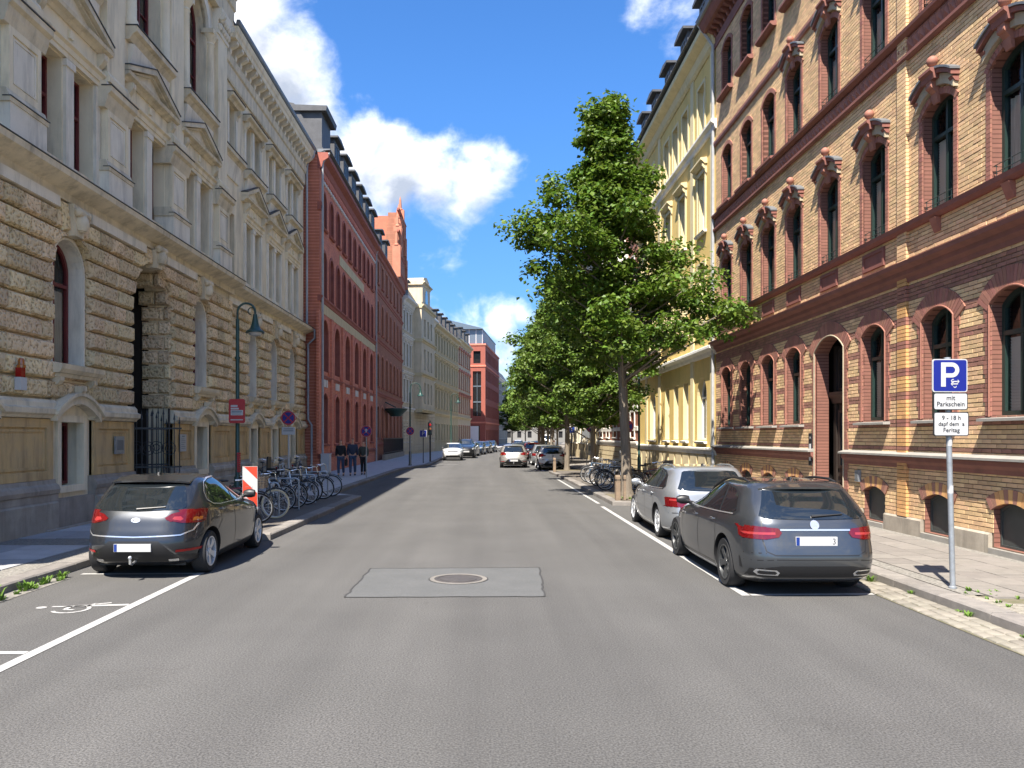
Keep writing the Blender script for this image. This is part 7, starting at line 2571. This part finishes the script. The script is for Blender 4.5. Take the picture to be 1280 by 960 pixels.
for x0, x1, z0, z1 in ((-.15, .02, .42, .47), (-.15, .05, .36, .40), (-.15, .155, .215, .345), (-.155, .155, .09, .115)):
    q.add([(x0, -.032, z0), (x1, -.032, z0), (x1, -.032, z1), (x0, -.032, z1)], [(0, 1, 2, 3)])
q.build('white_print', 'sign_white', a, recalc=False)
q = MB()
for x0, x1, z0, z1 in ((-.13, .13, .30, .33), (-.13, .12, .27, .285), (-.12, .10, .235, .25)):
    q.add([(x0, -.034, z0), (x1, -.034, z0), (x1, -.034, z1), (x0, -.034, z1)], [(0, 1, 2, 3)])
q.build('blue_print', 'steel_blue', a, recalc=False)
q = MB()
for i in range(9):
    z = 1.15 + .055 * i
    q.lathe([(.058, z), (.058, z + .045)], (0, .10, -2.35), 10)
st = q.build('post_sticker', 'sign_red', pb)
# red and white beacon
bk = thing('kerb_beacon', 'red and white striped marker board standing before the bicycles', 'marker', (-4.90, 16.6, .12))
MB().tube([(0, .03, 0), (0, .03, 1.2)], .03, 8).build('post', 'steel', bk)
a = MB().box(-.155, .155, -.02, .012, .18, 1.30).build('board', 'sign_white', bk)
q = MB()
def clip_band(b0, b1):
    # band between z = b0 - s*x and b1 - s*x, clipped to the board
    s = .95
    pts = []
    import itertools
    xs_ = np.linspace(-.15, .15, 9)
    lo = [max(.185, min(1.295, b0 - s * x)) for x in xs_]
    hi = [max(.185, min(1.295, b1 - s * x)) for x in xs_]
    return [(x, z) for x, z in zip(xs_, lo)] + [(x, z) for x, z in zip(xs_[::-1], hi[::-1])]
for b0 in (.02, .60, 1.18):
    p = clip_band(b0, b0 + .29)
    k = len(p) // 2
    q.add([(x, -.023, z) for x, z in p], [(j, j + 1, 2 * k - 2 - j, 2 * k - 1 - j) for j in range(k - 1)])
q.build('red_stripe', 'sign_orange', a, recalc=False)
q = MB()
for p in (arcpoly(-.06, .86, .03, 20, 200, .006), arcpoly(.0, .88, .02, 0, 180, .006), arcpoly(.06, .85, .03, 100, 300, .006)):
    q.add([(x, -.025, z) for x, z in p], [tuple(range(len(p)))])
q.build('scribble', 'zinc', a, recalc=False)
# cabinet and wooden bollards
cb_ = thing('utility_cabinet', 'white utility cabinet against the dark red brick house', 'cabinet', (-8.2, 40.9, .13))
MB().box(-.22, .22, -.25, .25, .06, .98).build('case', 'plastic_white', cb_)
MB().box(-.20, .20, -.23, .23, 0, .06).build('base', 'zinc', cb_)
MB().box(-.19, .19, -.262, -.25, .10, .94).build('door', 'plastic_white', cb_)
MB().box(-.24, .24, -.27, .27, .98, 1.02).build('lid', 'plastic_white', cb_)
for x, y, lb in ((3.93, 23.95, 'square wooden bollard beside the trunk of the first street tree'), (3.65, 42.9, 'wooden bollard in front of the second street tree'), (4.14, 23.95, 'thin wooden post beside the square bollard at the first tree')):
    o = thing('wooden_bollard', lb, 'bollard', (x, y, .12), random.uniform(-.1, .1), 'wooden tree guards')
    w = .035 if 'thin' in lb else .07
    q = MB()
    q.add([(-w, -w, 0), (w, -w, 0), (w, w, 0), (-w, w, 0), (-w, -w, .72), (w, -w, .72), (w, w, .72), (-w, w, .72), (-w * .7, -w * .7, .76), (w * .7, -w * .7, .76), (w * .7, w * .7, .76), (-w * .7, w * .7, .76)],
          [(0, 1, 5, 4), (1, 2, 6, 5), (2, 3, 7, 6), (3, 0, 4, 7), (4, 5, 9, 8), (5, 6, 10, 9), (6, 7, 11, 10), (7, 4, 8, 11), (8, 9, 10, 11)])
    q.build('post', 'wood', o)
    q = MB().ring([(-w - .004, .60), (w + .004, .60), (w + .004, .64), (-w - .004, .64)], [(-w + .02, .605), (w - .02, .605), (w - .02, .635), (-w + .02, .635)], -w - .005, w + .005)
    q.v = [(u, n, z) for n, u, z in q.v]
    q.build('band', 'iron', o)

# ------------------------------------------------------------------ bicycles
def bike(frame, tyre, name_label, basket=False, seat=False):
    o = thing('bicycle', name_label, 'bicycle')
    R_ = .34
    xr, xf = -.52, .52
    for x in (xr, xf):
        q = MB().tube([(x + (R_ - .018) * math.cos(t), 0, R_ + (R_ - .018) * math.sin(t)) for t in np.linspace(0, 2 * PI, 37)[:-1]], .020, 6, closed=True)
        w = q.build('wheel', tyre, o, smooth=True)
        q = MB().tube([(x + (R_ - .042) * math.cos(t), 0, R_ + (R_ - .042) * math.sin(t)) for t in np.linspace(0, 2 * PI, 29)[:-1]], .011, 4, closed=True)
        q.build('rim', 'rim', w, smooth=True)
        q = MB()
        for i in range(18):
            t = 2 * PI * i / 18
            q.tube([(x + .02 * math.cos(t + 1), .02 * (-1) ** i, R_ + .02 * math.sin(t + 1)), (x + (R_ - .045) * math.cos(t), 0, R_ + (R_ - .045) * math.sin(t))], .0022, 3, cap=False)
        q.tube([(x, -.05, R_), (x, .05, R_)], .022, 8)
        q.build('spoke', 'rim', w)
        q = MB().tube([(x + (R_ + .03) * math.cos(t), 0, R_ + (R_ + .03) * math.sin(t)) for t in np.linspace(.2 if x < 0 else .5, 2.9 if x < 0 else 2.6, 12)], .018, 5)
        q.build('mudguard', 'bike_black', o, smooth=True)
    bb, st_, hd, sd = (-.06, 0, .29), (-.22, 0, .80), (.36, 0, .82), (-.25, 0, .93)
    q = MB()
    for a, b, r in ((bb, st_, .017), (bb, (.385, 0, .70), .020), ((-.21, 0, .74), hd, .017), (hd, (.40, 0, .64), .021)):
        q.tube([a, b], r, 8)
    for s in (-1, 1):
        q.tube([(xr, s * .05, R_), (bb[0], s * .04, bb[2])], .010, 6)
        q.tube([(xr, s * .05, R_), (-.21, s * .02, .74)], .009, 6)
        q.tube([(.40, s * .04, .64), (.45, s * .05, .48), (xf, s * .05, R_)], .012, 6)
    q.build('frame', frame, o, smooth=True)
    q = MB()
    q.tube([st_, sd], .013, 8)
    q.v += []
    S0 = len(q.v)
    q.lathe([(.0001, -.02), (.08, -.01), (.095, .015), (.07, .035), (.0001, .04)], (0, 0, 0), 14)
    q.v[S0:] = [(x * 1.45 - .26 + (.0 if x < 0 else .03), y * (1 if x < 0 else .55), z + .94) for x, y, z in q.v[S0:]]
    q.build('saddle', 'black_trim', o, smooth=True)
    q = MB()
    q.tube([hd, (.33, 0, .98)], .013, 8)
    q.tube([(.18, -.28, 1.0), (.28, -.24, 1.03), (.35, -.08, 1.0), (.35, .08, 1.0), (.28, .24, 1.03), (.18, .28, 1.0)], .012, 8)
    q.tube([(.10, -.29, 1.0), (.19, -.28, 1.0)], .018, 8); q.tube([(.10, .29, 1.0), (.19, .28, 1.0)], .018, 8)
    q.build('handlebar', 'chrome', o, smooth=True)
    q = MB()
    q.lathe([(.09, -.055), (.09, -.045), (.06, -.045), (.06, -.055)], (bb[0], 0, bb[2]), 18, 'y')
    q.tube([(bb[0], -.06, bb[2]), (bb[0] + .10, -.07, bb[2] - .13)], .011, 6)
    q.tube([(bb[0], .06, bb[2]), (bb[0] - .10, .07, bb[2] + .13)], .011, 6)
    q.box(bb[0] + .05, bb[0] + .15, -.15, -.07, bb[2] - .145, bb[2] - .12)
    q.box(bb[0] - .15, bb[0] - .05, .07, .15, bb[2] + .12, bb[2] + .145)
    q.build('crank', 'iron', o)
    q = MB()
    for s in (-1, 1):
        q.tube([(-.22, s * .05, .72), (-.75, s * .06, .74)], .007, 5)
        q.tube([(xr, s * .06, R_), (-.62, s * .06, .74)], .006, 5)
    for x in (-.35, -.5, -.65): q.tube([(x, -.06, .735), (x, .06, .735)], .006, 5)
    q.build('carrier', 'bike_black', o)
    q = MB().lathe([(.0001, .42), (.04, .42), (.05, .47), (.0001, .48)], (0, 0, .78), 10, 'x'); q.build('lamp', 'sign_white', o)
    q = MB().box(-.78, -.755, -.03, .03, .64, .69); q.build('rear_reflector', 'plastic_red', o)
    if basket:
        q = MB()
        n = 14
        for i in range(n):
            for zz in range(5):
                a0, a1 = 2 * PI * i / n, 2 * PI * (i + 1) / n
                f = lambda a, z: (.58 + (.15 + .03 * z / .24) * math.cos(a), (.18 + .03 * z / .24) * math.sin(a), .80 + z)
                q.add([f(a0, zz * .055), f(a1, zz * .055), f(a1, zz * .055 + .042), f(a0, zz * .055 + .042)], [(0, 1, 2, 3)])
            q.tube([f(2 * PI * i / n, 0), f(2 * PI * i / n, .26)], .006, 4)
        q.build('basket', 'wicker', o)
    if seat:
        q = MB()
        q.prism([(-.12, .78), (.12, .78), (.14, 1.22), (.10, 1.32), (-.10, 1.32), (-.14, 1.22)], -.82, -.78)
        q.box(-.82, -.52, -.13, .13, .76, .80)
        q.prism([(-.14, .80), (-.12, .80), (-.13, .98), (-.15, .98)], -.80, -.55)
        q.prism([(.12, .80), (.14, .80), (.15, .98), (.13, .98)], -.80, -.55)
        q.build('child_seat', 'black_trim', o)
    return o
protos = {'black': bike('bike_black', 'tyre', 'x'), 'basket': bike('bike_red', 'tyre', 'x', basket=True), 'cream': bike('bike_black', 'cream_tyre', 'x'), 'white': bike('bike_white', 'tyre', 'x'), 'seat': bike('bike_blue', 'tyre', 'x', seat=True)}
used = set()
def put_bike(kind, x, y, rz, lean, label, group):
    o = protos[kind] if kind not in used else copy_tree(protos[kind])
    used.add(kind)
    o['label'], o['group'] = label, group
    o.location = (x, y, .125)
    o.rotation_euler = (math.radians(lean), 0, math.radians(rz))
GW, GE = 'bicycles parked on the west platform', 'bicycles parked on the east platform'
for kind, x, y, rz, lean, lb in [
    ('basket', -5.55, 17.6, 6, 5, 'dark red bicycle with a wicker basket right behind the striped marker board'),
    ('cream', -5.45, 18.7, -4, -5, 'black bicycle with cream tyres leaning on the first stand'),
    ('black', -5.70, 20.3, 8, 4, 'black bicycle next to the cream tyred one'),
    ('white', -5.60, 21.3, -6, -6, 'white framed bicycle at the middle stand'),
    ('black', -5.55, 22.4, 5, 5, 'black bicycle leaning against the white framed one'),
    ('seat', -5.60, 23.3, -7, -4, 'blue bicycle with a child seat among the west bicycles'),
    ('black', -5.50, 24.4, 3, 6, 'black bicycle beside the no stopping sign post on the platform'),
    ('white', -5.45, 25.4, 8, -5, 'pale bicycle at the far end of the west platform'),
    ('black', -8.45, 30.2, 85, 6, 'black bicycle leaning on the sandstone house wall'),
    ('white', -8.45, 32.6, 92, 6, 'pale bicycle leaning on the sandstone house wall'),
    ('black', -8.40, 35.2, 88, 7, 'dark bicycle at the house wall before the white cabinet')]:
    put_bike(kind, x, y, rz, lean, lb, GW)
for kind, x, y, rz, lean, lb in [
    ('seat', 4.75, 33.2, 178, 5, 'bicycle with a tall child seat farthest along the east stands'),
    ('black', 4.75, 31.9, 172, -5, 'black bicycle beside the one with the tall child seat'),
    ('white', 4.80, 30.7, 183, 5, 'pale bicycle in the middle of the east stands'),
    ('black', 4.85, 29.6, 176, -6, 'black bicycle in the middle of the east stands'),
    ('black', 4.75, 28.4, 186, 5, 'black bicycle with its front wheel towards the kerb close to the first tree'),
    ('basket', 5.9, 28.0, 20, -5, 'red bicycle with a basket behind the trunk of the first tree'),
    ('black', 5.45, 26.7, -3, 6, 'dark bicycle standing right behind the first tree trunk')]:
    put_bike(kind, x, y, rz, lean, lb, GE)
def stand(x, y, rz, label, group, w=.8):
    o = thing('bicycle_stand', label, 'bicycle stand', (x, y, .12), math.radians(rz), group)
    q = MB().tube([(-w / 2, 0, 0), (-w / 2, 0, .74)] + [(-w / 2 + .08 - .08 * math.cos(t), 0, .74 + .08 * math.sin(t)) for t in (.5, 1.0, 1.57)] + [(w / 2 - .08 + .08 * math.sin(t), 0, .74 + .08 * math.cos(t)) for t in (0, .5, 1.0)] + [(w / 2, 0, .74), (w / 2, 0, 0)], .024, 8)
    q.build('hoop', 'steel', o, smooth=True)
    q = MB()
    for s in (-1, 1): q.lathe([(.05, 0), (.05, .012), (.024, .02)], (s * w / 2, 0, 0), 12)
    q.build('foot_plate', 'zinc', o)
for i, y in enumerate((18.9, 20.9, 22.9, 24.7)):
    stand(-5.3, y, 0, ['steel hoop stand beside the cream tyred bicycle', 'steel hoop stand by the white framed bicycle', 'steel hoop stand under the blue bicycle with child seat', 'steel hoop stand at the far end of the platform'][i], 'steel bicycle stands')
for i, y in enumerate((28.9, 31.3)):
    stand(4.9, y, 0, ['steel hoop stand by the first street tree', 'steel hoop stand among the east bicycles'][i], 'steel bicycle stands')

# ------------------------------------------------------------------ people on the west pavement
def person(label, loc, rz, top, trousers, step, hair='hair', h=1.74, bag=False):
    o = thing('person', label, 'person', loc, rz, 'people walking on the west pavement')
    s = h / 1.74
    def skin(name, pts, edges, mat, sub=2, parent=o):
        me = bpy.data.meshes.new(name)
        me.from_pydata([Vector(p[:3]) * s for p in pts], edges, [])
        ob = bpy.data.objects.new(name, me)
        COL.objects.link(ob)
        md = ob.modifiers.new('s', 'SKIN')
        for i, p in enumerate(pts):
            r = p[3] if isinstance(p[3], tuple) else (p[3], p[3])
            me.skin_vertices[0].data[i].radius = (r[0] * s, r[1] * s)
        me.skin_vertices[0].data[0].use_root = True
        m2 = ob.modifiers.new('u', 'SUBSURF')
        m2.levels = m2.render_levels = sub
        dg = bpy.context.evaluated_depsgraph_get(); dg.update()
        nm = bpy.data.meshes.new_from_object(ob.evaluated_get(dg))
        bpy.data.objects.remove(ob)
        nm.materials.clear(); nm.materials.append(MT[mat])
        nm.polygons.foreach_set('use_smooth', [True] * len(nm.polygons))
        nm.name = name
        return obj(name, nm, parent)
    k = step
    body = [(0, 0, .95, .12), (0, .01, 1.15, (.14, .10)), (0, 0, 1.36, (.15, .10)), (0, 0, 1.47, .06), (0, .01, 1.54, .052), (0, .02, 1.62, (.072, .085)), (0, .02, 1.70, (.065, .08)),
            (.17, 0, 1.42, .055), (.22, -.06 * k, 1.16, .042), (.21, .04 * k, .93, .034), (.21, .07 * k, .84, .035), (-.17, 0, 1.42, .055), (-.22, .06 * k, 1.16, .042), (-.21, -.02 * k, .93, .034), (-.21, -.02 * k, .84, .035),
            (.09, 0, .90, .085), (.10, .10 * k, .50, .06), (.10, .05 * k, .10, .045), (.10, .16 * k, .05, .04), (-.09, 0, .90, .085), (-.10, -.04 * k, .50, .06), (-.10, -.20 * k, .12, .045), (-.10, -.10 * k, .05, .04)]
    ed = [(0, 1), (1, 2), (2, 3), (3, 4), (4, 5), (5, 6), (2, 7), (7, 8), (8, 9), (9, 10), (2, 11), (11, 12), (12, 13), (13, 14), (0, 15), (15, 16), (16, 17), (17, 18), (0, 19), (19, 20), (20, 21), (21, 22)]
    b = skin('body', body, ed, 'skin')
    skin('jacket', [(0, 0, .92, (.17, .125)), (0, .01, 1.15, (.175, .13)), (0, 0, 1.36, (.185, .125)), (0, 0, 1.46, .085), (.18, 0, 1.41, .075), (.225, -.06 * k, 1.16, .062), (.212, .035 * k, .95, .052), (-.18, 0, 1.41, .075), (-.225, .06 * k, 1.16, .062), (-.212, -.018 * k, .95, .052)],
         [(0, 1), (1, 2), (2, 3), (2, 4), (4, 5), (5, 6), (2, 7), (7, 8), (8, 9)], top)
    skin('trousers', [(0, 0, .96, (.145, .12)), (.09, 0, .88, .105), (.10, .10 * k, .50, .078), (.10, .05 * k, .12, .062), (-.09, 0, .88, .105), (-.10, -.04 * k, .50, .078), (-.10, -.20 * k, .14, .062)],
         [(0, 1), (1, 2), (2, 3), (0, 4), (4, 5), (5, 6)], trousers)
    skin('hair', [(0, -.02, 1.70, (.082, .092)), (0, -.015, 1.735, (.07, .08))], [(0, 1)], hair, parent=b)
    for sg, y, z in ((1, .09, .05), (-1, -.16, .06)):
        skin('shoe', [(sg * .10, y * k - .05, z, .048), (sg * .10, y * k + .12, z - .01, .042)], [(0, 1)], 'shoe')
    q = MB()
    for sg in (-1, 1): q.ball((sg * .028 * s, .088 * s, 1.655 * s), .009, 8)
    q.build('eye', 'sign_black', b, smooth=True)
    q = MB().lathe([(.0001, 0), (.014, .012), (.006, .045), (.0001, .05)], (0, .092 * s, 1.60 * s), 8); q.build('nose', 'skin', b, smooth=True)
    if bag:
        q = MB().box(-.30, -.22, -.16, .16, .50, .80)
        q.tube([(-.26, -.1, .80), (-.26, 0, .88), (-.26, .1, .80)], .012, 6)
        bg = q.build('handbag', 'cloth_black', None, smooth=False)
        bg.location = loc
        bg.rotation_euler = (0, 0, rz)
        tag(bg, 'black bag carried by the person walking nearest the red brick wall', 'bag')
    return o
person('person in a black jacket and blue jeans walking beside the red brick wall', (-6.95, 38.2, .13), PI, 'cloth_black', 'denim', .9, bag=True)
person('person in a dark navy coat, walking between the two others', (-6.45, 38.6, .13), PI + .12, 'cloth_navy', 'denim', 1.0, h=1.80)
person('person in a dark green jacket walking closest to the kerb of the three', (-6.10, 39.7, .13), PI - .15, 'cloth_dark', 'cloth_black', -.7, h=1.66)
